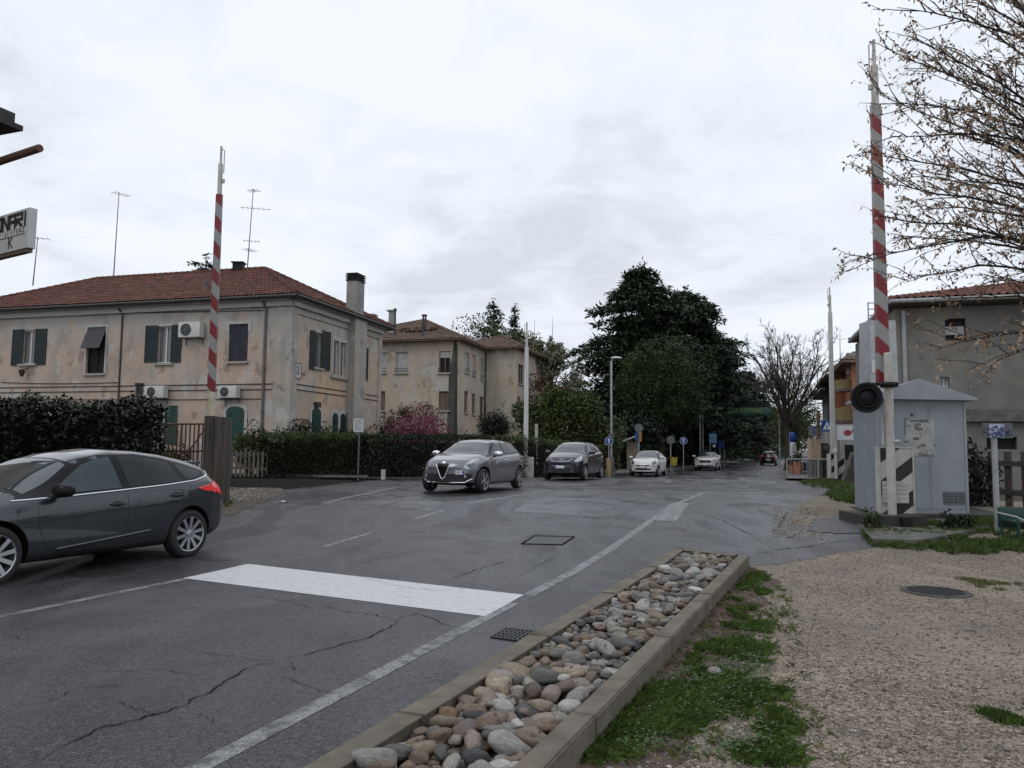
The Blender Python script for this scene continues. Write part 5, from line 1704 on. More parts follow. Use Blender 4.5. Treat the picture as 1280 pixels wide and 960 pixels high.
# ------------------------------------------------------------------ cars
def paint(name, col, metal=0.6, rough=0.32, coat=1.0):
    m = mat(name, col, rough, var=0.06, scale=1.0, metal=metal, coat=coat, spec=0.5)
    mixin(m, (0.08, 0.075, 0.07), 3.0, 0.58, 0.8, (1, 1, .6), 0.25, 2.0, 7, None, 0.5)
    return m
M['trim_black'] = mat('black_plastic', (0.012, 0.012, 0.013), 0.5, var=0.2)
M['trim_gloss'] = mat('gloss_black', (0.006, 0.006, 0.007), 0.32, var=0.1, spec=.2)
M['tyre'] = mat('tyre_rubber', (0.016, 0.016, 0.017), 0.75, scale=20, bump=0.2)
M['alloy'] = mat('alloy_rim', (0.50, 0.51, 0.53), 0.28, metal=0.9, var=0.08)
M['chrome'] = mat('chrome', (0.75, 0.76, 0.78), 0.12, metal=1.0, var=0.02)
M['car_glass'] = mat('car_window_glass', (0.010, 0.012, 0.014), 0.03, var=0.2, spec=0.4, ior=1.45)
M['car_glass_teal'] = mat('tinted_front_window', (0.030, 0.048, 0.051), 0.03, var=0.15, spec=0.45, ior=1.45)
M['windscreen'] = mat('windscreen_glass', (0.035, 0.046, 0.050), 0.02, var=0.3, scale=1.5, spec=0.8, ior=1.7)
M['headlamp'] = mat('headlamp_lens', (0.42, 0.44, 0.46), 0.10, var=0.5, scale=9, metal=0.6, coat=1.0)
M['headlamp_dark'] = mat('dark_headlamp_bowl', (0.10, 0.105, 0.11), 0.12, var=0.4, scale=9, metal=0.4, coat=1.0)
M['taillamp'] = mat('red_tail_lamp', (0.40, 0.012, 0.018), 0.12, var=0.25, scale=12, coat=1.0, emit=(1.0, 0.05, 0.06, 0.22))
M['taillamp_dim'] = mat('unlit_tail_lamp', (0.10, 0.006, 0.010), 0.2, var=.2)
M['lamp_on'] = mat('lit_lamp', (0.8, 0.8, 0.8), 0.2, var=0, emit=(1, 0.97, 0.9, 1.1))
M['plate'] = mat('number_plate', (0.62, 0.63, 0.64), 0.4, var=0.05)
M['plate_blue'] = mat('plate_blue_band', (0.012, 0.04, 0.30), 0.4, var=0.05)

def lerp_tab(tab, x):
    xs = [q[0] for q in tab]; ys = [q[1] for q in tab]
    if xs[0] > xs[-1]: xs, ys = xs[::-1], ys[::-1]
    return float(np.interp(x, xs, ys))

def eval_mesh(o):
    dg = bpy.context.evaluated_depsgraph_get()
    me = bpy.data.meshes.new_from_object(o.evaluated_get(dg), depsgraph=dg)
    return me

class Car:
    def __init__(s, name, label, spec, loc, az, colour, group=None):
        """az: heading of the nose, clockwise from straight ahead (degrees)."""
        s.sp = spec
        s.root = thing(name, label, 'car', loc, PI / 2 - R(az), group)
        s.paint = colour
        s.body()
    # -- body shell
    def ring(s, x):
        p = s.sp
        zt, zs, zb = lerp_tab(p['top'], x), lerp_tab(p['belt'], x), lerp_tab(p['bot'], x)
        W, wr = lerp_tab(p['w'], x), p['wr']
        zs = min(zs, zt - .015)
        k = sst((zt - zs) / .34)
        re = wr * k + .80 * W * (1 - k)
        bx, bz = .925 * W, zs + .012
        rz_ = zt - (.075 * k + .012 * (1 - k))
        def L(f): return (bx + (re - bx) * f, bz + (rz_ - bz) * f)
        pts = [(0, zb), (.80 * W, zb), (.945 * W, zb + .045), (.985 * W, zb + .33 * (zs - zb)), (W, zb + .66 * (zs - zb)), (.993 * W, zb + .86 * (zs - zb)),
               (.962 * W, zs - .01), L(0.0), L(.33), L(.68), L(1.0), (re - .085 * k - .12 * (1 - k) * W, rz_ + (zt - rz_) * .62), (.5 * re, zt - .010 * k - .004), (0, zt)]
        return pts
    def bow(s, x, y, z):
        p = s.sp; W = p['W']; L2 = p['L'] / 2
        a = (y / W) ** 2
        f = sst((x - (L2 - 1.55)) / 1.4) * p.get('bowf', .30) + (.09 * sst((z - .95) / .25) if x > -.2 else 0)
        r = sst((-x - (L2 - 1.2)) / 1.1) * p.get('bowr', .16)
        return x - f * a + r * a
    def body(s):
        p = s.sp; L2 = p['L'] / 2
        xs = sorted(set([round(v, 3) for v in np.linspace(-L2, L2, 34)] + [q[0] for q in p['top']]), reverse=True)
        n = len(s.ring(0)); V = []; F = []
        for x in xs:
            r = s.ring(x)
            left = [(s.bow(x, y, z), y, z) for y, z in r]
            right = [(s.bow(x, y, z), -y, z) for y, z in r[1:-1]][::-1]
            V += left + right
        per = 2 * n - 2
        for i in range(len(xs) - 1):
            for k in range(per):
                k2 = (k + 1) % per
                F.append((i * per + k, (i + 1) * per + k, (i + 1) * per + k2, i * per + k2))
        for end, i in ((1, 0), (-1, len(xs) - 1)):
            x = xs[i]; r = s.ring(x); base = len(V); cols = (.5, 0, -.5)
            for k in range(1, n - 1):
                for c in cols:
                    y = r[k][0] * c
                    V.append((s.bow(x, y, r[k][1]), y, r[k][1]))
            def idx(k, c):
                if k == 0: return i * per
                if k == n - 1: return i * per + n - 1
                if c == 0: return i * per + k
                if c == 4: return i * per + per - k
                return base + (k - 1) * 3 + c - 1
            for k in range(n - 1):
                for c in range(4):
                    q = [idx(k, c), idx(k, c + 1), idx(k + 1, c + 1), idx(k + 1, c)]
                    u = []
                    for v in q:
                        if v not in u: u.append(v)
                    if len(u) >= 3: F.append(u if end > 0 else u[::-1])
        me = bpy.data.meshes.new('body'); me.from_pydata(V, [], F)
        bm = bmesh.new(); bm.from_mesh(me); bmesh.ops.recalc_face_normals(bm, faces=bm.faces); bm.to_mesh(me); bm.free()
        me.materials.append(s.paint); me.materials.append(M['trim_black'])
        o = bpy.data.objects.new('body', me); COL.objects.link(o)
        sub = o.modifiers.new('sub', 'SUBSURF'); sub.levels = p.get('sub', 2); sub.render_levels = p.get('sub', 2)
        cut = MB(); rc = p['r'] + .055
        for x in p['ax']:
            for sd in (1, -1):
                prof = [(rc, -.17), (rc, .3)]
                c = Vector((x, sd * (p['W'] - .08), p['r'] + .005))
                vs, nn = [], 40
                for h in (-.20, .4):
                    for k in range(nn):
                        a = 2 * PI * k / nn
                        vs.append(c + Vector((rc * math.cos(a), sd * h, rc * math.sin(a))))
                fs = [(k, (k + 1) % nn, nn + (k + 1) % nn, nn + k) for k in range(nn)] + [tuple(range(nn))[::-1], tuple(range(nn, 2 * nn))]
                if sd > 0: fs = [f[::-1] for f in fs]
                cut.add(vs, fs, 1)
        co = cut.build('cutter', [M['trim_black'], M['trim_black']])
        bm = bmesh.new(); bm.from_mesh(co.data); bmesh.ops.recalc_face_normals(bm, faces=bm.faces); bm.to_mesh(co.data); bm.free()
        bo = o.modifiers.new('bool', 'BOOLEAN'); bo.object = co; bo.operation = 'DIFFERENCE'; bo.solver = 'EXACT'
        me2 = eval_mesh(o)
        sub_only = o.modifiers; sub_only.remove(bo)
        me1 = eval_mesh(o)
        s.bvh = BVHTree.FromPolygons([v.co for v in me1.vertices], [q.vertices[:] for q in me1.polygons])
        bpy.data.objects.remove(co); bpy.data.objects.remove(o); bpy.data.meshes.remove(me1)
        zl = p.get('skirt_and_reflection', .24)
        for q in me2.polygons:
            q.use_smooth = True
            c = q.center
            if q.material_index == 0 and (c.z < lerp_tab(p['bot'], c.x) + p.get('skirt_and_reflection', .03) or q.normal.z < -.75): q.material_index = 1
        me2.set_sharp_from_angle(angle=R(38))
        me2.name = 'body'
        b = bpy.data.objects.new('body', me2); COL.objects.link(b); b.parent = s.root
        s.bodyob = b
    # -- things laid on the shell
    def hit(s, o, d):
        h = s.bvh.ray_cast(Vector(o), Vector(d).normalized())
        return (h[0], h[1]) if h[0] is not None else (None, None)
    def patch(s, name, outline, mapf, d, material, off=.004, step=.05, parent=None, thick=.0):
        """A panel of the given outline lying on the shell; mapf(u, v) gives where its ray starts."""
        poly = [Vector((q[0], q[1])) for q in outline]
        fine = []
        for i, a in enumerate(poly):
            b = poly[(i + 1) % len(poly)]
            n = max(1, int((b - a).length / step))
            fine += [a.lerp(b, k / n) for k in range(n)]
        x0, x1 = min(q.x for q in fine), max(q.x for q in fine); y0, y1 = min(q.y for q in fine), max(q.y for q in fine)
        def inp(x, y):
            c = False; j = len(fine) - 1
            for i in range(len(fine)):
                if (fine[i].y > y) != (fine[j].y > y) and x < (fine[j].x - fine[i].x) * (y - fine[i].y) / (fine[j].y - fine[i].y) + fine[i].x: c = not c
                j = i
            return c
        pts = list(fine); nb = len(fine)
        for x in np.arange(x0 + step / 2, x1, step):
            for y in np.arange(y0 + step / 2, y1, step):
                if inp(x, y) and min((q - Vector((x, y))).length for q in fine) > step * .45: pts.append(Vector((x, y)))
        r = delaunay_2d_cdt(pts, [], [list(range(nb))], 1, 1e-6)
        vs = []; d = Vector(d).normalized(); last = None
        for q in r[0]:
            o = Vector(mapf(q.x, q.y)); h, nrm = s.hit(o, d)
            if h is None:
                vs.append(None); continue
            if nrm.dot(d) > 0: nrm = -nrm
            vs.append(h + nrm * off)
        mb = MB(); remap = {}; VV = []
        for i, v in enumerate(vs):
            if v is not None: remap[i] = len(VV); VV.append(v)
        FF = []
        for f in r[2]:
            if all(i in remap for i in f):
                q = [remap[i] for i in f]
                a, b, c = VV[q[0]], VV[q[1]], VV[q[2]]
                if (b - a).cross(c - a).dot(d) > 0: q = q[::-1]
                FF.append(q)
        mb.add(VV, FF)
        return mb.build(name, material, parent or s.root, True, local=True, angle=60)
    def line(s, name, pts, mapf, d, w, material, off=.004, parent=None, step=.04):
        """A narrow raised strip (seam or moulding) along a line on the shell."""
        P = [Vector((q[0], q[1])) for q in pts]; fine = []
        for a, b in zip(P, P[1:]):
            n = max(1, int((b - a).length / step)); fine += [a.lerp(b, k / n) for k in range(n)]
        fine.append(P[-1]); hp = []
        for q in fine:
            h, nrm = s.hit(mapf(q.x, q.y), d)
            if h is not None:
                if nrm.dot(Vector(d)) > 0: nrm = -nrm
                hp.append(h + nrm * off)
        mb = MB()
        if len(hp) > 1: mb.tube(hp, w / 2, 5)
        return mb
    def side(s, sd):
        return (lambda u, v: (u, sd * 3, v)), (0, -sd, 0)
    def front(s):
        return (lambda u, v: (4, u, v)), (-1, 0, 0)
    def rearm(s):
        return (lambda u, v: (-4, u, v)), (1, 0, 0)
    def corner(s, sd, ang=48, fr=1):
        c, q = math.cos(R(ang)), math.sin(R(ang))
        B = Vector((fr * (s.sp['L'] / 2 - .30), sd * (s.sp['W'] - .17), 0))
        d = Vector((-c * fr, -q * sd, 0)); e = Vector((-q * fr, c * sd, 0))
        return (lambda u, v: tuple(B + Vector((0, 0, v)) - d * 3 + e * u)), d
    def screen(s, x0, z0, x1, z1):
        """Windscreen plane from its base (x0, z0) to its head (x1, z1)."""
        a, b = Vector((x0, 0, z0)), Vector((x1, 0, z1)); up = (b - a); n = Vector((-up.z, 0, up.x)).normalized()
        if n.z < 0: n = -n
        return (lambda u, v: tuple(a + up * v + Vector((0, u, 0)) + n * .6)), -n
    def wheels(s, rims='spoke10', cov=None):
        p = s.sp; r = p['r']; w = .205
        for x in p['ax']:
            for sd in (1, -1):
                y = sd * (p['W'] - .125)
                mb = MB()
                prof = [(r * .72, -w / 2 + .01), (r * .75, -w / 2), (r * .93, -w / 2 + .004), (r * .99, -w / 2 + .03), (r, -w / 2 + .06), (r, w / 2 - .06), (r * .99, w / 2 - .03), (r * .93, w / 2 - .004), (r * .75, w / 2), (r * .72, w / 2 - .01)]
                mb.lathe(prof, (x, y, r), 'Y', 40)
                wh = mb.build('wheel', M['tyre'], s.root, True, local=True, angle=50)
                mb = MB(); f = sd * (w / 2 - .005)
                m4 = Matrix.Translation((x, y, r)) @ Matrix.Rotation(-PI / 2 * sd, 4, 'X')       # local z points outwards
                R0_ = r * .735
                mb.lathe([(R0_, w / 2 - .012), (R0_ * .985, w / 2 + .002), (R0_ * .94, w / 2 - .004), (R0_ * .92, w / 2 - .05), (R0_ * .9, -w / 2 + .02)], mat4=m4, n=40)
                ns = 10 if rims == 'spoke10' else 5 if rims == 'spoke5' else 7
                for k in range(ns):
                    a = 2 * PI * k / ns + .2
                    ca_, sa_ = math.cos(a), math.sin(a)
                    hw0, hw1 = (.020, .024) if ns == 10 else (.030, .040)
                    if rims == 'spoke5': hw0, hw1 = .035, .06
                    rin, rout = r * .10, R0_ * .95
                    q = []
                    for zz0, zz1 in ((w / 2 - .045, w / 2 - .02), (w / 2 - .012, w / 2 + .0)):
                        for (rad, hw, zz) in ((rin, hw0, zz0), (rout, hw1, zz1)):
                            q += [(rad * ca_ - hw * sa_, rad * sa_ + hw * ca_, zz), (rad * ca_ + hw * sa_, rad * sa_ - hw * ca_, zz)]
                    q = [m4 @ Vector(v) for v in q]
                    mb.add(q, [(4, 5, 7, 6), (0, 2, 3, 1), (0, 4, 6, 2), (1, 3, 7, 5), (2, 6, 7, 3)])
                mb.lathe([(r * .17, w / 2 - .03), (r * .15, w / 2 + .004), (r * .08, w / 2 + .008), (.001, w / 2 + .008)], mat4=m4, n=20)
                mb.build('rim', M['alloy'], wh, True, local=True, angle=35)
                mb = MB(); mb.lathe([(R0_ * .9, w / 2 - .075), (.001, w / 2 - .075)], mat4=m4, n=28)
                mb.lathe([(r * .45, w / 2 - .07), (.001, w / 2 - .068)], mat4=m4, n=28)
                mb.build('brake_disc', M['void'], wh, local=True)
    def mirror(s, sd, x, z, material):
        W = s.sp['W']
        bm = bmesh.new(); bmesh.ops.create_icosphere(bm, subdivisions=3, radius=1)
        for v in bm.verts:
            c = v.co
            v.co = Vector((.085 * math.copysign(abs(c.x) ** .7, c.x) - .035 * max(0, c.y * sd), .125 * math.copysign(abs(c.y) ** .8, c.y), .075 * math.copysign(abs(c.z) ** .75, c.z)))
        mb = MB(); mb.addbm(bm, Matrix.Translation((x, sd * (W + .07), z)))
        m = mb.build('mirror', material, s.root, True, local=True)
        mb = MB(); mb.tube([(x + .02, sd * (W - .07), z - .06), (x, sd * (W + .04), z - .045)], [.045, .03], 8)
        mb.build('mirror_arm', M['trim_black'], m, local=True)
    def handle(s, sd, x, z, material):
        mp, d = s.side(sd)
        a, na = s.hit(mp(x - .1, z), d); b, nb = s.hit(mp(x + .1, z), d)
        o = Vector((0, sd, 0))
        mb = MB(); mb.tube([a + o * .002, a + o * .03 + Vector((.02, 0, 0)), b + o * .03 - Vector((.02, 0, 0)), b + o * .002], [.010, .017, .017, .010], 8)
        mb.build('door_handle', material, s.root, True, local=True)
        s.patch('handle_recess', [(x + .085 * math.cos(k), z + .035 * math.sin(k)) for k in np.linspace(0, 2 * PI, 15)[:-1]], mp, d, M['trim_black'], .002)
    def seams(s, sd, lines):
        mp, d = s.side(sd); mb = MB()
        for l in lines:
            q = s.line('seam', l, mp, d, .007, None, .0)
            mb.add(q.v, q.f)
        mb.build('door_seam', M['trim_black'], s.root, local=True)
    def plate(s, z, w=.46, h=.105, y=0.0, text=None, blue=True):
        mp, d = s.front(); p, n = s.hit(mp(y, z), d)
        x = p.x + .018
        mb = MB(); mb.box((x, y, z), (.014, w, h)); pl = mb.build('number_plate', M['plate'], s.root, local=True)
        mb = MB()
        for sd in (1, -1): mb.box((x + .0075, y + sd * (w / 2 - .028), z), (.003, .045, h - .01))
        mb.build('country_band', M['plate_blue'], pl, local=True)
        if text:
            mb = MB(); put_text(mb, text, h * .82, (x + .0105, y, z - .002), (0, 1, 0), (0, 0, 1), sx=.82)
            mb.build('lettering', M['ink'], pl, local=True)

def sm_poly(pts, it=2):
    for _ in range(it):
        q = []
        for i, a in enumerate(pts):
            b = pts[(i + 1) % len(pts)]
            q += [(.78 * a[0] + .22 * b[0], .78 * a[1] + .22 * b[1]), (.22 * a[0] + .78 * b[0], .22 * a[1] + .78 * b[1])]
        pts = q
    return pts
def inset(pts, f, cx=None):
    c = (sum(p[0] for p in pts) / len(pts), sum(p[1] for p in pts) / len(pts))
    return [(c[0] + (p[0] - c[0]) * f, c[1] + (p[1] - c[1]) * f) for p in pts]
CAR_AZ = 180 + 20.5

# ---- dark grey hatchback, near left
focus = dict(L=4.36, W=.905, wr=.575, r=.325, ax=(1.33, -1.32), sub=2, skirt_and_reflection=.11, bowf=.34, bowr=.15,  # taller black band paints the dark ground reflected in the lower sides
    top=[(2.18, .66), (2.12, .76), (2.0, .83), (1.6, .925), (1.2, 1.0), (1.02, 1.05), (.75, 1.19), (.4, 1.345), (.1, 1.425), (-.3, 1.478), (-.7, 1.468), (-1.1, 1.425), (-1.5, 1.35), (-1.74, 1.285), (-1.88, 1.15), (-2.02, 1.02), (-2.10, .96), (-2.18, .82)],
    belt=[(2.18, .58), (2.0, .72), (1.5, .84), (1.1, .885), (.5, .915), (-.5, .965), (-1.3, 1.015), (-1.8, 1.045), (-2.0, .96), (-2.18, .75)],
    w=[(2.18, .66), (2.1, .74), (1.9, .83), (1.3, .895), (.5, .90), (-.5, .905), (-1.3, .905), (-1.8, .875), (-2.05, .81), (-2.18, .72)],
    bot=[(2.18, .30), (2.0, .20), (1.5, .175), (-1.5, .19), (-1.95, .25), (-2.18, .36)])
M['paint_dark'] = paint('dark_grey_metallic', (0.022, 0.026, 0.033), 0.4, 0.30)
p0 = gnd(120, 706)
fc = (gnd(237, 688) + Vector((-1.0, -2.6, 0)) * .5)
FX = Vector((-5.735, 10.04, 0))
car = Car('hatchback_car', 'dark grey hatchback at the left edge, red tail lamp towards the sleeper post', focus, on(FX.x, FX.y, .010), 180 + 24.5, M['paint_dark'])
for sd in (1, -1):
    mp, d = car.side(sd)
    dlo = [(1.12, .905), (.62, 1.185), (.25, 1.335), (-.1, 1.40), (-.6, 1.405), (-1.0, 1.355), (-1.4, 1.265), (-1.70, 1.165), (-1.66, 1.115), (-1.40, 1.055), (-.9, 1.01), (-.2, .968), (.5, .932)]
    car.patch('window_surround', dlo, mp, d, M['trim_gloss'], .003, .045)
    car.patch('window', [(.66, .955), (.36, 1.16), (.18, 1.275), (-.02, 1.345), (-.22, 1.375), (-.25, .99), (.1, .975)], mp, d, M['car_glass_teal'], .006, .045)
    car.patch('window', [(-.36, .995), (-.33, 1.385), (-.65, 1.372), (-.95, 1.335), (-1.10, 1.302), (-1.17, 1.048), (-.8, 1.018)], mp, d, M['car_glass'], .006, .045)
    car.patch('window', [(-1.28, 1.062), (-1.20, 1.278), (-1.44, 1.215), (-1.62, 1.155), (-1.58, 1.118), (-1.42, 1.080)], mp, d, M['car_glass'], .006, .04)
    q = car.line('t', [(1.14, .895), (.5, .920), (-.2, .957), (-.9, .998), (-1.42, 1.042), (-1.60, 1.078), (-1.70, 1.110), (-1.755, 1.165)], mp, d, .022, None, .007)
    q.build('chrome_strip', M['chrome'], car.root, True, local=True)
    car.seams(sd, [[(.88, .90), (.86, .6), (.72, .30), (-.30, .285)], [(-.29, .97), (-.30, .6), (-.30, .29)], [(-.30, .29), (-.92, .31), (-1.02, .55), (-1.28, .78), (-1.30, 1.03)]])
    q = car.line('t', [(.86, .705), (.1, .735), (-.6, .765), (-1.1, .785)], mp, d, .010, None, -.001)
    q.build('body_crease', M['paint_dark'], car.root, True, local=True)
    q = car.line('t', [(.62, .325), (.0, .375), (-.65, .43)], mp, d, .045, None, -.006)
    q.build('sill_moulding', M['paint_dark'], car.root, True, local=True)
    car.handle(sd, -.14, .80, M['trim_black']); car.handle(sd, -1.05, .865, M['trim_black'])
    car.mirror(sd, .66, 1.0, M['trim_gloss'])
    mp, d = car.corner(sd, 58, -1)
    h = []
    lamp = [(-.36, .935), (-.12, .965), (.10, .995), (.28, 1.045), (.36, 1.01), (.40, .93), (.385, .84), (.22, .865), (-.05, .895), (-.30, .905)]
    mp2, d2 = car.side(sd)
    car.patch('tail_lamp', [(.46, .945), (.24, .985), (.02, 1.05), (-.10, 1.02), (-.20, .93), (-.24, .80), (-.10, .82), (.12, .87), (.36, .905)], mp, d, M['taillamp'], .010, .03)
    mp, d = car.corner(sd, 45, 1)
    car.patch('headlight', [(-.26, .66), (-.05, .70), (.20, .80), (.36, .87), (.28, .77), (.05, .64), (-.2, .61)], mp, d, M['headlamp'], .006, .04)
    mp2, d2 = car.rearm()
mp, d = car.screen(1.04, 1.045, .36, 1.37)
car.patch('windscreen_surround', [(-.80, -.06), (-.40, -.12), (.40, -.12), (.80, -.06), (.60, 1.02), (.30, 1.06), (-.30, 1.06), (-.60, 1.02)], mp, d, M['trim_gloss'], .003, .05)
car.patch('windscreen', [(-.73, .03), (-.36, -.02), (.36, -.02), (.73, .03), (.56, .95), (.28, .99), (-.28, .99), (-.56, .95)], mp, d, M['windscreen'], .006, .05)
mp, d = car.rearm()
car.patch('rear_window', sm_poly([(-.60, 1.06), (.60, 1.06), (.48, 1.29), (-.48, 1.29)], 1), mp, d, M['car_glass'], .006, .05)
mp, d = car.front()
car.patch('grille', sm_poly([(-.55, .36), (.55, .36), (.48, .55), (-.48, .55)], 2), mp, d, M['trim_gloss'], .005, .05)
car.plate(.44, .50)
mb = MB()
mb.tube([(-1.985, -.60, .999), (-1.985, .60, .999)], .012, 5)
mb.build('tailgate_trim', M['chrome'], car.root, local=True)
mb = MB(); mb.bbox((-1.73, 0, 1.283), (.17, 1.0, .035), 0, .012); mb.build('spoiler', M['paint_dark'], car.root, True, local=True)
p, n = car.hit((1.05, 3, .62), (0, -1, 0))
car.wheels('spoke10')

# ---- silver grey hatchback with a shield grille, on the crossing
giul = dict(L=4.35, W=.90, wr=.58, r=.325, ax=(1.35, -1.28), sub=2, skirt_and_reflection=.03, bowf=.42, bowr=.26,
    top=[(2.175, .70), (2.13, .80), (2.02, .885), (1.6, .985), (1.2, 1.04), (1.02, 1.08), (.75, 1.215), (.4, 1.365), (.1, 1.435), (-.3, 1.465), (-.8, 1.45), (-1.3, 1.41), (-1.6, 1.34), (-1.8, 1.23), (-1.95, 1.07), (-2.05, .95), (-2.175, .80)],
    belt=[(2.175, .62), (2.0, .77), (1.5, .88), (1.1, .925), (.5, .955), (-.5, .985), (-1.3, 1.03), (-1.8, 1.0), (-2.0, .90), (-2.175, .72)],
    w=[(2.175, .60), (2.1, .71), (1.9, .82), (1.35, .895), (.5, .875), (-.5, .88), (-1.3, .90), (-1.8, .85), (-2.05, .77), (-2.175, .66)],
    bot=[(2.175, .30), (2.0, .22), (1.5, .18), (-1.5, .19), (-1.95, .26), (-2.175, .36)])
M['paint_silver'] = paint('silver_grey_metallic', (0.17, 0.17, 0.19), 0.55, 0.33)
c = gnd(589, 615.5); 
car = Car('hatchback_car', 'silver grey hatchback with a dark shield grille driving over the level crossing', giul, on(-1.02, 22.9, .02), 180 + 21.5, M['paint_silver'])
for sd in (1, -1):
    mp, d = car.side(sd)
    car.patch('window_surround', [(1.08, .95), (.62, 1.22), (.25, 1.35), (-.1, 1.395), (-.6, 1.395), (-1.0, 1.345), (-1.28, 1.25), (-1.42, 1.12), (-1.30, 1.06), (-.9, 1.035), (-.2, 1.005), (.5, .975)], mp, d, M['trim_gloss'], .003, .05)
    car.patch('window', [(.66, 1.0), (.36, 1.20), (.15, 1.30), (-.02, 1.345), (-.16, 1.36), (-.2, 1.03), (.1, 1.02)], mp, d, M['car_glass_teal'], .006, .05)
    car.patch('window', [(-.30, 1.04), (-.27, 1.365), (-.65, 1.355), (-.98, 1.305), (-1.22, 1.215), (-1.33, 1.115), (-1.22, 1.085), (-.8, 1.06)], mp, d, M['car_glass'], .006, .05)
    car.seams(sd, [[(.85, .95), (.84, .6), (.70, .30), (-.22, .285)], [(-.22, 1.0), (-.24, .29), (-.85, .31), (-.95, .6), (-1.2, .82)]])
    car.handle(sd, -.08, .88, M['chrome'])
    car.mirror(sd, .66, 1.045, M['chrome'])
    mp, d = car.corner(sd, 42, 1)
    car.patch('headlight', sm_poly([(-.24, .64), (-.24, .72), (-.10, .83), (.14, .915), (.30, .93), (.22, .82), (.02, .70), (-.12, .64)], 2), mp, d, M['headlamp'], .008, .04)
    car.patch('headlight_bowl', sm_poly([(-.13, .69), (-.10, .745), (.0, .80), (.12, .80), (.09, .73), (-.02, .68)], 2), mp, d, M['headlamp_dark'], .013, .03)
    mp, d = car.front()
    car.patch('fog_lamp_recess', sm_poly([(sd * .42, .40), (sd * .45, .50), (sd * .66, .525), (sd * .72, .47), (sd * .68, .37)], 2), mp, d, M['trim_black'], .007, .04)
    mb = MB(); q, n = car.hit((4, sd * .57, .445), (-1, 0, 0)); m4 = Matrix.Translation(q) @ Matrix.Rotation(PI / 2, 4, 'Y')
    mb.lathe([(.045, .0), (.045, .02), (.03, .026), (.001, .026)], mat4=m4, n=14); mb.build('fog_lamp', M['headlamp'], car.root, True, local=True)
    mp2, d2 = car.side(sd)
    car.patch('tail_lamp', [(-1.80, .95), (-1.92, .97), (-2.0, .90), (-2.04, .82), (-1.9, .85)], mp2, d2, M['taillamp'], .01, .03)
mp, d = car.screen(1.04, 1.08, .36, 1.385)
car.patch('windscreen_surround', [(-.80, -.06), (-.40, -.12), (.40, -.12), (.80, -.06), (.60, 1.0), (.30, 1.04), (-.30, 1.04), (-.60, 1.0)], mp, d, M['trim_gloss'], .003, .05)
car.patch('windscreen', [(-.75, .01), (-.36, -.05), (.36, -.05), (.75, .01), (.57, .94), (.28, .98), (-.28, .98), (-.57, .94)], mp, d, M['windscreen'], .006, .05)
mp, d = car.front()
shield = [(-.185, .775), (-.10, .785), (-.04, .765), (.04, .765), (.10, .785), (.185, .775), (.17, .69), (.06, .43), (.0, .375), (-.06, .43), (-.17, .69)]
g = car.patch('grille', shield, mp, d, M['trim_gloss'], .010, .03)
q = car.line('t', [(-.19, .76), (-.17, .68), (-.06, .42), (.0, .365), (.06, .42), (.17, .68), (.19, .76)], mp, d, .026, None, .014)
q.build('grille_trim', M['chrome'], g, True, local=True)
q, n = car.hit((4, 0, .80), (-1, 0, 0)); m4 = Matrix.Translation(q + Vector((.004, 0, 0))) @ Matrix.Rotation(R(70), 4, 'Y')
mb = MB(); mb.lathe([(.045, -.004), (.045, .006), (.036, .010), (.001, .010)], mat4=m4, n=20); mb.build('badge', M['chrome'], car.root, True, local=True)
car.patch('lower_grille', sm_poly([(-.66, .40), (-.62, .50), (-.2, .515), (.2, .515), (.62, .50), (.66, .40), (.55, .315), (-.55, .315)], 1), mp, d, M['trim_black'], .005, .05)
q = car.line('t', [(-.70, .385), (-.56, .295), (0, .285), (.56, .295), (.70, .385)], mp, d, .03, None, .006); q.build('lip', M['chrome'], car.root, True, local=True)
car.plate(.555, .40, .11, y=.40, text='EV 87')
car.wheels('spoke5')

# ---- dark violet grey small hatchback, beyond the tracks
yar = dict(L=3.9, W=.848, wr=.56, r=.30, ax=(1.2, -1.31), sub=2, skirt_and_reflection=.03, bowf=.34, bowr=.16,
    top=[(1.95, .70), (1.91, .80), (1.78, .895), (1.45, 1.0), (1.15, 1.075), (1.0, 1.13), (.7, 1.29), (.4, 1.41), (.1, 1.475), (-.3, 1.51), (-.8, 1.505), (-1.3, 1.465), (-1.62, 1.40), (-1.75, 1.25), (-1.84, 1.05), (-1.90, .95), (-1.95, .85)],
    belt=[(1.95, .62), (1.8, .76), (1.4, .89), (1.1, .94), (.5, .975), (-.5, 1.02), (-1.3, 1.06), (-1.65, 1.07), (-1.85, .95), (-1.95, .78)],
    w=[(1.95, .62), (1.88, .70), (1.7, .78), (1.2, .84), (.5, .84), (-.5, .845), (-1.3, .845), (-1.65, .82), (-1.88, .76), (-1.95, .70)],
    bot=[(1.95, .28), (1.8, .21), (1.4, .18), (-1.5, .19), (-1.8, .25), (-1.95, .36)])
M['paint_violet'] = paint('dark_violet_grey', (0.024, 0.022, 0.032), 0.5, 0.30)
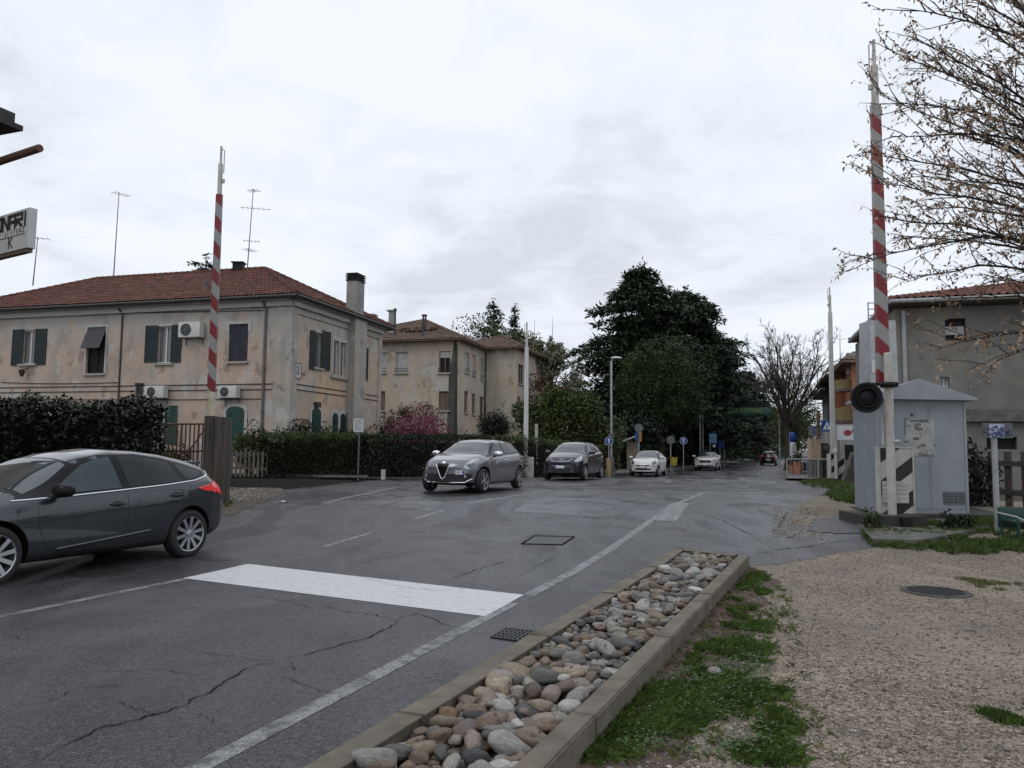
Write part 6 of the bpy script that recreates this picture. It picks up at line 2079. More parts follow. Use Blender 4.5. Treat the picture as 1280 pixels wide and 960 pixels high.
def small_car(label, spec, loc, az, colour, kind):
    c = Car('hatchback_car', label, spec, loc, az, colour)
    L2 = spec['L'] / 2; k = L2 / 1.95
    for sd in (1, -1):
        mp, d = c.side(sd)
        c.patch('window_surround', [(1.02, .985), (.6, 1.26), (.3, 1.385), (0, 1.435), (-.6, 1.45), (-1.1, 1.41), (-1.42, 1.32), (-1.50, 1.15), (-1.3, 1.10), (-.4, 1.045), (.5, 1.0)], mp, d, M['trim_gloss'], .003, .06)
        c.patch('window', [(.66, 1.035), (.36, 1.25), (.15, 1.345), (-.1, 1.395), (-.14, 1.075), (.2, 1.055)], mp, d, M['car_glass_teal'], .006, .06)
        c.patch('window', [(-.24, 1.08), (-.21, 1.40), (-.65, 1.41), (-1.05, 1.37), (-1.32, 1.29), (-1.38, 1.17), (-1.2, 1.13)], mp, d, M['car_glass'], .006, .06)
        c.seams(sd, [[(.80, .97), (.78, .6), (.66, .30), (-.2, .285)], [(-.18, 1.04), (-.2, .29), (-.82, .31), (-.95, .6), (-1.15, .84)]])
        c.handle(sd, -.06, .90, colour)
        c.mirror(sd, .66, 1.07, colour)
        mp2, d2 = c.side(sd)
        c.patch('tail_lamp', [(-L2 + .28, 1.0), (-L2 + .14, 1.02), (-L2 + .08, .86), (-L2 + .2, .84)], mp2, d2, M['taillamp'], .01, .04)
    mp, d = c.screen(1.02, 1.13, .40, 1.41)
    c.patch('windscreen_surround', [(-.76, -.06), (-.40, -.14), (.40, -.14), (.76, -.06), (.57, 1.0), (.30, 1.04), (-.30, 1.04), (-.57, 1.0)], mp, d, M['trim_gloss'], .003, .06)
    c.patch('windscreen', [(-.71, .01), (-.36, -.06), (.36, -.06), (.71, .01), (.54, .94), (.28, .98), (-.28, .98), (-.54, .94)], mp, d, M['windscreen'], .006, .06)
    mp, d = c.rearm()
    c.patch('rear_window', sm_poly([(-.58, 1.10), (.58, 1.10), (.50, 1.36), (-.50, 1.36)], 1), mp, d, M['car_glass'], .006, .06)
    return c
car = small_car('dark violet grey small hatchback waiting just beyond the tracks, behind the silver grey car', yar, on(2.55, 31.9, .02), 180 + 20.5, M['paint_violet'], 'a')
for sd in (1, -1):
    mp, d = car.corner(sd, 40, 1)
    car.patch('headlight', sm_poly([(-.22, .72), (-.20, .775), (.02, .885), (.24, .965), (.27, .93), (.16, .79), (.0, .72)], 2), mp, d, M['headlamp'], .008, .04)
    mp, d = car.front()
    car.patch('fog_lamp_recess', sm_poly([(sd * .52, .33), (sd * .54, .44), (sd * .68, .44), (sd * .66, .33)], 2), mp, d, M['trim_black'], .006, .04)
mp, d = car.front()
car.patch('grille', sm_poly([(-.42, .80), (-.30, .73), (0, .70), (.30, .73), (.42, .80), (.30, .77), (0, .75), (-.30, .77)], 1), mp, d, M['trim_black'], .007, .03)
car.patch('lower_grille', sm_poly([(-.50, .30), (-.36, .56), (.36, .56), (.50, .30)], 2), mp, d, M['trim_black'], .006, .05)
q = car.line('t', [(-.44, .815), (-.30, .735), (0, .705), (.30, .735), (.44, .815)], mp, d, .022, None, .010); q.build('grille_trim', M['chrome'], car.root, True, local=True)
q = car.line('t', [(-.50, .30), (-.38, .545), (.38, .545), (.50, .30)], mp, d, .02, None, .008); q.build('grille_trim', M['alloy'], car.root, True, local=True)
q, n = car.hit((4, 0, .775), (-1, 0, 0)); mb = MB(); m4 = Matrix.Translation(q + Vector((.01, 0, 0)))
for ra, rb in ((.085, .058), (.03, .055), (.058, .022)):
    mb.tube([m4 @ Vector((.006, ra * math.cos(a), rb * math.sin(a) + (.022 if rb == .022 else 0))) for a in np.linspace(0, 2 * PI, 25)], .008, 5, caps=False)
mb.build('badge', M['chrome'], car.root, True, local=True)
car.plate(.52, .42)
car.wheels('spoke5')

# ---- white small hatchback
pun = dict(yar); pun.update(W=.84, bowf=.36,
    top=[(1.95, .66), (1.91, .76), (1.80, .86), (1.45, .985), (1.15, 1.07), (1.0, 1.12), (.7, 1.27), (.4, 1.395), (.1, 1.455), (-.3, 1.49), (-.8, 1.485), (-1.3, 1.44), (-1.62, 1.37), (-1.75, 1.22), (-1.84, 1.05), (-1.90, .95), (-1.95, .85)])
M['paint_white'] = paint('white_car_paint', (0.56, 0.555, 0.535), 0.0, 0.35)
p = gnd(813, 597)
car = small_car('white small hatchback approaching on the far side of the tracks', pun, on(8.05, 46.2, .02), 180 + 20.0, M['paint_white'], 'b')
for sd in (1, -1):
    mp, d = car.corner(sd, 40, 1)
    car.patch('headlight', sm_poly([(-.20, .68), (-.20, .78), (-.05, .87), (.14, .90), (.20, .84), (.06, .72), (-.08, .66)], 2), mp, d, M['headlamp_dark'], .008, .04)
    mp, d = car.front()
    car.patch('indicator', sm_poly([(sd * .55, .56), (sd * .55, .60), (sd * .70, .61), (sd * .69, .57)], 1), mp, d, M['trim_black'], .006, .04)
mp, d = car.front()
car.patch('grille', sm_poly([(-.40, .60), (-.36, .655), (.36, .655), (.40, .60)], 1), mp, d, M['trim_black'], .006, .04)
car.patch('lower_grille', sm_poly([(-.50, .36), (-.46, .47), (.46, .47), (.50, .36)], 1), mp, d, M['trim_black'], .006, .05)
car.plate(.555, .44)
mb = MB(); q, n = car.hit((4, 0, .72), (-1, 0, 0)); mb.lathe([(.045, 0), (.04, .012), (.001, .014)], mat4=Matrix.Translation(q) @ Matrix.Rotation(PI / 2, 4, 'Y'), n=16); mb.build('badge', M['chrome'], car.root, True, local=True)
car.wheels('spoke7')

# ---- white and black rounded small car, further off
mini = dict(yar); mini.update(W=.86, L=3.75, ax=(1.2, -1.3), bowf=.34,
    top=[(1.875, .72), (1.85, .84), (1.75, .93), (1.4, 1.0), (1.15, 1.04), (1.0, 1.10), (.75, 1.27), (.5, 1.38), (.1, 1.42), (-.3, 1.435), (-.8, 1.43), (-1.3, 1.41), (-1.58, 1.36), (-1.72, 1.2), (-1.8, 1.0), (-1.84, .93), (-1.875, .85)],
    belt=[(1.875, .66), (1.75, .80), (1.4, .88), (1.1, .92), (.5, .95), (-.5, .98), (-1.3, 1.0), (-1.6, 1.01), (-1.8, .93), (-1.875, .78)],
    w=[(1.875, .70), (1.83, .76), (1.7, .80), (1.2, .85), (.5, .85), (-.5, .855), (-1.3, .855), (-1.6, .84), (-1.82, .78), (-1.875, .72)],
    bot=[(1.875, .28), (1.8, .21), (1.4, .18), (-1.5, .19), (-1.75, .25), (-1.875, .36)])
car = small_car('white small car with round headlights and dark roof, furthest of the oncoming cars', mini, on(15.0, 60.2, .02), 180 + 20.0, M['paint_white'], 'c')
mb = MB(); 
car.patch('roof_panel', [(.42, -.5), (.42, .5), (-1.5, .5), (-1.5, -.5)], lambda u, v: (u, v, 3), (0, 0, -1), M['trim_gloss'], .004, .1)
for sd in (1, -1):
    mp, d = car.front()
    car.patch('headlight', [(sd * .60 + .12 * math.cos(a), .80 + .12 * math.sin(a)) for a in np.linspace(0, 2 * PI, 17)[:-1]], mp, d, M['headlamp'], .01, .05)
    mb = MB(); q, n = car.hit((4, sd * .60, .55), (-1, 0, 0)); mb.lathe([(.06, 0), (.06, .02), (.001, .03)], mat4=Matrix.Translation(q) @ Matrix.Rotation(PI / 2, 4, 'Y'), n=12); mb.build('fog_lamp', M['headlamp'], car.root, True, local=True)
mp, d = car.front()
car.patch('grille', sm_poly([(-.42, .66), (-.40, .77), (.40, .77), (.42, .66), (.36, .62), (-.36, .62)], 1), mp, d, M['trim_black'], .008, .04)
q = car.line('t', [(-.44, .66), (-.42, .78), (.42, .78), (.44, .66), (.36, .61), (-.36, .61), (-.44, .66)], mp, d, .03, None, .01); q.build('grille_trim', M['chrome'], car.root, True, local=True)
car.patch('lower_grille', [(-.62, .26), (-.60, .42), (.60, .42), (.62, .26)], mp, d, M['trim_black'], .006, .05)
car.plate(.46, .44)
car.wheels('spoke5')

# ---- dark red saloon driving away, and a parked dark car
M['paint_red'] = paint('dark_wine_paint', (0.022, 0.007, 0.012), 0.3, 0.35)
car = small_car('dark wine red car driving away down the tree lined street', yar, st(80.5, -.9, .02), 20.5, M['paint_red'], 'd')
mp, d = car.rearm()
for sd in (1, -1):
    car.patch('brake_light', [(sd * .52, .80), (sd * .52, .98), (sd * .72, .98), (sd * .72, .80)], mp, d, M['taillamp_dim'], .012, .05)
q, n = car.hit((-4, 0, .62), (1, 0, 0)); mb = MB(); mb.box((q.x - .012, 0, .62), (.014, .48, .11)); mb.build('number_plate', M['plate'], car.root, local=True)
car.wheels('spoke7')
M['paint_blue'] = paint('dark_blue_paint', (0.018, 0.02, 0.036), 0.4, 0.35)
pk = at(1012, 590, 52)
car = small_car('dark blue car parked behind the railing beside the rendered gate pillar', yar, (pk.x + .3, 52.6, hump(pk.x, 52.6) + .1), 180 + 20, M['paint_blue'], 'e')
for sd in (1, -1):
    mp, d = car.corner(sd, 40, 1)
    car.patch('headlight', sm_poly([(-.22, .72), (-.20, .775), (.02, .885), (.24, .965), (.16, .79), (.0, .72)], 1), mp, d, M['headlamp'], .008, .05)
mp, d = car.front(); car.patch('lower_grille', sm_poly([(-.50, .30), (-.36, .56), (.36, .56), (.50, .30)], 2), mp, d, M['trim_black'], .006, .06)
car.plate(.60, .44)
car.wheels('spoke7')
# ------------------------------------------------------------------ vegetation
def leafmat(name, hi, lo, scale=0.6, rough=0.6, spec=0.3, trans=0.0):
    m = mat(name, hi, rough, scale=scale, col2=lo, detail=6, spec=spec, lo=0.38, hi=0.66)
    mixin(m, tuple(0.55 * c for c in lo), scale * 3.1, 0.55, 0.75, (1, 1, 1), 0.7, 7.7)
    return m
M['bark'] = mat('grey_brown_bark', (0.075, 0.062, 0.052), 0.95, scale=7, col2=(0.035, 0.03, 0.026), bump=0.6, bscale=30, stretch=(1, 1, .3))
M['bark_dark'] = mat('dark_bark', (0.035, 0.030, 0.027), 0.95, scale=9, bump=0.5, bscale=30, stretch=(1, 1, .3))
M['cedar'] = leafmat('cedar_needles', (0.040, 0.060, 0.029), (0.017, 0.030, 0.015), 0.35)
M['pine'] = leafmat('pine_needles', (0.052, 0.078, 0.021), (0.026, 0.042, 0.012), 0.5)
M['dark_ever'] = leafmat('dark_evergreen', (0.018, 0.028, 0.014), (0.010, 0.016, 0.009), 0.4)
M['spring'] = leafmat('fresh_spring_leaves', (0.085, 0.105, 0.030), (0.045, 0.058, 0.018), 0.5)
M['olive'] = leafmat('olive_green_leaves', (0.078, 0.100, 0.026), (0.034, 0.048, 0.014), 0.7)
M['hedge'] = leafmat('clipped_hedge_leaves', (0.020, 0.031, 0.010), (0.008, 0.014, 0.006), 0.8, 0.55, .25)
M['hedge_top'] = leafmat('lighter_hedge_leaves', (0.060, 0.085, 0.018), (0.028, 0.042, 0.010), 1.2)  # lighter leaves for the top and upper edge of a hedge
M['laurel'] = leafmat('laurel_leaves', (0.020, 0.028, 0.014), (0.007, 0.011, 0.006), 1.0, 0.42, 0.4)
M['blossom'] = leafmat('pink_blossom', (0.28, 0.085, 0.135), (0.15, 0.04, 0.07), 1.4)
M['russet'] = leafmat('russet_young_leaves', (0.11, 0.055, 0.025), (0.055, 0.03, 0.018), 1.0)
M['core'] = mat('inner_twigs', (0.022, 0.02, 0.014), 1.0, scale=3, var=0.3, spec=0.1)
M['tan_leaf'] = mat('tan_spring_leaves', (0.36, 0.25, 0.165), 0.7, scale=3, col2=(0.22, 0.145, 0.09), spec=0.3)
M['pale_leaf'] = leafmat('pale_small_leaves', (0.22, 0.23, 0.15), (0.13, 0.135, 0.085), 1.0)

def fib(n):
    k = np.arange(n) + .5; ph = np.arccos(1 - 2 * k / n); th = np.pi * (1 + 5 ** .5) * k
    return np.stack([np.cos(th) * np.sin(ph), np.sin(th) * np.sin(ph), np.cos(ph)], 1)

def cloud(c, rad, n, rng, lobes=18, lob=0.42, fill=0.35, low=-1.0):
    """Points through the shells of many overlapping clumps inside an ellipsoid."""
    c, rad = np.array(c, float), np.array(rad, float)
    L = fib(lobes) * rng.uniform(.45, .85, (lobes, 1)) + rng.normal(0, .07, (lobes, 3))
    L = L[L[:, 2] > low]
    sz = lob * rng.uniform(.6, 1.25, len(L))
    k = rng.integers(0, len(L), n)
    d = rng.normal(size=(n, 3)); d /= np.linalg.norm(d, axis=1)[:, None]
    rr = np.where(rng.random(n) < fill, rng.random(n) ** .5, rng.uniform(.86, 1.06, n))
    return c + (L[k] + d * (sz[k] * rr)[:, None]) * rad

def bush(name, label, cat, c, rad, n, leaf, m, seed, lobes=18, lob=.42, trunk=None, up=0.2, group=None, low=-1.0, core=.62, wid=.6, fill=.35):
    rng = np.random.default_rng(seed)
    g = hump(c[0], c[1])
    t = thing(name, label, cat, (c[0], c[1], g), 0, group)
    P = cloud(c, rad, n, rng, lobes, lob, fill, low)
    P = P[P[:, 2] > g + .03]
    V, F = leaf_quads(P, leaf, leaf * wid, rng, up)
    fastmesh('crown' if trunk else 'foliage', V, F, m, None, False, t)
    mb = MB()
    if trunk:
        h = c[2] - g
        pts = [Vector((c[0] + .25 * trunk * mnoise.noise((k, seed, 0)), c[1], g - .1 + (h + .3) * k / 5)) for k in range(6)]
        mb.tube(pts, [trunk * (1.25 - .13 * k) for k in range(6)], 9)
        for k in range(9):
            a = k * 2.4; q = Vector((c[0] + rad[0] * .7 * math.cos(a), c[1] + rad[1] * .7 * math.sin(a), c[2] + rad[2] * rng.uniform(-.3, .6)))
            s = pts[3 + k % 3]; mb.tube([s, s.lerp(q, .5) + Vector((0, 0, .1 * rad[2])), q], [trunk * .5, trunk * .3, trunk * .08], 6)
        mb.build('trunk', M['bark_dark'], t, True)
    else:
        for k in range(14):
            a = k * 2.4; r_ = .75 * ((k + 1) / 14) ** .5
            q = Vector((c[0] + rad[0] * r_ * math.cos(a), c[1] + rad[1] * r_ * math.sin(a), c[2] + rad[2] * .55 * (1 - r_ * .6)))
            mb.tube([(c[0] + .1 * math.cos(a), c[1] + .1 * math.sin(a), g - .05), q], [.035, .012], 5)
        mb.build('stems', M['bark_dark'], t)
    return t

def hedge(name, label, pts, w, h, n, leaf, m, seed, topm=None, base=.02, core=True, bumps=.06, cat='hedge'):
    """A clipped hedge following pts (x, y): leaves on its faces round a twiggy core."""
    rng = np.random.default_rng(seed)
    P = [Vector((p[0], p[1], 0)) for p in pts]
    mid = sum(P, Vector()) / len(P)
    t = thing(name, label, cat, on(mid.x, mid.y))
    segs = [(a, b, (b - a).length) for a, b in zip(P, P[1:])]; tot = sum(s[2] for s in segs)
    Q = []; T = []
    mb = MB()
    for a, b, L in segs:
        k = int(n * L / tot)
        d = (b - a) / L; q = Vector((d.y, -d.x, 0))
        u = rng.uniform(0, L, k); f = rng.random(k)
        A = h / (2 * h + w)
        x = np.empty(k); z = np.empty(k)
        top = f > 2 * A
        s1 = f < A
        x[s1] = -w / 2; x[(~s1) & (~top)] = w / 2; x[top] = rng.uniform(-w / 2, w / 2, top.sum())
        z[~top] = rng.uniform(base, h, (~top).sum()); z[top] = h
        dep = rng.normal(0, .05, k)
        for i in range(k):
            p = a + d * u[i] + q * x[i]
            nn = bumps * 2.2 * mnoise.noise((p.x * .9, p.y * .9, z[i] * .9)) + bumps * mnoise.noise((p.x * 3, p.y * 3, z[i] * 3))
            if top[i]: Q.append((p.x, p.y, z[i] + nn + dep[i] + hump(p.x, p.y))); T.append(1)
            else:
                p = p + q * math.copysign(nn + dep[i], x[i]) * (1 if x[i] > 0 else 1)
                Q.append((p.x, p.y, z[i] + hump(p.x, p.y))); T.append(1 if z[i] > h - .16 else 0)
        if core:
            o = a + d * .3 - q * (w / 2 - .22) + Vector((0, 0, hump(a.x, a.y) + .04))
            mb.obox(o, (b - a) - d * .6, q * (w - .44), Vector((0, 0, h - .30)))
    for e, o_ in ((P[0], (P[0] - P[1]).normalized()), (P[-1], (P[-1] - P[-2]).normalized())):
        q = Vector((o_.y, -o_.x, 0))
        for _ in range(int(n * w / tot * .6)):
            zz = rng.uniform(base, h); p = e + q * rng.uniform(-w / 2, w / 2) + o_ * (rng.normal(0, .05) + bumps * 2 * mnoise.noise((e.x + zz, e.y, zz)))
            Q.append((p.x, p.y, zz + hump(p.x, p.y))); T.append(0)
    Q = np.array(Q); T = np.array(T)
    V, F = leaf_quads(Q, leaf, leaf * .6, rng, 0.1)
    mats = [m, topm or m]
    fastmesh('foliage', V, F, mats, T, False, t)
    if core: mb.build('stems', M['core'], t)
    return t

def conifer(name, label, x, y, H, Rr, seed, m, layers=26, per=6, dens=70, leaf=.42, low=.12, top=.06, prof=None, droop=.10, group=None, nq=1.0):
    """Tiered cedar: near level boughs carrying flat plates of needle sprays."""
    rng = np.random.default_rng(seed)
    g = hump(x, y)
    t = thing(name, label, 'tree', (x, y, g), 0, group)
    mb = MB()
    lean = rng.normal(0, .012, 2) * H
    axis = lambda f: Vector((x + lean[0] * f * f, y + lean[1] * f * f, g + H * f))
    mb.tube([axis(f) + Vector((0, 0, -.1)) for f in np.linspace(0, 1, 9)], [max(.02, H * .026 * (1 - f) ** .85) for f in np.linspace(0, 1, 9)], 8)
    P = []; W = []
    for i in range(layers):
        f = low + (1 - low - .02) * (i + rng.uniform(-.3, .3)) / layers
        f = min(.985, max(low * .8, f))
        R_ = Rr * (prof(f) if prof else (1 - f) ** .75 + top)
        for j in range(per):
            a = rng.uniform(0, 2 * PI); L = R_ * rng.uniform(.55, 1.15)
            s = axis(f); up = rng.uniform(.05, .32) * (1 if f < .8 else 1.8)
            d = Vector((math.cos(a), math.sin(a), 0)); pts = []
            for k in range(6):
                u = k / 5
                pts.append(s + d * (L * u) + Vector((0, 0, L * (up * u - (up + droop) * u * u * .9))))
            if L > .25 * Rr: mb.tube(pts, [max(.012, .05 * L / Rr * H / 16 * (1 - .85 * k / 5)) for k in range(6)], 5)
            n = int(dens * (L / Rr) * nq) + 6
            u = rng.uniform(.18, 1.02, n) ** .8
            sd = rng.normal(0, 1, n) * (.13 * L * (1.15 - .75 * u) + .08) 
            side = Vector((-d.y, d.x, 0))
            for q in range(n):
                k = min(4, int(u[q] * 5)); e = u[q] * 5 - k
                p = pts[k].lerp(pts[k + 1], min(1.1, e)) + side * sd[q]
                P.append((p.x, p.y, p.z + rng.normal(0, .09) - abs(sd[q]) * .15))
    for q in range(40):
        f = rng.uniform(.93, 1.01); p = axis(f); P.append((p.x + rng.normal(0, .1), p.y + rng.normal(0, .1), p.z))
    P = np.array(P)
    P = P[P[:, 2] > g + .2]
    V, F = leaf_quads(P, leaf, leaf * .34, rng, .55, droop=.22)
    fastmesh('crown', V, F, m, None, False, t)
    mb.build('trunk', M['bark_dark'], t, True)
    return t

def branchy(starts, rng, levels, kids, len_k, spread, r_k=.6, wob=.18, grav=0.0, seg=5, upb=0.0):
    """Recursive bare branches; returns list of (points, radii, level)."""
    out = []
    def grow(p, d, L, r, lv):
        pts = [p]; rs = [r]
        for k in range(seg):
            d = (d + Vector(rng.normal(0, wob, 3)) + Vector((0, 0, upb - grav * (k / seg)))).normalized()
            p = p + d * (L / seg); pts.append(p); rs.append(r * (1 - .72 * (k + 1) / seg) + .0005)
        out.append((pts, rs, lv))
        if lv >= levels: return
        for j in range(kids[lv]):
            f = rng.uniform(.22, .98); k = min(seg - 1, int(f * seg)); e = f * seg - k
            q = pts[k].lerp(pts[k + 1], e); dd = (pts[k + 1] - pts[k]).normalized()
            o = dd.orthogonal().normalized(); o.rotate(Matrix.Rotation(rng.uniform(0, 2 * PI), 3, dd))
            a = rng.uniform(*spread)
            nd = dd * math.cos(a) + o * math.sin(a)
            grow(q, nd.normalized(), L * len_k * rng.uniform(.7, 1.2) * (1.15 - .5 * f), max(.003, rs[k] * r_k), lv + 1)
    for (p, d, L, r) in starts: grow(Vector(p), Vector(d).normalized(), L, r, 0)
    return out

def bare_tree(name, label, x, y, H, tr, seed, nlimb=9, spread=.55, leaf=None, nleaf=0, lsize=.1, trunk_f=.28, kids=(7, 6, 5), group=None, narrow=False, twig=.007):
    rng = np.random.default_rng(seed); g = hump(x, y)
    t = thing(name, label, 'tree', (x, y, g), 0, group)
    tb = Vector((x, y, g - .1)); th = H * trunk_f
    mb = MB()
    tp = [tb + Vector((.04 * th * math.sin(k), 0, (th + .1) * k / 4)) for k in range(5)]
    mb.tube(tp, [tr * (1.3 - .12 * k) for k in range(5)], 10)
    starts = []
    for k in range(nlimb):
        a = 2 * PI * k / nlimb + rng.uniform(-.3, .3); s = rng.uniform(.12, spread)
        z = th * rng.uniform(.75, 1.0) if not narrow else H * rng.uniform(.15, .75)
        if narrow: L = (H - z) * rng.uniform(.35, .6); s = rng.uniform(.25, .5)
        else: L = (H - z) * rng.uniform(.62, .95)
        starts.append((tb + Vector((0, 0, z)), (math.sin(s) * math.cos(a), math.sin(s) * math.sin(a), math.cos(s)), L, tr * .55))
    if narrow: mb.tube([tp[-1], tb + Vector((0, 0, H))], [tr * .8, .01], 6)
    br = branchy(starts, rng, 3, kids, .46, (.35, .8), .5, .14, upb=.05)
    P = []
    mc = MB()
    for pts, rs, lv in br:
        (mb if lv == 0 else mc).tube(pts, [max(twig, q) for q in rs], 5 if lv < 2 else 3, caps=False)
        if lv >= 2: P += [pts[k].lerp(pts[k + 1], rng.random()) for k in range(len(pts) - 1)]
    mb.build('trunk', M['bark'], t, True)
    cr = mc.build('crown', M['bark'], t)
    if leaf:
        P = np.array([tuple(p) for p in P]); P = P[rng.integers(0, len(P), nleaf)] + rng.normal(0, .08, (nleaf, 3))
        V, F = leaf_quads(P, lsize, lsize * .65, rng)
        fastmesh('leaves', V, F, leaf, None, False, t)
    return t

# ---- the row of big cedars beyond the crossing
tg = 'big dark conifers left of the street'
def cedar_prof(f): return min(1.0, 1.3 * (1 - f) ** .55) * (.8 + .2 * math.sin(f * 26)) + .04
conifer('cedar_tree', 'tallest dark cedar left of the street with layered boughs and a tilted crest', 11.2, 70, 18.3, 7.3, 3, M['cedar'], 40, 12, 200, .52, .14, prof=cedar_prof, group=tg)
conifer('cedar_tree', 'broad dark cedar just right of the tallest one with upturned branch tips', 17.2, 77, 17.6, 7.2, 7, M['cedar'], 38, 12, 190, .55, .12, prof=lambda f: min(1, 1.5 * (1 - f) ** .5) * (.8 + .2 * math.sin(f * 31)), group=tg)
conifer('cedar_tree', 'dark cedar standing behind the two biggest ones towards the banner', 23.0, 92, 16.0, 6.8, 9, M['cedar'], 30, 10, 150, .6, .08, prof=cedar_prof, group=tg)
conifer('cedar_tree', 'dark conifer further along the street beyond the green banner', 30.5, 113, 16.5, 7.5, 12, M['dark_ever'], 28, 10, 130, .65, .06, prof=cedar_prof, group=tg)
conifer('cedar_tree', 'distant dark conifer at the end of the row beside the vanishing street', 42, 143, 16.5, 8.5, 13, M['dark_ever'], 24, 10, 120, .8, .05, prof=cedar_prof, group=tg)
conifer('cedar_tree', 'most distant dark conifer, by the bend of the street', 58, 190, 17.0, 9, 14, M['dark_ever'], 18, 8, 70, 1.0, .05, prof=cedar_prof, group=tg)
bush('umbrella_pine', 'round headed dark green pine standing in front of the cedars', 'tree', (11.6, 61.5, 6.4), (4.4, 4.2, 3.9), 34000, .22, M['pine'], 21, 60, .27, .28, .5, low=-.75, fill=.3, wid=.35)
# understorey that closes the view below the cedars
def und(label, x, y, r, h, seed, m='dark_ever', n=3200):
    bush('evergreen_shrub', label, 'shrub', (x, y, h * .5), (r, r * .8, h * .58), n, .34, M[m], seed, 22, .40, None, .2, 'dark shrubs under the conifers')
und('dark evergreen shrub behind the lamp post, left of the white small car', 9.3, 58, 2.4, 4.4, 31)
und('dark evergreen shrub right behind the white small car', 13.2, 68, 2.6, 4.2, 32)
und('dark evergreen shrub left of the white car with round headlights', 9.9, 66, 3.2, 5.0, 33)
und('dark evergreen shrub behind the blue round sign on the far pavement', 15.6, 74, 3.0, 4.6, 34)
und('dark evergreen shrub below the left end of the green banner', 18.8, 84, 3.2, 5.2, 35)
und('dark evergreen shrub below the middle of the green banner', 22.5, 95, 3.4, 5.6, 36)
und('dark evergreen shrub beyond the green banner, left of the street', 27.0, 107, 3.8, 6.0, 37)
und('dark evergreen shrub by the kerb far down the street', 33.5, 124, 4.4, 6.5, 38)
und('dark evergreen shrub at the far bend, left of the street', 46.5, 158, 6, 7.5, 39)
und('dark evergreen mass closing the view at the end of the street', 66, 205, 9, 9.5, 40)
bush('roadside_tree', 'grey green tree closing the street in the far distance', 'tree', (78, 225, 6.5), (11, 8, 6), 5000, .7, M['olive'], 41, 24, .38, .35)
bush('roadside_tree', 'dim olive tree on the right of the far street behind the bare tree', 'tree', (62, 175, 6), (7, 6, 5.2), 4200, .6, M['olive'], 42, 24, .38, .35)
bush('roadside_tree', 'bushy olive tree right of the street under the bare crown', 'tree', (33.5, 92, 4.9), (3.3, 3.0, 4.2), 4800, .26, M['olive'], 43, 26, .34, .25, fill=.2)
# ---- behind the villa and the cream house
conifer('spruce_tree', 'dark pointed conifer with a thick top behind the villa wing, left of its twin', -1.9, 82, 17.2, 3.0, 51, M['cedar'], 26, 6, 80, .42, .2, prof=lambda f: .95 * (1 - f) ** .5 + .05, group='pointed conifers behind the villa')
conifer('spruce_tree', 'slimmer dark pointed conifer behind the villa wing, right of its twin', .35, 82.6, 16.9, 2.3, 52, M['cedar'], 26, 5, 70, .40, .2, prof=lambda f: .95 * (1 - f) ** .7 + .05, group='pointed conifers behind the villa')
bush('leafy_tree', 'olive green tree top showing above the villa wing roof', 'tree', (-1.7, 75, 10.6), (4.6, 3.5, 3.6), 7000, .24, M['olive'], 53, 36, .30, .3)
bush('leafy_tree', 'dark green tree left of the villa wing, above the tiled roof', 'tree', (1.4, 77, 9.8), (2.4, 2.4, 4.0), 3800, .25, M['pine'], 54, 26, .32, .25)
conifer('spruce_tree', 'conifer whose tips poke above the ridge of the cream house', -28.6, 72, 19.0, 4.0, 55, M['cedar'], 24, 6, 60, .5, .3, prof=lambda f: 1.1 * (1 - f) ** .6 + .12)
bare_tree('birch_tree', 'slender pale tree with sparse leaves behind the white barrier boom', 1.75, 62, 11.9, .10, 61, 16, .4, M['pale_leaf'], 5200, .19, .2, (7, 5, 3), 'slender pale trees', True, .018)
bare_tree('birch_tree', 'slender pale tree with sparse leaves, the right one of the two', 3.25, 63, 12.3, .10, 62, 18, .4, M['pale_leaf'], 5600, .19, .2, (7, 5, 3), 'slender pale trees', True, .018)
bush('purple_shrub', 'dark russet shrub at the foot of the slender pale trees', 'shrub', (2.6, 57, 4.2), (2.2, 1.8, 3.0), 3000, .2, M['russet'], 63, 20, .38)
# ---- shrubs and trees round the hedge
bush('green_shrub', 'large mid green shrub behind the long hedge, left of the lamp post', 'shrub', (3.0, 46.2, 2.8), (2.75, 2.0, 3.0), 24000, .19, M['olive'], 71, 40, .30, None, .15)
bush('green_shrub', 'yellow green shrub sloping down to the lamp post', 'shrub', (4.9, 46.8, 1.9), (1.7, 1.6, 2.5), 11000, .17, M['spring'], 72, 30, .32, None, .15)
bush('topiary_bush', 'clipped dark block of bush in front of the villa wing', 'shrub', (-1.05, 49.2, 2.75), (1.3, 1.0, 1.25), 5000, .12, M['dark_ever'], 73, 40, .3)
bush('cherry_shrub', 'pink flowering cherry shrub behind the long hedge', 'flowering shrub', (-4.35, 37.2, 1.9), (1.62, 1.1, 1.5), 8500, .085, M['blossom'], 74, 34, .30, None, .1)
bush('russet_shrub', 'russet and green shrub just above the pink cherry shrub', 'shrub', (-4.9, 39.0, 2.5), (1.5, 1.0, 1.45), 4200, .12, M['russet'], 75, 26, .32)
bush('green_shrub', 'low dark green shrub left of the pink cherry, by the house end wall', 'shrub', (-5.9, 38.0, 1.7), (1.0, .8, 1.1), 2600, .12, M['hedge'], 76, 22, .35)
bush('green_shrub', 'green shrub climbing at the corner of the cream house flank', 'shrub', (-8.7, 33.2, 1.75), (1.3, .5, .95), 3800, .10, M['hedge'], 77, 24, .34)
bush('green_shrub', 'green shrub along the foot of the cream house flank', 'shrub', (-7.2, 33.8, 1.65), (1.6, .6, .80), 3800, .10, M['olive'], 78, 24, .34)
bush('green_shrub', 'bright green shrub behind the pale picket fence', 'shrub', (-10.35, 31.2, 1.45), (.75, .5, 1.0), 2400, .11, M['olive'], 79, 22, .36)
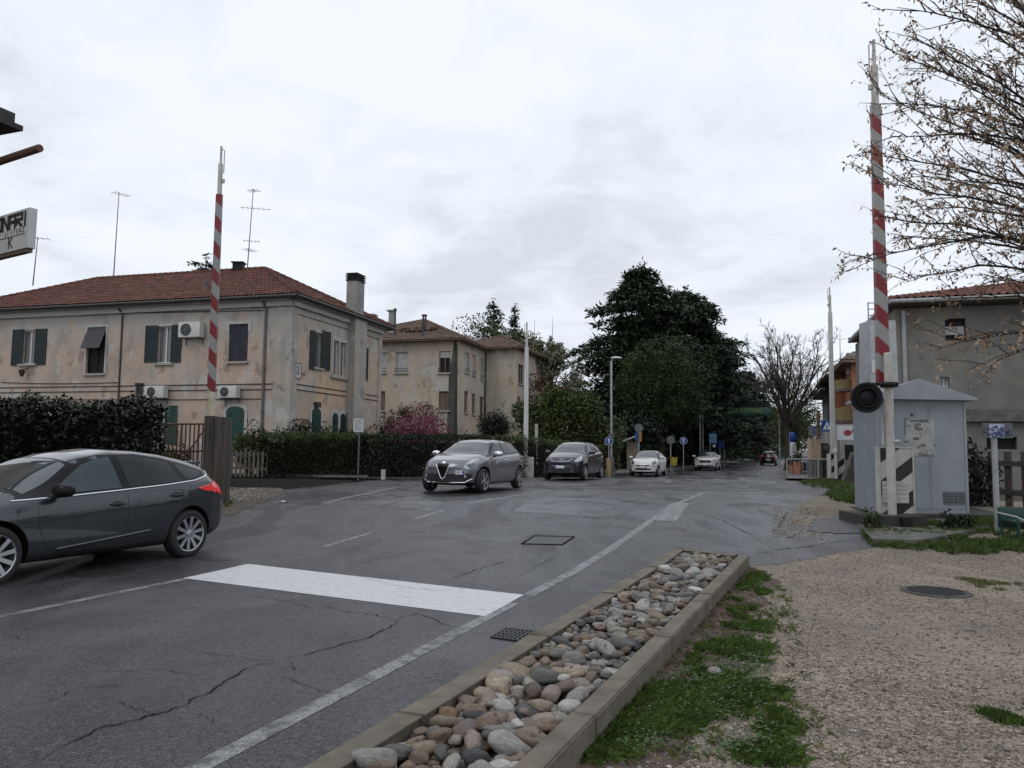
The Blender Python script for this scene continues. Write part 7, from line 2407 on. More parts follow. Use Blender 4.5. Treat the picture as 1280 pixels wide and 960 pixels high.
hedge('clipped_hedge', 'long clipped dark hedge beyond the tracks in front of the cream house', [(-9.9, 31.3), (-5.9, 31.5)], 1.0, 1.62, 17000, .075, M['hedge'], 81, M['hedge_top'])
hedge('clipped_hedge', 'darker clipped hedge behind the silver grey car, beside the info board', [(-6.25, 31.5), (-.9, 32.2)], 1.0, 1.66, 15000, .085, M['laurel'], 82, M['hedge'])
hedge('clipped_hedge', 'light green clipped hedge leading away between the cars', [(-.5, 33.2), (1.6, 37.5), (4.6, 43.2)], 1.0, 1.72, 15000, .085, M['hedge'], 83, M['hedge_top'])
# laurel hedge behind the near car
hl = [at(-60, 560, 21.5), at(100, 560, 21.0), at(182, 560, 20.4)]
hedge('laurel_hedge', 'tall dark laurel hedge with glossy leaves behind the dark grey hatchback', [(p.x, p.y) for p in hl], 1.3, 2.22, 14000, .125, M['laurel'], 84, bumps=.17)
bush('topiary_bush', 'rounded clump standing above the laurel hedge', 'shrub', (at(40, 497, 22.5).x, 22.5, 2.45), (.55, .5, .62), 1400, .10, M['dark_ever'], 85, 22, .36)
bush('green_shrub', 'olive dry shrub inside the rusty railings', 'shrub', (at(222, 570, 23.5).x, 23.6, .95), (.95, .4, .62), 2000, .10, M['olive'], 86, 20, .36)
bush('green_shrub', 'dark shrub between the grey metal hut and the wooden fence', 'shrub', (at(1222, 620, 17.8).x + .15, 18.4, .95), (.75, .6, .95), 2400, .10, M['laurel'], 87, 24, .36)
bush('weed_clump', 'weedy green clump at the left end of the barrier plinth', 'weeds', (*gnd(1090, 664).xy, .30), (.16, .16, .26), 420, .07, M['olive'], 88, 14, .4)
bush('weed_clump', 'leafy weed clump below the grey hut step', 'weeds', (*gnd(1198, 664).xy, .28), (.32, .2, .22), 500, .08, M['hedge'], 89, 14, .4)
# ---- bare street tree beyond the crossing
bare_tree('street_tree', 'dark bare street tree right of the street beyond the crossing', 21.9, 62.5, 11.4, .24, 91, 12, .62, M['olive'], 500, .09, .34, (8, 7, 5), None, False, .012)
bush('street_tree_young', 'young street tree with fresh olive leaves beside the bare trunk', 'tree', (25.0, 70, 4.6), (2.2, 2.2, 2.9), 2300, .16, M['olive'], 92, 26, .32, .1, fill=.3)

# ---- the near tree reaching in from the right with tan young leaves
rng = np.random.default_rng(77)
NX, NY = 9.0, 9.2
nt_ = thing('hornbeam_tree', 'near tree reaching in from the right with drooping twigs and tan young leaves', 'tree', (NX, NY, 0))
mb = MB()
tp = [Vector((NX + .05 * math.sin(k * 1.3), NY + .04 * math.cos(k), -.1 + 9.0 * k / 9)) for k in range(10)]
mb.tube(tp, [.20 * (1 - .085 * k) for k in range(10)], 12)
LIMBS = []  # (height on the trunk, pixel of the tip, depth of the tip)
for k, (px, py) in enumerate([(1118, 8), (1150, -30), (1176, 2), (1200, -60), (1235, -20), (1260, -70), (1098, 60), (1135, 45), (1085, 118), (1120, 128), (1160, 85), (1205, 70), (1072, 195), (1064, 232), (1092, 170),
        (1078, 275), (1110, 215), (1150, 160), (1190, 150), (1235, 110), (1052, 332), (1090, 300), (1125, 262), (1165, 225), (1110, 352), (1140, 318), (1180, 290), (1225, 210), (1128, 395), (1158, 372), (1148, 436), (1192, 440),
        (1215, 350), (1240, 415), (1205, 470), (1250, 300)]):
    px += 20 if py > 140 else 8
    if k in (25, 31, 33, 28): continue
    LIMBS.append((1.9 + 2.3 * max(0, min(1, (430 - py) / 480)) + 0.25 * math.sin(k * 2.3), (px, py), 8.3 + 2.6 * ((k * 0.618) % 1)))
allb = []
for z0, (px, py), Y in LIMBS:
    a = Vector((NX, NY, z0)); b = at(px, py, Y)
    L = (b - a).length; pts = []; nseg = 12
    o = rng.normal(0, .05, 3)
    for k in range(nseg + 1):
        f = k / nseg
        p = a.lerp(b, f) + Vector((0, 0, L * math.sin(PI * f) * (.05 if py < 120 else .10 if py < 320 else .17))) + Vector(o) * math.sin(PI * f) * L * .5
        p += Vector(rng.normal(0, .018, 3)) * (1 if 0 < k else 0)
        pts.append(p)
    rs = [.034 * (1 - f) ** .9 + .003 for f in np.linspace(0, 1, nseg + 1)]
    allb.append((pts, rs, 0))
for z0, az, L in ((5.5, .4, 3.5), (6.2, 1.6, 3.6), (4.5, 5.6, 3.4), (7.0, 2.5, 2.8), (7.6, 4.0, 2.6), (5.0, -.6, 3.4), (6.9, .9, 3.0)):
    a = Vector((NX, NY, z0)); d = Vector((math.cos(az), math.sin(az), .4)).normalized(); pts = [a + d * L * f + Vector((0, 0, .1 * L * math.sin(PI * f))) for f in np.linspace(0, 1, 9)]
    allb.append((pts, [.045 * (1 - f) + .004 for f in np.linspace(0, 1, 9)], 0))
twigs = []
for pts, rs, _ in list(allb):
    n = len(pts) - 1
    Lt = sum((pts[k + 1] - pts[k]).length for k in range(n))
    m_ = int(Lt / .19)
    for j in range(m_):
        f = .22 + .78 * (j + rng.random()) / m_
        if f >= .995: continue
        k = int(f * n); q = pts[k].lerp(pts[k + 1], f * n - k); d = (pts[k + 1] - pts[k]).normalized()
        sd = 1 if j % 2 else -1
        side = d.cross(Vector((0, 0, 1))).normalized() * sd
        v = (d * rng.uniform(.6, 1.0) + side * rng.uniform(.1, .6) + Vector((0, 0, rng.uniform(-.1, .75)))).normalized()
        L = rng.uniform(.4, 1.25) * (1.15 - .65 * f)
        tw = [q]; p = q
        for s in range(6):
            v = (v + Vector(rng.normal(0, .09, 3)) + Vector((0, 0, -.02))).normalized(); p = p + v * L / 6; tw.append(p)
        twigs.append((tw, [.0065 * (1 - s / 7.5) + .0014 for s in range(7)], 1))
sub = []
for pts, rs, _ in twigs:
    for j in range(int(rng.integers(1, 4))):
        f = rng.uniform(.2, .9); k = int(f * 6); q = pts[k].lerp(pts[k + 1], f * 6 - k); d = (pts[k + 1] - pts[k]).normalized()
        v = (d + Vector(rng.normal(0, .5, 3))).normalized(); L = rng.uniform(.12, .36); tw = [q]; p = q
        for s in range(4):
            v = (v + Vector((0, 0, -.10)) + Vector(rng.normal(0, .08, 3))).normalized(); p = p + v * L / 4; tw.append(p)
        sub.append((tw, [.0030, .0026, .0022, .0018, .0012], 2))
mt = MB()
for pts, rs, lv in allb: mb.tube(pts, rs, 7)
for pts, rs, lv in twigs: mt.tube(pts, rs, 4, caps=False)
for pts, rs, lv in sub: mt.tube(pts, rs, 3, caps=False)
mb.build('trunk', M['bark_dark'], nt_, True)
mt.build('twigs', M['bark_dark'], nt_)
P = []
for pts, rs, lv in twigs + sub:
    n = len(pts) - 1
    for k in range(1, n + 1):
        for _ in range(2 if lv == 2 else 1):
            if rng.random() < .8: P.append(tuple(pts[k] + Vector(rng.normal(0, .008, 3))))
P = np.array(P)
V, F = leaf_quads(P, .066, .024, rng, 0, droop=.7, jitter=.45)
fastmesh('leaves', V, F, M['tan_leaf'], None, False, nt_)
# ------------------------------------------------------------------ level crossing gear and street furniture
M['white_paint'] = mat('chalky_white_paint', (0.50, 0.49, 0.46), 0.55, scale=5, col2=(0.38, 0.365, 0.335), bump=0.1, bscale=40)
mixin(M['white_paint'], (0.17, 0.10, 0.06), 6, 0.60, 0.72, (1, 1, .35), 0.8, 3.1); mixin(M['white_paint'], (0.25, 0.24, 0.21), 2.2, 0.5, 0.75, (1, 1, .4), 0.5, 8)
M['yellowed'] = mat('yellowed_white_paint', (0.55, 0.52, 0.40), 0.6, scale=5, col2=(0.40, 0.35, 0.24))
M['black_paint'] = mat('matt_black_paint', (0.010, 0.010, 0.011), 0.6, scale=8, var=0.3, spec=.25)
M['boom'] = stripes('red_grey_boom_bands', (0.185, 0.010, 0.015), (0.27, 0.275, 0.27), (0.95, 0, 1.0), 0.62, .5, .45, .25)
M['boom_b'] = stripes('red_grey_boom_bands_fine', (0.175, 0.010, 0.015), (0.25, 0.255, 0.25), (1.1, 0, 1.0), 0.62, .5, .45, .25)
M['boom_grey'] = mat('pale_grey_boom', (0.50, 0.50, 0.49), 0.5, scale=3, var=.15, stretch=(1, 1, .3))
M['timber'] = mat('weathered_timber', (0.082, 0.070, 0.062), 0.9, scale=4, col2=(0.036, 0.030, 0.026), stretch=(3, 3, .25), bump=.6, bscale=14)
mixin(M['timber'], (0.10, 0.075, 0.05), 1.5, .5, .7, (1, 1, .3), .6, 2)
M['hut'] = mat('pale_blue_grey_hut', (0.25, 0.28, 0.305), 0.55, scale=2.2, col2=(0.205, 0.232, 0.255), bump=.05)
mixin(M['hut'], (0.20, 0.19, 0.17), 2.4, .58, .76, (1, 1, .12), .5, 4); mixin(M['hut'], (0.06, 0.06, 0.06), 9, .70, .74, (1, 1, .6), .7, 6)
M['hut_roof'] = mat('hut_roof_grey', (0.26, 0.285, 0.305), 0.5, scale=2, var=.1)
M['poster'] = mat('torn_paper', (0.40, 0.40, 0.39), 0.9, scale=7, col2=(0.28, 0.285, 0.285)); mixin(M['poster'], (0.08, 0.085, 0.085), 7.5, .60, .64, (1, 1, 1.5), .9, 2.2, 4)
M['galv'] = mat('galvanised_steel', (0.36, 0.37, 0.38), 0.45, scale=6, var=.15, metal=.5)

def barrier(name, label, Y, boomx, tip_px, seg, sx, gw, matb, base_py, white_top=True, flip=1):
    """seg: pixel heights (tip, thin end, stripes top, stripes bottom)."""
    x = boomx
    zt, z1, z2, z3 = [at(tip_px, p, Y).z for p in seg]
    zb = hump(x, Y)
    t = thing(name, label, 'railway barrier', (x, Y, zb))
    mb = MB()
    w0, w1 = sx
    n = 12
    vs = []
    for (z, w) in ((z3, w0), (z2, w1)):
        for dx, dy in ((-1, -.55), (1, -.55), (1, .55), (-1, .55)): vs.append((x + dx * w / 2, Y + dy * w / 2, z))
    mb.add(vs, [(0, 1, 5, 4), (1, 2, 6, 5), (2, 3, 7, 6), (3, 0, 4, 7), (3, 2, 1, 0), (4, 5, 6, 7)])
    boom = mb.build('boom', matb, t)
    mb = MB(); w2 = w1 * .62
    mb.obox((x - w2 / 2, Y - w2 * .4, z2 + .002), (w2, 0, 0), (0, w2 * .8, 0), (0, 0, z1 - z2)); mb.build('boom_extension', M['white_paint'], boom)
    mb = MB(); mb.tube([(x, Y, z1 + .002), (x, Y, zt)], w2 * .32, 8)
    mb.tube([(x - w2 * .9 * flip, Y, z1 - (z1 - z2) * .3), (x - w2 * .9 * flip, Y, zt - .1), (x, Y, zt - .05)], .013, 6)
    mb.tube([(x - w2 * .9 * flip, Y, z1 - (z1 - z2) * .62), (x - w2 * .9 * flip, Y, z1 - (z1 - z2) * .5)], .035, 8); mb.build('boom_tip', M['white_paint'], boom)
    return t, boom, z3, zb

# nearest barrier, right
Y = 14.6
bx = at(1104, 480, Y).x
t, boom, z3, zb = barrier('crossing_barrier', 'raised red and grey striped barrier with black signal lamp beside the grey hut', Y + .0, bx, 1096, (50, 82, 131, 478), (.222, .172), None, M['boom'], 650)
wx = at(1113, 560, Y - .12).x
top = at(1113, 443, Y - .12).z
bz = at(1113, 643, Y - .12).z
mb = MB(); mb.tube([(wx, Y - .12, bz), (wx, Y - .12, top)], .076, 16); mb.lathe([(.076, top), (.06, top + .03), (.001, top + .035)], (wx, Y - .12, 0), n=16); mb.build('post', M['white_paint'], t, True)
za = at(1113, 482, Y).z
mb = MB(); mb.bbox((wx, Y - .14, za), (.24, .26, .10), 0, .03); mb.tube([(wx + .02, Y - .27, za), (wx - .42, Y - .30, za - .0)], .028, 8); mb.lathe([(.12, .05), (.15, .0), (.10, -.05)], (wx, Y - .14, za), n=14)
br = mb.build('bracket', M['black_paint'], t, True)
lx = at(1083, 497, Y - .3)
m4 = Matrix.Translation((lx.x, Y - .30, lx.z)) @ Matrix.Rotation(R(90), 4, 'X') @ Matrix.Rotation(R(-14), 4, 'Y')
mb = MB(); mb.lathe([(.15, -.12), (.265, -.05), (.28, .02), (.265, .05), (.19, .035), (.17, .02)], mat4=m4, n=40)
mb.lathe([(.001, -.2), (.10, -.2), (.16, -.12)], mat4=m4, n=40); mb.build('signal_lamp', M['black_paint'], br, True, angle=60)
mb = MB(); mb.lathe([(.17, .012), (.12, .045), (.001, .06)], mat4=m4, n=30); mb.lathe([(.18, .02), (.185, .10), (.165, .10), (.16, .02)], mat4=m4, n=30); mb.build('lens', M['black_paint'], br, True)
mb = MB(); mb.tube([(wx + .02, Y - .3, za), (lx.x + .1, Y - .3, za), (lx.x + .02, Y - .28, lx.z + .28)], .022, 6); mb.build('arm', M['black_paint'], br)
# striped counterweight box with its louvred plate
def weight_box(t, px0, px1, py0, py1, Y, dep, mirror=False, plate=True):
    a, b = at(px0, py0, Y), at(px1, py1, Y); zb_ = b.z; h = a.z - b.z; w = at(px1, (py0 + py1) / 2, Y).x - at(px0, (py0 + py1) / 2, Y).x
    x0 = at(px0, (py0 + py1) / 2, Y).x
    k_ = h / 1.22
    xl, zl = x0 - t.location.x, zb_ - t.location.z
    m = stripes('black_white_hazard_bands', (0.013, 0.013, 0.014), (0.44, 0.43, 0.40), (-.76, 0, 1.0), .62 * k_, .47, .55, .35, .146 * k_ - .45 * k_ - zl + .76 * xl)
    mb = MB(); mb.obox((x0, Y, zb_), (w, 0, 0), (0, dep, 0), (0, 0, h)); bx_ = mb.build('weight_box', m, t)
    mb = MB(); f = .025
    for xx in (x0 - .012, x0 + w - f + .012): mb.obox((xx, Y - .012, zb_), (f, 0, 0), (0, dep + .024, 0), (0, 0, h + .0))
    mb.obox((x0 - .013, Y - .013, zb_ + h + .001), (w + .026, 0, 0), (0, dep + .026, 0), (0, 0, .03)); mb.build('edge', M['white_paint'], bx_)
    if plate:
        mb = MB()
        for k in range(5):
            z = zb_ + h * (.16 + .068 * k)
            mb.obox((x0 + .03, Y - .05, z), (w * .76, 0, 0), (0, .045, 0), (0, 0, h * .062))
        mb.build('louvre_plate', M['white_paint'], bx_)
    return x0, w, zb_, h
x0, w, zb_, h = weight_box(t, 1100, 1142, 560, 642, Y + .12, .14)
mb = MB(); mb.tube([(wx - .11, Y - .08, at(0, 505, Y).z), (wx - .11, Y - .08, at(0, 545, Y).z), (wx - .02, Y - .08, at(0, 545, Y).z)], .022, 6)
mb.tube([(wx + .0, Y - .15, at(0, 540, Y).z), (wx + .14, Y - .2, at(0, 540, Y).z)], .03, 8); mb.build('conduit', M['white_paint'], t)
# plinth and slabs
pz = bz
a, b = gnd(1083, 661), gnd(1163, 663)
mb = MB(); mb.obox((a.x, Y - .5, hump(a.x, a.y) - .1), (b.x - a.x, .0, 0), (0, 1.25, 0), (0, 0, pz - hump(a.x, a.y) + .098)); pl = mb.build('plinth', M['plinth'], None)
tag(pl, 'black stained block under the near striped barrier', 'plinth')
mb = MB(); mb.box((wx + .03, Y - .56, pz - .10), (.16, .12, .16)); o = mb.build('foot_bracket', M['black_paint'], t)
slab = MB()
P = [gnd(1092, 683), gnd(1150, 684), gnd(1262, 657), gnd(1240, 640), gnd(1066, 628), gnd(1050, 634)]
zs_ = .24
bm = bmesh.new()
vs = [bm.verts.new((p.x, p.y, 0)) for p in P]; f = bm.faces.new(vs)
if f.normal.z < 0: f.normal_flip()
r = bmesh.ops.extrude_face_region(bm, geom=[f])
for v in r['geom']:
    if isinstance(v, bmesh.types.BMVert): v.co.z = hump(v.co.x, v.co.y) * .4 + .165
bmesh.ops.recalc_face_normals(bm, faces=bm.faces)
slab.addbm(bm); sl = slab.build('concrete_slab', M['slab'])
tag(sl, 'old concrete slab under the grey metal hut and near barrier', 'slab')
# the grey hut
hz = at(1150, 641, 16.0).z
ha, hb = at(1096, 641, 15.7), at(1212, 641, 15.9)
hd = Vector((hb.x - ha.x, hb.y - ha.y, 0)); hw = hd.length; hd.normalize()
hn = Vector((-hd.y, hd.x, 0))
hdir = Vector((-.12, 1, 0)).normalized()
lc = at(1069, 632, 17.6); hdep = Vector((lc.x - ha.x, lc.y - ha.y, 0))
hut = thing('equipment_hut', 'pale blue grey sheet metal hut with shallow pitched roof behind the barrier', 'hut', (ha.x, ha.y, hz))
ez = at(1150, 500, 15.8).z; pk = at(1151, 474, 15.8).z
mb = MB()
mb.obox(Vector((ha.x, ha.y, hz)), hd * hw, hdep, Vector((0, 0, ez - hz))); mb.build('wall', M['hut'], hut)
mb = MB()
mb.obox(Vector((ha.x, ha.y, hz - .14)) - hd * .12 - hdep.normalized() * .3, hd * (hw + .9), hdep + hdep.normalized() * .4, Vector((0, 0, .138))); mb.build('plinth', M['plinth'], hut)
mb = MB()
o = Vector((ha.x, ha.y, ez)) - hd * .14 - hdep.normalized() * .16
W_2 = hw + .34
tri = [(0, 0), (W_2, 0), (W_2, .03), (W_2 * .47, pk - ez), (0, .03)]
tri = [(0, 0.002), (W_2, 0.002), (W_2, .05), (W_2 * .47, pk - ez), (0, .05)]
mb.prism(tri, o, hd, (0, 0, 1), hdep + hdep.normalized() * .32); mb.build('roof', M['hut_roof'], hut)
def hp(u, z, out=.004): return Vector((ha.x, ha.y, z)) + hd * u - Vector((-hd.y, hd.x, 0)) * out
hfac = Fac((ha.x, ha.y), (hd.x, hd.y))
mb = MB()
for u in (.02, hw - .06): hfac.box(mb, u, u + .04, hz + .02, ez - .02, .003, .012)
hfac.box(mb, .07, hw - .07, hz + .10, hz + .115, .003, .01)
for u in (hw * .58, hw * .60): hfac.box(mb, u, u + .008, hz + .12, ez - .1, .003, .008)
mb.build('seam', M['hut_roof'], hut)
u0, u1, z0, z1 = hfac.rect(1130, 523, 1169, 570)
mb = MB(); hfac.box(mb, u0, u1, z0, z1, .003, .007); po = mb.build('torn_poster', M['poster'], hut)
rr = random.Random(3); mb = MB()
for k in range(26):
    e = rr.random()
    uu, zz = (rr.uniform(u0, u1), rr.choice((z0, z1, z1 - .05, z0 + .02))) if e < .6 else (rr.choice((u0, u1)) , rr.uniform(z0, z1)) if e < .85 else (rr.uniform(u0, u1), rr.uniform(z0, z1))
    ww, hh = rr.uniform(.02, .10), rr.uniform(.012, .035)
    if e > .6 and e < .85: ww, hh = hh, ww
    hfac.box(mb, max(u0, uu - ww), min(u1, uu + ww), max(z0, zz - hh), min(z1, zz + hh), .0072 + k * .00005, .009 + k * .00005)
mb.build('glue_residue', mat('old_glue', (.13, .135, .135), .9, var=.3), hut)
mb = MB(); u0, u1, z0, z1 = hfac.rect(1179, 613, 1206, 629)
for k in range(5):
    for a_, b_ in ((u0, (u0 + u1) / 2 - .015), ((u0 + u1) / 2 + .015, u1)):
        z = z0 + (z1 - z0) * k / 5
        mb.obox(hfac.P(a_, z, .002), hfac.d * (b_ - a_), hfac.n * .022 + Vector((0, 0, -.012)), Vector((0, 0, .03)))
mb.build('vent_louvre', M['sign_grey'], hut)
mb = MB()
for px, py in ((1099, 525), (1099, 545)): u, z = hfac.uz(px, py); hfac.box(mb, u + .06, u + .10, z - .03, z + .03, .003, .03)
u, z = hfac.uz(1140, 518); m4 = Matrix.Translation(hfac.P(u, z, .003)) @ hfac.n.to_track_quat('Z', 'Y').to_matrix().to_4x4(); mb.lathe([(.035, 0), (.03, .02), (.001, .025)], mat4=m4, n=12)
mb.build('hinge', M['pipe_grey'], hut)
# tall grey casing with a ladder top, behind the hut
gx0, gx1 = at(1087, 470, 18.6), at(1123, 470, 18.6)
tw = thing('metal_casing', 'tall grey metal casing with yellow notice standing behind the striped boom', 'cabinet', (gx0.x, 18.6, hump(gx0.x, 18.6)))
zt = at(1090, 400, 18.6).z
mb = MB(); g0 = hump(gx0.x, 18.6); w = gx1.x - gx0.x
vs = [(gx0.x - .04, 18.6, g0), (gx1.x + .04, 18.6, g0), (gx1.x + .04, 19.2, g0), (gx0.x - .04, 19.2, g0), (gx0.x + .05, 18.6, zt), (gx1.x - .03, 18.6, zt), (gx1.x - .03, 19.2, zt), (gx0.x + .05, 19.2, zt)]
mb.add(vs, [(0, 1, 5, 4), (1, 2, 6, 5), (2, 3, 7, 6), (3, 0, 4, 7), (4, 5, 6, 7), (3, 2, 1, 0)]); mb.build('casing', M['galv'], tw)
mb = MB(); zl = at(1090, 376, 18.6).z
for xx in (gx0.x + .10, gx0.x + .42): mb.tube([(xx, 18.8, zt), (xx, 18.8, zl)], .016, 6)
for k in range(3): mb.tube([(gx0.x + .10, 18.8, zt + (zl - zt) * (k + 1) / 3.1), (gx0.x + .42, 18.8, zt + (zl - zt) * (k + 1) / 3.1)], .013, 6)
mb.build('ladder_rail', M['galv'], tw)
a, b = at(1090, 450, 18.55), at(1101, 466, 18.55)
mb = MB(); mb.obox((a.x, 18.575, b.z), (b.x - a.x, 0, 0), (0, .012, 0), (0, 0, a.z - b.z)); n_ = mb.build('notice', M['sign_white'], tw)
a, b = at(1095.5, 451, 18.55), at(1101, 458, 18.55)
mb = MB(); mb.obox((a.x, 18.565, b.z), (b.x - a.x, 0, 0), (0, .009, 0), (0, 0, a.z - b.z)); mb.build('yellow_field', mat('notice_yellow', (.55, .48, .05), .5), n_)

# left near barrier and its sleeper post
Y = 17.8
bx = at(264, 490, Y).x
t, boom, z3, zb = barrier('crossing_barrier', 'raised red and grey striped barrier standing behind the weathered sleeper post', Y, bx, 269, (183, 205, 243, 491), (.165, .14), None, M['boom_b'], 630, flip=-1)
mb = MB(); mb.tube([(bx + .02, Y, zb), (bx + .02, Y, z3 + .02)], .075, 12); mb.build('post', M['yellowed'], t, True)
a, b = at(258.5, 520, 17.0), at(283, 520, 17.0)
mb = MB()
g0 = hump(a.x, 17)
w_ = (b.x - a.x)
mb.bbox((a.x + w_ * .24, 17.0, (a.z + g0 - .3) / 2), (w_ * .48, .26, a.z - g0 + .3), 0, .015); mb.bbox((a.x + w_ * .745, 17.02, (a.z + g0 - .3) / 2 - .01), (w_ * .49, .26, a.z - g0 + .28), 0, .015)
mb.bbox((a.x + w_ * .5, 17.28, (a.z + g0 - .3) / 2 - .02), (w_, .24, a.z - g0 + .26), 0, .015)
o = mb.build('timber_post', M['timber'], None, True); tag(o, 'weathered bundle of upright sleepers beside the rear of the dark grey hatchback', 'post')

# far barriers in plain pale paint
Y = 35.5
bx = at(1041.5, 565, Y).x
t, boom, z3, zb = barrier('crossing_barrier', 'raised pale grey barrier beyond the tracks on the right with its black and white box', Y, bx, 1039.5, (359, 369, 391, 566), (.20, .17), None, M['boom_grey'], 602)
x0, w, zb_, h = weight_box(t, 1038.5, 1056, 568, 601, Y + .1, .4, plate=False)
mb = MB(); mb.tube([(bx + .08, Y - .1, zb), (bx + .08, Y - .1, at(1046, 562, Y).z)], .075, 10); mb.lathe([(.11, 0), (.12, .12), (.08, .2), (.001, .22)], (bx + .08, Y - .1, at(1046, 566, Y).z), n=14); mb.build('post', M['white_paint'], t, True)
mb = MB(); mb.box((x0 + w / 2, Y + .3, hump(x0, Y) + .0), (1.4, 1.1, .26)); o = mb.build('plinth', M['plinth']); tag(o, 'low dark block under the far right barrier box', 'plinth')
Y = 34.6
bx = at(657, 585, Y).x
t, boom, z3, zb = barrier('crossing_barrier', 'raised pale grey barrier behind the rear of the silver grey car', Y, bx, 659, (403, 416, 434, 552), (.21, .17), None, M['boom_grey'], 592)
mb = MB(); mb.tube([(bx, Y - .05, zb), (bx, Y - .05, z3 + .1)], .09, 10); mb.lathe([(.09, -.1), (.17, .0), (.18, .15), (.10, .3), (.001, .32)], (bx - .06, Y - .1, at(655, 578, Y).z), n=14); mb.build('post', M['white_paint'], t, True)
mb = MB(); mb.bbox((bx + .1, Y - .1, zb + .45), (.5, .45, .9), 0, .02); mb.build('weight_box', M['white_paint'], t)
mb = MB(); mb.tube([(bx - .2, Y - .12, at(650, 583, Y).z), (bx - .1, Y - .14, at(650, 573, Y).z)], .05, 8); mb.build('bracket', M['black_paint'], t)

# ---- poles and signs
def pole(name, label, cat, px, pyb, pyt, Y, r, m, group=None):
    p = at(px, pyb, Y); g = hump(p.x, Y); z = at(px, pyt, Y).z
    t = thing(name, label, cat, (p.x, Y, g), 0, group)
    mb = MB(); mb.tube([(p.x, Y, g - .05), (p.x, Y, z)], r, 10); mb.build('pole', m, t, True)
    return t, p.x, z
t, x, z = pole('marker_pole', 'plain white pole between the silver grey and violet grey cars', 'pole', 670, 594, 530, 36, .07, M['white_paint'])
mb = MB(); mb.lathe([(.11, 0), (.12, .4), (.08, .55), (.071, .56)], (x, 36, hump(x, 36)), n=14); mb.build('sleeve', M['black_paint'], t, True)
t, x, z = pole('marker_post', 'short white marker post at the hedge foot left of the silver grey car', 'post', 479, 597, 587, 29.9, .085, M['white_paint'])
t, x, z = pole('info_board', 'pale information board on a thin pole in front of the clipped hedge', 'sign', 447.5, 598, 523, 30.3, .03, M['pipe_grey'])
a, b = at(442, 523, 30.2), at(454, 540, 30.2)
mb = MB(); mb.obox((a.x, 30.22, b.z), (b.x - a.x, 0, 0), (0, .03, 0), (0, 0, a.z - b.z)); bd = mb.build('board', M['sign_white'], t)
mb = MB()
for k in range(5): mb.obox((a.x + .05, 30.215, b.z + .08 + k * .085), (b.x - a.x - .1 - .05 * (k % 3), 0, 0), (0, .004, 0), (0, 0, .022))
mb.build('text_lines', M['pipe_grey'], bd)
# street lamp
t, x, z = pole('street_lamp', 'slim grey street lamp in front of the round headed pine', 'street lamp', 764, 590, 452, 45.5, .07, M['galv'])
mb = MB(); mb.tube([(x, 45.5, z - .05), (x + .05, 45.5, z + .12), (x + .16, 45.4, z + .18)], .04, 8)
mb.build('bracket', M['galv'], t)
bm = bmesh.new(); bmesh.ops.create_icosphere(bm, subdivisions=3, radius=1)
for v in bm.verts: v.co = Vector((v.co.x * .34, v.co.y * .15, v.co.z * (.10 if v.co.z > 0 else .045)))
mb = MB(); mb.addbm(bm, Matrix.Translation((x + .28, 45.35, z + .19))); mb.build('lamp_head', M['sign_white'], t, True)
mb = MB(); mb.box((x - .03, 45.4, at(764, 578, 45).z - .25), (.34, .3, 1.1)); mb.build('junction_box', M['slab'], t)
mb = MB(); mb.box((x, 45.42, at(764, 544, 45.5).z), (.32, .12, .22)); mb.build('collar', M['sign_grey'], t)
# round signs
def round_sign(label, px, py, Y, r, face, back=False, arrow=False, group=None, rad=.03, name='round_sign'):
    t, x, z = pole(name, label, 'traffic sign', px, 590, py, Y, rad, M['galv'], group)
    mb = MB(); mb.lathe([(.001, -.008), (r, -.008), (r, .008), (.001, .008)], ax='Y', o=(x, Y - .05, z), n=28); s = mb.build('plate', face, t)
    if arrow:
        mb = MB()
        mb.lathe([(r * .90, 0), (r * .98, 0)], ax='Y', o=(x, Y - .062, z), n=28)
        o = Vector((x, Y - .062, z))
        mb.add([o + Vector((-.05 * r / .3, 0, -.18 * r / .3)), o + Vector((.05 * r / .3, 0, -.18 * r / .3)), o + Vector((.05 * r / .3, 0, .05)), o + Vector((-.05 * r / .3, 0, .05))], [(0, 1, 2, 3)])
        mb.add([o + Vector((-.13 * r / .3, 0, .04)), o + Vector((.13 * r / .3, 0, .04)), o + Vector((0, 0, .2 * r / .3))], [(0, 1, 2)])
        mb.build('symbol', M['sign_white'], s)
    return t, x, z
round_sign('blue round sign with white symbol beside the street lamp post', 761, 551, 44.2, .24, M['sign_blue'], arrow=True)
M['bollard_yellow'] = mat('faded_yellow_plastic', (.42, .30, .07), .6, var=.2)
p = gnd(761.5, 592); o = MB(); q = at(761, 590, 44); 
b_ = MB(); b_.lathe([(.13, 0), (.13, .95), (.09, 1.05), (.001, 1.06)], (q.x - .02, 44.0, hump(q.x, 44)), n=14); o = b_.build('bollard', mat('tan_cover', (.30, .22, .12), .7, var=.2), None, True); tag(o, 'tan coloured bollard at the foot of the street lamp', 'bollard')
t, x, z = round_sign('grey backed round sign with an orange box, left of the white small car', 798.5, 535, 50, .27, M['sign_grey'], rad=.045)
mb = MB(); a, b = at(794, 541, 49.9), at(798, 551, 49.9); mb.obox((a.x, 49.9, b.z), (b.x - a.x, 0, 0), (0, .05, 0), (0, 0, a.z - b.z)); mb.build('blue_plate', M['sign_blue'], t)
mb = MB(); a, b = at(799, 540, 49.9), at(802, 552, 49.9); mb.obox((a.x, 49.88, b.z), (b.x - a.x, 0, 0), (0, .15, 0), (0, 0, a.z - b.z)); mb.build('orange_box', mat('orange_plastic', (.32, .14, .035), .5), t)
round_sign('grey backed round sign behind the white small car', 838.5, 550, 56, .29, M['sign_grey'], rad=.04)
round_sign('blue round sign with white arrow on the pavement between the two white cars', 854.5, 551, 58, .28, M['sign_blue'], arrow=True)
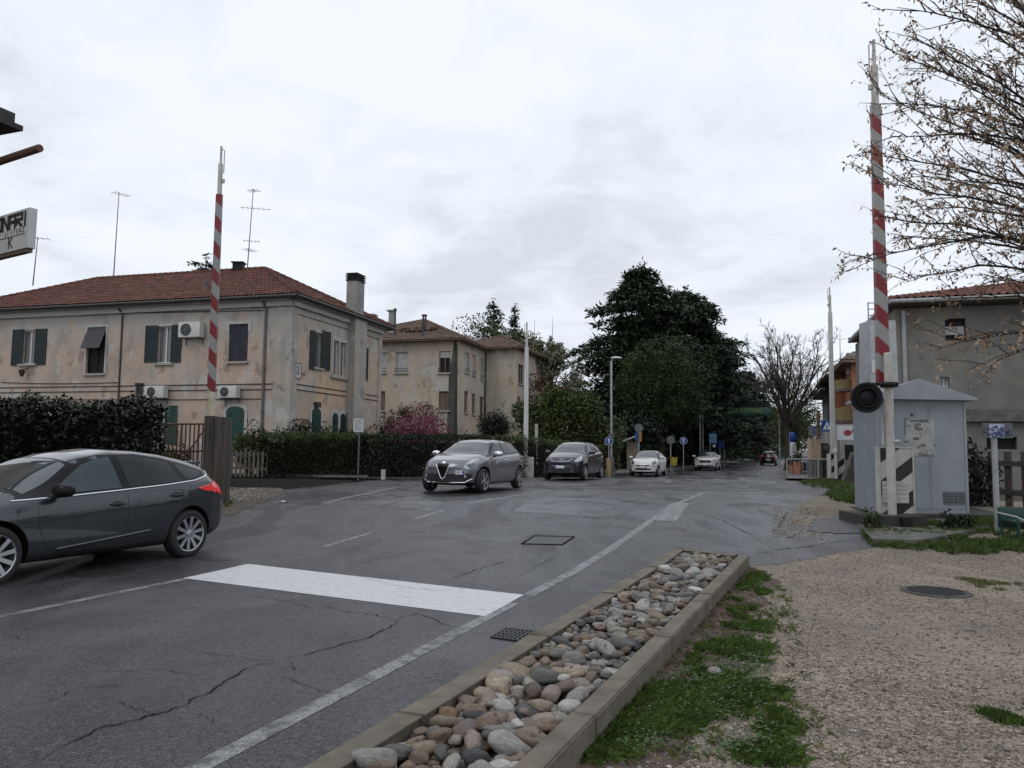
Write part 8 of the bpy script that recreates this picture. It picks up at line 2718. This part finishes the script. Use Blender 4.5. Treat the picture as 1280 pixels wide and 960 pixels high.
# yellow bin
q = at(842.5, 585, 55)
t = thing('litter_bin', 'small yellow litter bin behind the white small car', 'bin', (q.x, 55, hump(q.x, 55) + .13))
mb = MB(); g0 = at(842, 582, 55).z; mb.lathe([(.20, g0), (.26, g0 + .55), (.28, g0 + .56), (.25, g0 + .57), (.22, g0 + .3)], (q.x, 55, 0), n=18); mb.build('bin', mat('bin_yellow', (.34, .26, .03), .5, var=.15), t, True)
mb = MB(); mb.tube([(q.x, 55.3, .0), (q.x, 55.3, g0 + .6)], .03, 6); mb.build('post', M['galv'], t)
# small kiosk roof (notice board) left of the white car
q = at(791, 552, 53); 
t = thing('notice_shelter', 'small roofed notice shelter by the hedge left of the white small car', 'notice board', (q.x, 53, hump(q.x, 53)))
mb = MB(); mb.obox((q.x - .65, 52.6, q.z), (1.1, 0, .42), (0, .9, 0), (0, 0, .06)); mb.build('roof', M['galv'], t)
mb = MB(); mb.obox((q.x - .4, 53, .2), (.75, 0, 0), (0, .08, 0), (0, 0, q.z - .25)); mb.build('board', M['wood_sh'], t)
# green banner across the street with its posts
Yb = 80
a, b = at(887, 508, Yb), at(968, 521, Yb)
M['banner'] = mat('green_banner_cloth', (0.012, 0.065, 0.034), .7, scale=1.5, col2=(0.008, 0.04, 0.026))
t = thing('street_banner', 'green cloth banner with yellow lettering hung across the street', 'banner', (a.x, Yb, 0))
mb = MB(); n = 28; vs = []
for k in range(n + 1):
    f = k / n; x = a.x + (b.x - a.x) * f; sag = .35 * math.sin(PI * f)
    w_ = .10 * math.sin(f * 21) 
    for zz in (a.z - sag * .2, (a.z + b.z) / 2 - sag * .6, b.z - sag * .35 + .2 * abs(f - .5)): vs.append((x, Yb + w_ + .06 * (zz - b.z), zz))
mb.add(vs, [(k * 3 + j, (k + 1) * 3 + j, (k + 1) * 3 + j + 1, k * 3 + j + 1) for k in range(n) for j in range(2)])
cl = mb.build('cloth', M['banner'], t, True)
md = cl.modifiers.new('cloth thickness', 'SOLIDIFY'); md.thickness = .015
mb = MB(); put_text(mb, 'VALLE IN FIORE', .62, ((a.x + b.x) / 2, Yb - .16, (a.z * .62 + b.z * .38) - .05), (1, 0, 0), (0, 0, 1), sx=.92); mb.build('lettering', mat('banner_yellow', (.20, .25, .05), .6), t)
mb = MB(); mb.add([(a.x + .1, Yb - .15, a.z - .15), (a.x + 1.3, Yb - .15, b.z + .1), (a.x + .7, Yb - .15, b.z + .08), (a.x + .1, Yb - .15, a.z - .55)], [(0, 1, 2, 3)]); mb.build('swoosh', mat('banner_pale_green', (.07, .14, .06), .6), t)
mb = MB()
for xx in (a.x - .4, b.x + .5): mb.tube([(xx, Yb + .1, 0), (xx, Yb + .1, a.z + .3)], .06, 8)
mb.build('post', M['galv'], t)
mb = MB(); mb.tube([(a.x - .4, Yb + .1, a.z + .2), ((a.x + b.x) / 2, Yb + .05, a.z - .02), (b.x + .5, Yb + .1, a.z + .2)], .02, 5); mb.build('rope', M['cable'], t)
t, x, z = pole('thin_pole', 'pair of thin grey posts under the left end of the banner', 'pole', 875.5, 588, 519, 66, .07, M['galv'])
mb = MB(); mb.tube([(x + .28, 66.2, .1), (x + .28, 66.2, z)], .05, 8); mb.build('pole', M['galv'], t)
t, x, z = pole('thin_pole', 'single thin pole below the middle of the green banner', 'pole', 905.5, 585, 524, 76, .05, M['galv'])
t, x, z = pole('bus_stop_sign', 'pale blue square sign on a post above the white car with round headlights', 'sign', 888, 585, 544, 66.5, .04, M['galv'])
a, b = at(886.5, 542, 66.4), at(896, 554, 66.4); mb = MB(); mb.obox((a.x, 66.4, b.z), (b.x - a.x, 0, 0), (0, .05, 0), (0, 0, a.z - b.z)); bd = mb.build('board', mat('sky_blue_sign', (.09, .22, .36), .4), t)
mb = MB(); a, b = at(891, 556, 66.4), at(894.5, 559, 66.4); mb.obox((a.x, 66.4, b.z), (b.x - a.x, 0, 0), (0, .05, 0), (0, 0, a.z - b.z)); mb.build('small_plate', M['sign_white'], bd)
t, x, z = pole('road_sign', 'dark blue square sign on a post right of the pale blue one', 'traffic sign', 900, 584, 552, 73, .04, M['galv'])
a, b = at(897, 551, 72.9), at(905, 560, 72.9); mb = MB(); mb.obox((a.x, 72.9, b.z), (b.x - a.x, 0, 0), (0, .05, 0), (0, 0, a.z - b.z)); mb.build('board', M['sign_blue'], t)
# dark fence along the far left pavement
fen = thing('park_fence', 'low dark fence with pale posts along the far left pavement', 'fence', st(64, lin(LEFT, 64) - 3.4))
mb = MB()
for s in np.arange(42, 118, 3.0):
    p = st(s, lin(LEFT, s) - 3.4); q = st(s + 3.0, lin(LEFT, s + 3) - 3.4)
    for zz in (.4, .8, 1.15): mb.tube([p + Vector((0, 0, zz)), q + Vector((0, 0, zz))], .02, 4)
mb.build('rails', M['gutter'], fen)
for s in np.arange(42, 121, 3.0):
    p = st(s, lin(LEFT, s) - 3.4); mb = MB(); mb.box(p + Vector((0, 0, .6)), (.12, .12, 1.25)); mb.build('post', M['slab'] if int(s) % 2 else M['timber'], fen)

# ---- right of the street beyond the tracks
Yr = 36.2
a, b = at(983.5, 574, Yr), at(1024, 605, Yr)
t = thing('pedestrian_railing', 'grey tubular railing by the far edge of the crossing', 'railing', (a.x, Yr, hump(a.x, Yr)))
mb = MB(); g0 = hump(a.x, Yr); za = at(1000, 574, Yr).z
for f in (0, .98): x = a.x + (b.x - a.x) * f; mb.tube([(x, Yr, g0 - .1), (x, Yr, za)], .03, 8)
mb.tube([(a.x, Yr, za), (b.x + .4, Yr, za)], .03, 8); mb.tube([(a.x, Yr, g0 + .12), (b.x, Yr, g0 + .12)], .025, 8); mb.build('frame', M['galv'], t, True)
mb = MB()
for k in range(1, 8): x = a.x + (b.x - a.x) * k / 8; mb.tube([(x, Yr, g0 + .12), (x, Yr, za)], .010, 5)
mb.build('infill_bars', M['galv'], t)
a, b = at(1013.5, 549, 37.2), at(1027, 604, 37.2)
t = thing('gate_pillar', 'tan and grey rendered gate pillar beside the railing', 'pillar', (a.x, 37.2, hump(a.x, 37.2)))
zm = at(1020, 574, 37.2).z
mb = MB(); mb.obox((a.x, 37.2, hump(a.x, 37.2) - .1), (b.x - a.x, 0, 0), (0, .5, 0), (0, 0, zm - hump(a.x, 37.2) + .1)); mb.build('pillar_base', M['slab'], t)
mb = MB(); mb.obox((a.x + .002, 37.202, zm + .001), (b.x - a.x - .004, 0, 0), (0, .496, 0), (0, 0, a.z - zm)); mb.build('pillar_head', mat('tan_render', (.36, .27, .20), .9, scale=4, var=.2), t)
t, x, z = pole('rusty_post', 'rusty steel post rising behind the rendered gate pillar', 'post', 1024.5, 604, 513, 37.9, .075, M['rust'])
a, b = at(1027.5, 554, 38.5), at(1037, 603, 38.5)
mb = MB(); mb.obox((a.x, 38.5, 0), (b.x - a.x, 0, 0), (0, .4, 0), (0, 0, a.z)); o = mb.build('meter_cabinet', M['gutter']); tag(o, 'narrow dark grey cabinet between the gate pillar and the far barrier', 'cabinet')
o = MB(); a2, b2 = at(1030, 556, 38.4), at(1040, 563, 38.4); o.obox((a2.x, 38.42, b2.z), (b2.x - a2.x, 0, 0), (0, .04, 0), (0, 0, a2.z - b2.z)); q = o.build('house_plate', M['sign_grey']); tag(q, 'small pale plate fixed on the narrow dark cabinet', 'plate')
# crossing sign
t, x, z = pole('crossing_sign', 'blue square pedestrian crossing sign right of the rusty post', 'traffic sign', 1034, 598, 525, 45, .035, M['galv'])
a, b = at(1026.8, 524, 44.9), at(1041, 541, 44.9); s = b.x - a.x; zc = (a.z + b.z) / 2
mb = MB(); mb.obox((a.x, 44.9, zc - s / 2), (s, 0, 0), (0, .03, 0), (0, 0, s)); bd = mb.build('plate', M['sign_blue'], t)
mb = MB(); o = Vector((a.x + s / 2, 44.895, zc)); mb.add([o + Vector((-.40 * s, 0, -.34 * s)), o + Vector((.40 * s, 0, -.34 * s)), o + Vector((0, 0, .40 * s))], [(0, 1, 2)]); mb.build('triangle', M['sign_white'], bd)
mb = MB(); o = o + Vector((0, -.004, 0))
def seg2(p, q, w): 
    P, Q = o + Vector((p[0] * s, 0, p[1] * s)), o + Vector((q[0] * s, 0, q[1] * s)); d = (Q - P).normalized(); e = Vector((-d.z, 0, d.x)) * w * s
    mb.add([P - e, Q - e, Q + e, P + e], [(0, 1, 2, 3)])
seg2((0, .05), (-.02, -.10), .035); seg2((-.02, -.10), (-.12, -.26), .022); seg2((-.02, -.10), (.09, -.26), .022); seg2((0, .03), (.11, -.06), .018); seg2((0, .03), (-.10, -.05), .018); seg2((-.02, .10), (.03, .10), .03)
for k in range(4): seg2((-.28 + .17 * k, -.30), (-.20 + .17 * k, -.30), .02)
mb.build('symbol', M['ink'], bd)
# feather flag, pots, passer-by
t, x, z = pole('feather_flag', 'tall navy and white feather flag at the foot of the bare tree', 'flag', 987.5, 585, 539, 56, .02, M['galv'])
zf = at(990, 540, 56).z; zm1 = at(990, 553, 56).z; zl = at(990, 576, 56).z
mb = MB(); w_ = .44
def flag(z0, z1, m, nm):
    mb = MB(); vs = []
    for k in range(9):
        f = k / 8; zz = z0 + (z1 - z0) * f; c = .05 * math.sin(5 * f + z0)
        for u in (0, .5, 1): vs.append((x + .03 + w_ * u * (1 if z0 < zf - .2 or f > .1 else .8), 56 + c * u + .08 * u * math.sin(3 * u + f * 4), zz))
    mb.add(vs, [(k * 3 + j, k * 3 + j + 1, (k + 1) * 3 + j + 1, (k + 1) * 3 + j) for k in range(8) for j in range(2)])
    q = mb.build(nm, m, t, True); md = q.modifiers.new('cloth thickness', 'SOLIDIFY'); md.thickness = .01
    return q
flag(zl, zm1 - .003, M['sign_white'], 'white_cloth'); flag(zm1, zf, M['sign_blue'], 'navy_cloth')
mb = MB()
for k, ch in enumerate('USATO'):
    put_text(mb, ch, .30, (x + .26, 55.85, zl + .16 + k * .24), (0, 0, 1), (-1, 0, 0))
mb.build('lettering', M['ink'], t)
def pot(label, px, pyb, Y, h, r, seed):
    q = at(px, pyb, Y); t = thing('flower_pot', label, 'plant pot', (q.x, Y, hump(q.x, Y) + .1), 0, 'terracotta pots by the flag')
    g0 = hump(q.x, Y) + .1
    mb = MB(); mb.lathe([(.001, g0), (r * .7, g0), (r, g0 + h), (r * 1.08, g0 + h), (r * 1.08, g0 + h + .05), (r * .9, g0 + h + .05), (r * .85, g0 + h - .03), (.001, g0 + h - .04)], (q.x, Y, 0), n=20); mb.build('pot', mat('terracotta', (.34, .14, .075), .85, scale=6, var=.2), t, True)
    rng = np.random.default_rng(seed); P = cloud((q.x, Y, g0 + h + .3), (.3, .3, .4), 380, rng, 14, .4); V, F = leaf_quads(P, .13, .05, rng); fastmesh('plant', V, F, M['olive'], None, False, t)
pot('smaller terracotta pot with green plant at the foot of the feather flag', 990.5, 592, 51, .50, .26, 1)
pot('bigger terracotta pot with green plant, nearest the parked blue car', 997.5, 592.5, 50, .72, .30, 2)

# person near the flag: white top, dark trousers
def person(x, y, g, h, az, top, trousers, label):
    t = thing('person', label, 'person', (x, y, g), PI / 2 - R(az))
    k = h / 1.72
    me = bpy.data.meshes.new('body')
    V = [(0, 0, .93), (0, 0, 1.15), (0, 0, 1.38), (0, 0, 1.47), (0, 0, 1.56), (.02, 0, 1.66),
         (0, .09, .86), (.04, .095, .47), (-.01, .10, .07), (.13, .11, .035),
         (0, -.09, .86), (-.06, -.095, .47), (-.18, -.10, .10), (-.06, -.11, .04),
         (0, .18, 1.38), (-.03, .22, 1.10), (.08, .21, .88), (0, -.18, 1.38), (.05, -.22, 1.11), (.17, -.20, .90)]
    E = [(0, 1), (1, 2), (2, 3), (3, 4), (4, 5), (0, 6), (6, 7), (7, 8), (8, 9), (0, 10), (10, 11), (11, 12), (12, 13), (2, 14), (14, 15), (15, 16), (2, 17), (17, 18), (18, 19)]
    me.from_pydata([(a * k, b * k, c * k) for a, b, c in V], E, [])
    o = bpy.data.objects.new('body', me); COL.objects.link(o)
    o.modifiers.new('skin', 'SKIN'); 
    rad = [.125, .12, .13, .055, .085, .08, .085, .06, .042, .035, .085, .06, .042, .035, .06, .045, .035, .06, .045, .035]
    for i, sv in enumerate(me.skin_vertices[0].data): sv.radius = (rad[i] * k, rad[i] * k * (1.15 if i < 3 else 1)); sv.use_root = (i == 0)
    sb = o.modifiers.new('s', 'SUBSURF'); sb.levels = 2; sb.render_levels = 2
    m2 = eval_mesh(o); bpy.data.objects.remove(o)
    skin = mat('skin', (.42, .27, .20), .6, var=.1)
    for q in (skin, top, trousers, M['trim_black']): m2.materials.append(q)
    for q in m2.polygons:
        q.use_smooth = True; z = q.center.z / k
        q.material_index = 3 if z < .09 else 2 if z < .93 and abs(q.center.y) < .175 * k else 1 if z < 1.44 and z > .90 else 0
    b = bpy.data.objects.new('body', m2); COL.objects.link(b); b.parent = t
    bm = bmesh.new(); bmesh.ops.create_icosphere(bm, subdivisions=2, radius=.105 * k)
    for v in bm.verts:
        v.co.z *= 1.05; v.co.x -= .015
        if v.co.x > .05 * k and v.co.z < .04: v.co.x = .02 * k
    mb = MB(); mb.addbm(bm, Matrix.Translation((.005, 0, 1.64 * k))); mb.build('hair', M['bark_dark'], t, True, local=True)
q = at(1001, 588, 57); person(q.x, 57, hump(q.x, 57) + .1, 1.72, 200, M['sign_white'], M['trim_black'], 'person in a white top walking near the feather flag')

# leaning dark slab and garden wall right of the far barrier
a, b = at(1054, 604, 33), at(1069, 604, 33); c = at(1069, 562, 33)
mb = MB(); mb.prism([(0, 0), (b.x - a.x + .4, 0), (b.x - a.x + .4, c.z - hump(b.x, 33)), (b.x - a.x - .05, c.z - hump(b.x, 33) - .1)], (a.x, 33, hump(a.x, 33) - .02), (1, 0, 0), (0, 0, 1), Vector((0, .3, 0)))
o = mb.build('ramp_wall', mat('dark_render', (.085, .075, .068), .9, scale=3, var=.25)); tag(o, 'dark sloped wall end between the far barrier box and the hut', 'wall')
a, b = at(1056, 556, 39.5), at(1080, 600, 39.5)
mb = MB(); mb.obox((a.x, 39.5, 0), (b.x - a.x + 2, 0, 0), (0, .3, 0), (0, 0, a.z - .8)); o = mb.build('garden_wall', mat('olive_render', (.20, .185, .14), .9, scale=2, var=.2)); tag(o, 'plain olive grey garden wall behind the far right barrier', 'wall')

# sign, fence and green bench at the right edge
t, x, z = pole('graffiti_sign', 'pale sign plate covered in blue scribbles on a grey pole right of the hut', 'sign', 1247, 664, 546, 13.6, .048, M['galv'])
a, b = at(1226.5, 529, 13.55), at(1265, 548, 13.55)
mb = MB(); mb.bbox(((a.x + b.x) / 2, 13.53, (a.z + b.z) / 2), (b.x - a.x, .02, a.z - b.z), 0, .008); bd = mb.build('board', M['sign_grey'], t)
mb = MB(); rr = random.Random(12); cx, cz, hw_, hh_ = (a.x + b.x) / 2, (a.z + b.z) / 2, (b.x - a.x) / 2, (a.z - b.z) / 2
for k in range(26):
    u, v = max(-.8, min(.8, rr.gauss(0, .38))), rr.uniform(-.7, .7); p0 = Vector((cx + u * hw_, 13.515 - k * .0001, cz + v * hh_)); L = rr.uniform(.02, .06); an = rr.uniform(0, PI)
    pts = [p0 + Vector((L * math.cos(an + q * 1.1), 0, L * .6 * math.sin(an + q * 1.1))) for q in range(5)]
    mb.tube(pts, rr.uniform(.004, .008), 4)
mb.build('scribble', mat('blue_ink', (.03, .05, .16), .5), bd)
mb = MB()
mb.obox((cx - hw_ * .55, 13.518, cz - hh_ * .9), (hw_ * 1.0, 0, 0), (0, .002, 0), (0, 0, hh_ * 1.8)); mb.build('pale_field', mat('pale_blue_sign', (.38, .43, .56), .5, scale=20, var=.2), bd)
fen = thing('garden_fence', 'brown wooden garden fence with wide slats at the right edge', 'fence', (*at(1250, 640, 17.5).xy, hump(8, 17)))
mb = MB(); p0 = at(1222, 640, 18.6); p1 = at(1330, 640, 16.6)
p0 = Vector((*p0.xy, 0)); p1 = Vector((*p1.xy, 0)); d = (p1 - p0); L = d.length; d.normalize(); rz = math.atan2(d.y, d.x)
for k in range(int(L / .42) + 1):
    c = p0 + d * .42 * k; g0 = hump(c.x, c.y); mb.box((c.x, c.y, g0 + .62), (.16, .05, 1.3), rz)
mb.build('slats', M['timber'], fen)
mb = MB()
for zz in (.35, 1.0): c = p0 + d * L / 2; mb.box((c.x - d.y * -.06, c.y - d.x * .0 + .06, hump(c.x, c.y) + zz), (L, .06, .12), rz)
mb.build('rails', M['timber'], fen)
q = gnd(1271, 676)
bn = thing('garden_chair', 'green metal bench end with pale arm rail at the right edge', 'bench', (q.x, q.y, hump(q.x, q.y)))
M['green_paint'] = mat('dark_green_enamel', (0.008, 0.05, 0.038), .4, scale=4, var=.2)
g0 = hump(q.x, q.y); zt = at(1270, 636, q.y).z
bxl = at(1259, 640, q.y).x
mb = MB(); mb.bbox((bxl + .7, q.y + .25, zt - .16), (1.4, .04, .34), 0, .015); mb.build('backrest', M['green_paint'], bn, True)
mb = MB(); mb.bbox((bxl + .7, q.y, g0 + .32), (1.4, .46, .04), 0, .015); mb.build('seat', M['green_paint'], bn, True)
for yy in (-.2, .24):
    mb = MB(); mb.tube([(bxl + .06, q.y + yy, g0 - .05), (bxl + .04, q.y + yy, g0 + .36)], .025, 8); mb.build('leg', M['green_paint'], bn, True)
mb = MB(); mb.tube([(bxl - .02, q.y + .24, zt - .08), (bxl + .12, q.y - .05, zt - .13), (bxl + .2, q.y - .2, zt - .2), (bxl + .21, q.y - .22, g0 + .3)], .016, 8); mb.build('armrest', M['galv'], bn, True)

# left side: rusty railings, picket fence, stove pipe
a, b = at(183, 590, 22.3), at(257, 590, 21.6)
fen = thing('rusty_railings', 'rusty red iron railings between the laurel hedge and the sleeper post', 'fence', (a.x, 22, 0))
mb = MB(); a = Vector((a.x, 22.3, 0)); b = Vector((b.x, 21.6, 0)); zt = at(220, 530, 22).z
for k in range(15):
    p = a.lerp(b, k / 14); g0 = hump(p.x, p.y); mb.tube([(p.x, p.y, g0 - .1), (p.x, p.y, zt)], .022 if k % 4 else .032, 6)
mb.build('bars', M['rust'], fen)
mb = MB()
for zz in (zt, zt - .75, hump(a.x, a.y) + .2): mb.tube([Vector((a.x, a.y, zz)), Vector((b.x, b.y, zz))], .026, 6)
m1, m2_ = a.lerp(b, .72), b
mb.tube([Vector((m1.x, m1.y, zt - .72)), Vector((m2_.x, m2_.y, zt - .03))], .02, 6); mb.build('rails', M['rust'], fen)
o = MB(); q = at(247, 566, 23); 
for k in range(1): o.lathe([(.001, -.5), (.15, -.48), (.17, .1), (.13, .35), (.001, .42)], (q.x, 23, q.z), n=14)
o = o.build('white_drum', M['white_paint'], None, True); tag(o, 'white drum standing behind the rusty railings', 'drum'); 
q = at(174, 490, 22.8)
t = thing('stove_pipe', 'dark stove pipe rising above the laurel hedge', 'pipe', (q.x, 22.8, hump(q.x, 22.8)))
mb = MB(); zt = at(174, 479, 22.8).z; mb.tube([(q.x, 22.8, 0), (q.x, 22.8, zt)], .105, 14); mb.build('flue', M['gutter'], t, True)
mb = MB(); mb.lathe([(.105, zt - .08), (.135, zt - .06), (.135, zt), (.10, zt + .005), (.10, zt - .1)], (q.x, 22.8, 0), n=16); mb.build('rim', M['gutter'], t, True)
M['picket'] = mat('pale_wood_pickets', (.10, .09, .076), .9, scale=6, var=.3, stretch=(1, 1, .3))
fen = thing('picket_fence', 'pale weathered picket fence between the sleeper post and the long hedge', 'fence', (*at(305, 590, 30.6).xy, .3))
mb = MB(); a, b = at(262, 590, 30.7), at(334, 590, 30.7); zt = at(310, 563, 30.7).z
n = int((b.x - a.x) / .17)
for k in range(n):
    x = a.x + .17 * k; g0 = hump(x, 30.7); mb.prism([(-.045, 0), (.045, 0), (.045, zt - g0 - .06), (0, zt - g0 + .02 * math.sin(k * 2.1)), (-.045, zt - g0 - .06)], (x, 30.7, g0), (1, 0, 0), (0, 0, 1), Vector((0, .03, 0)))
mb.build('pickets', M['picket'], fen)
mb = MB()
for zz in (.3, .85): mb.obox((a.x - .05, 30.732, hump(a.x, 30.7) + zz), (b.x - a.x, 0, 0), (0, .04, 0), (0, 0, .08))
mb.build('rails', M['picket'], fen)
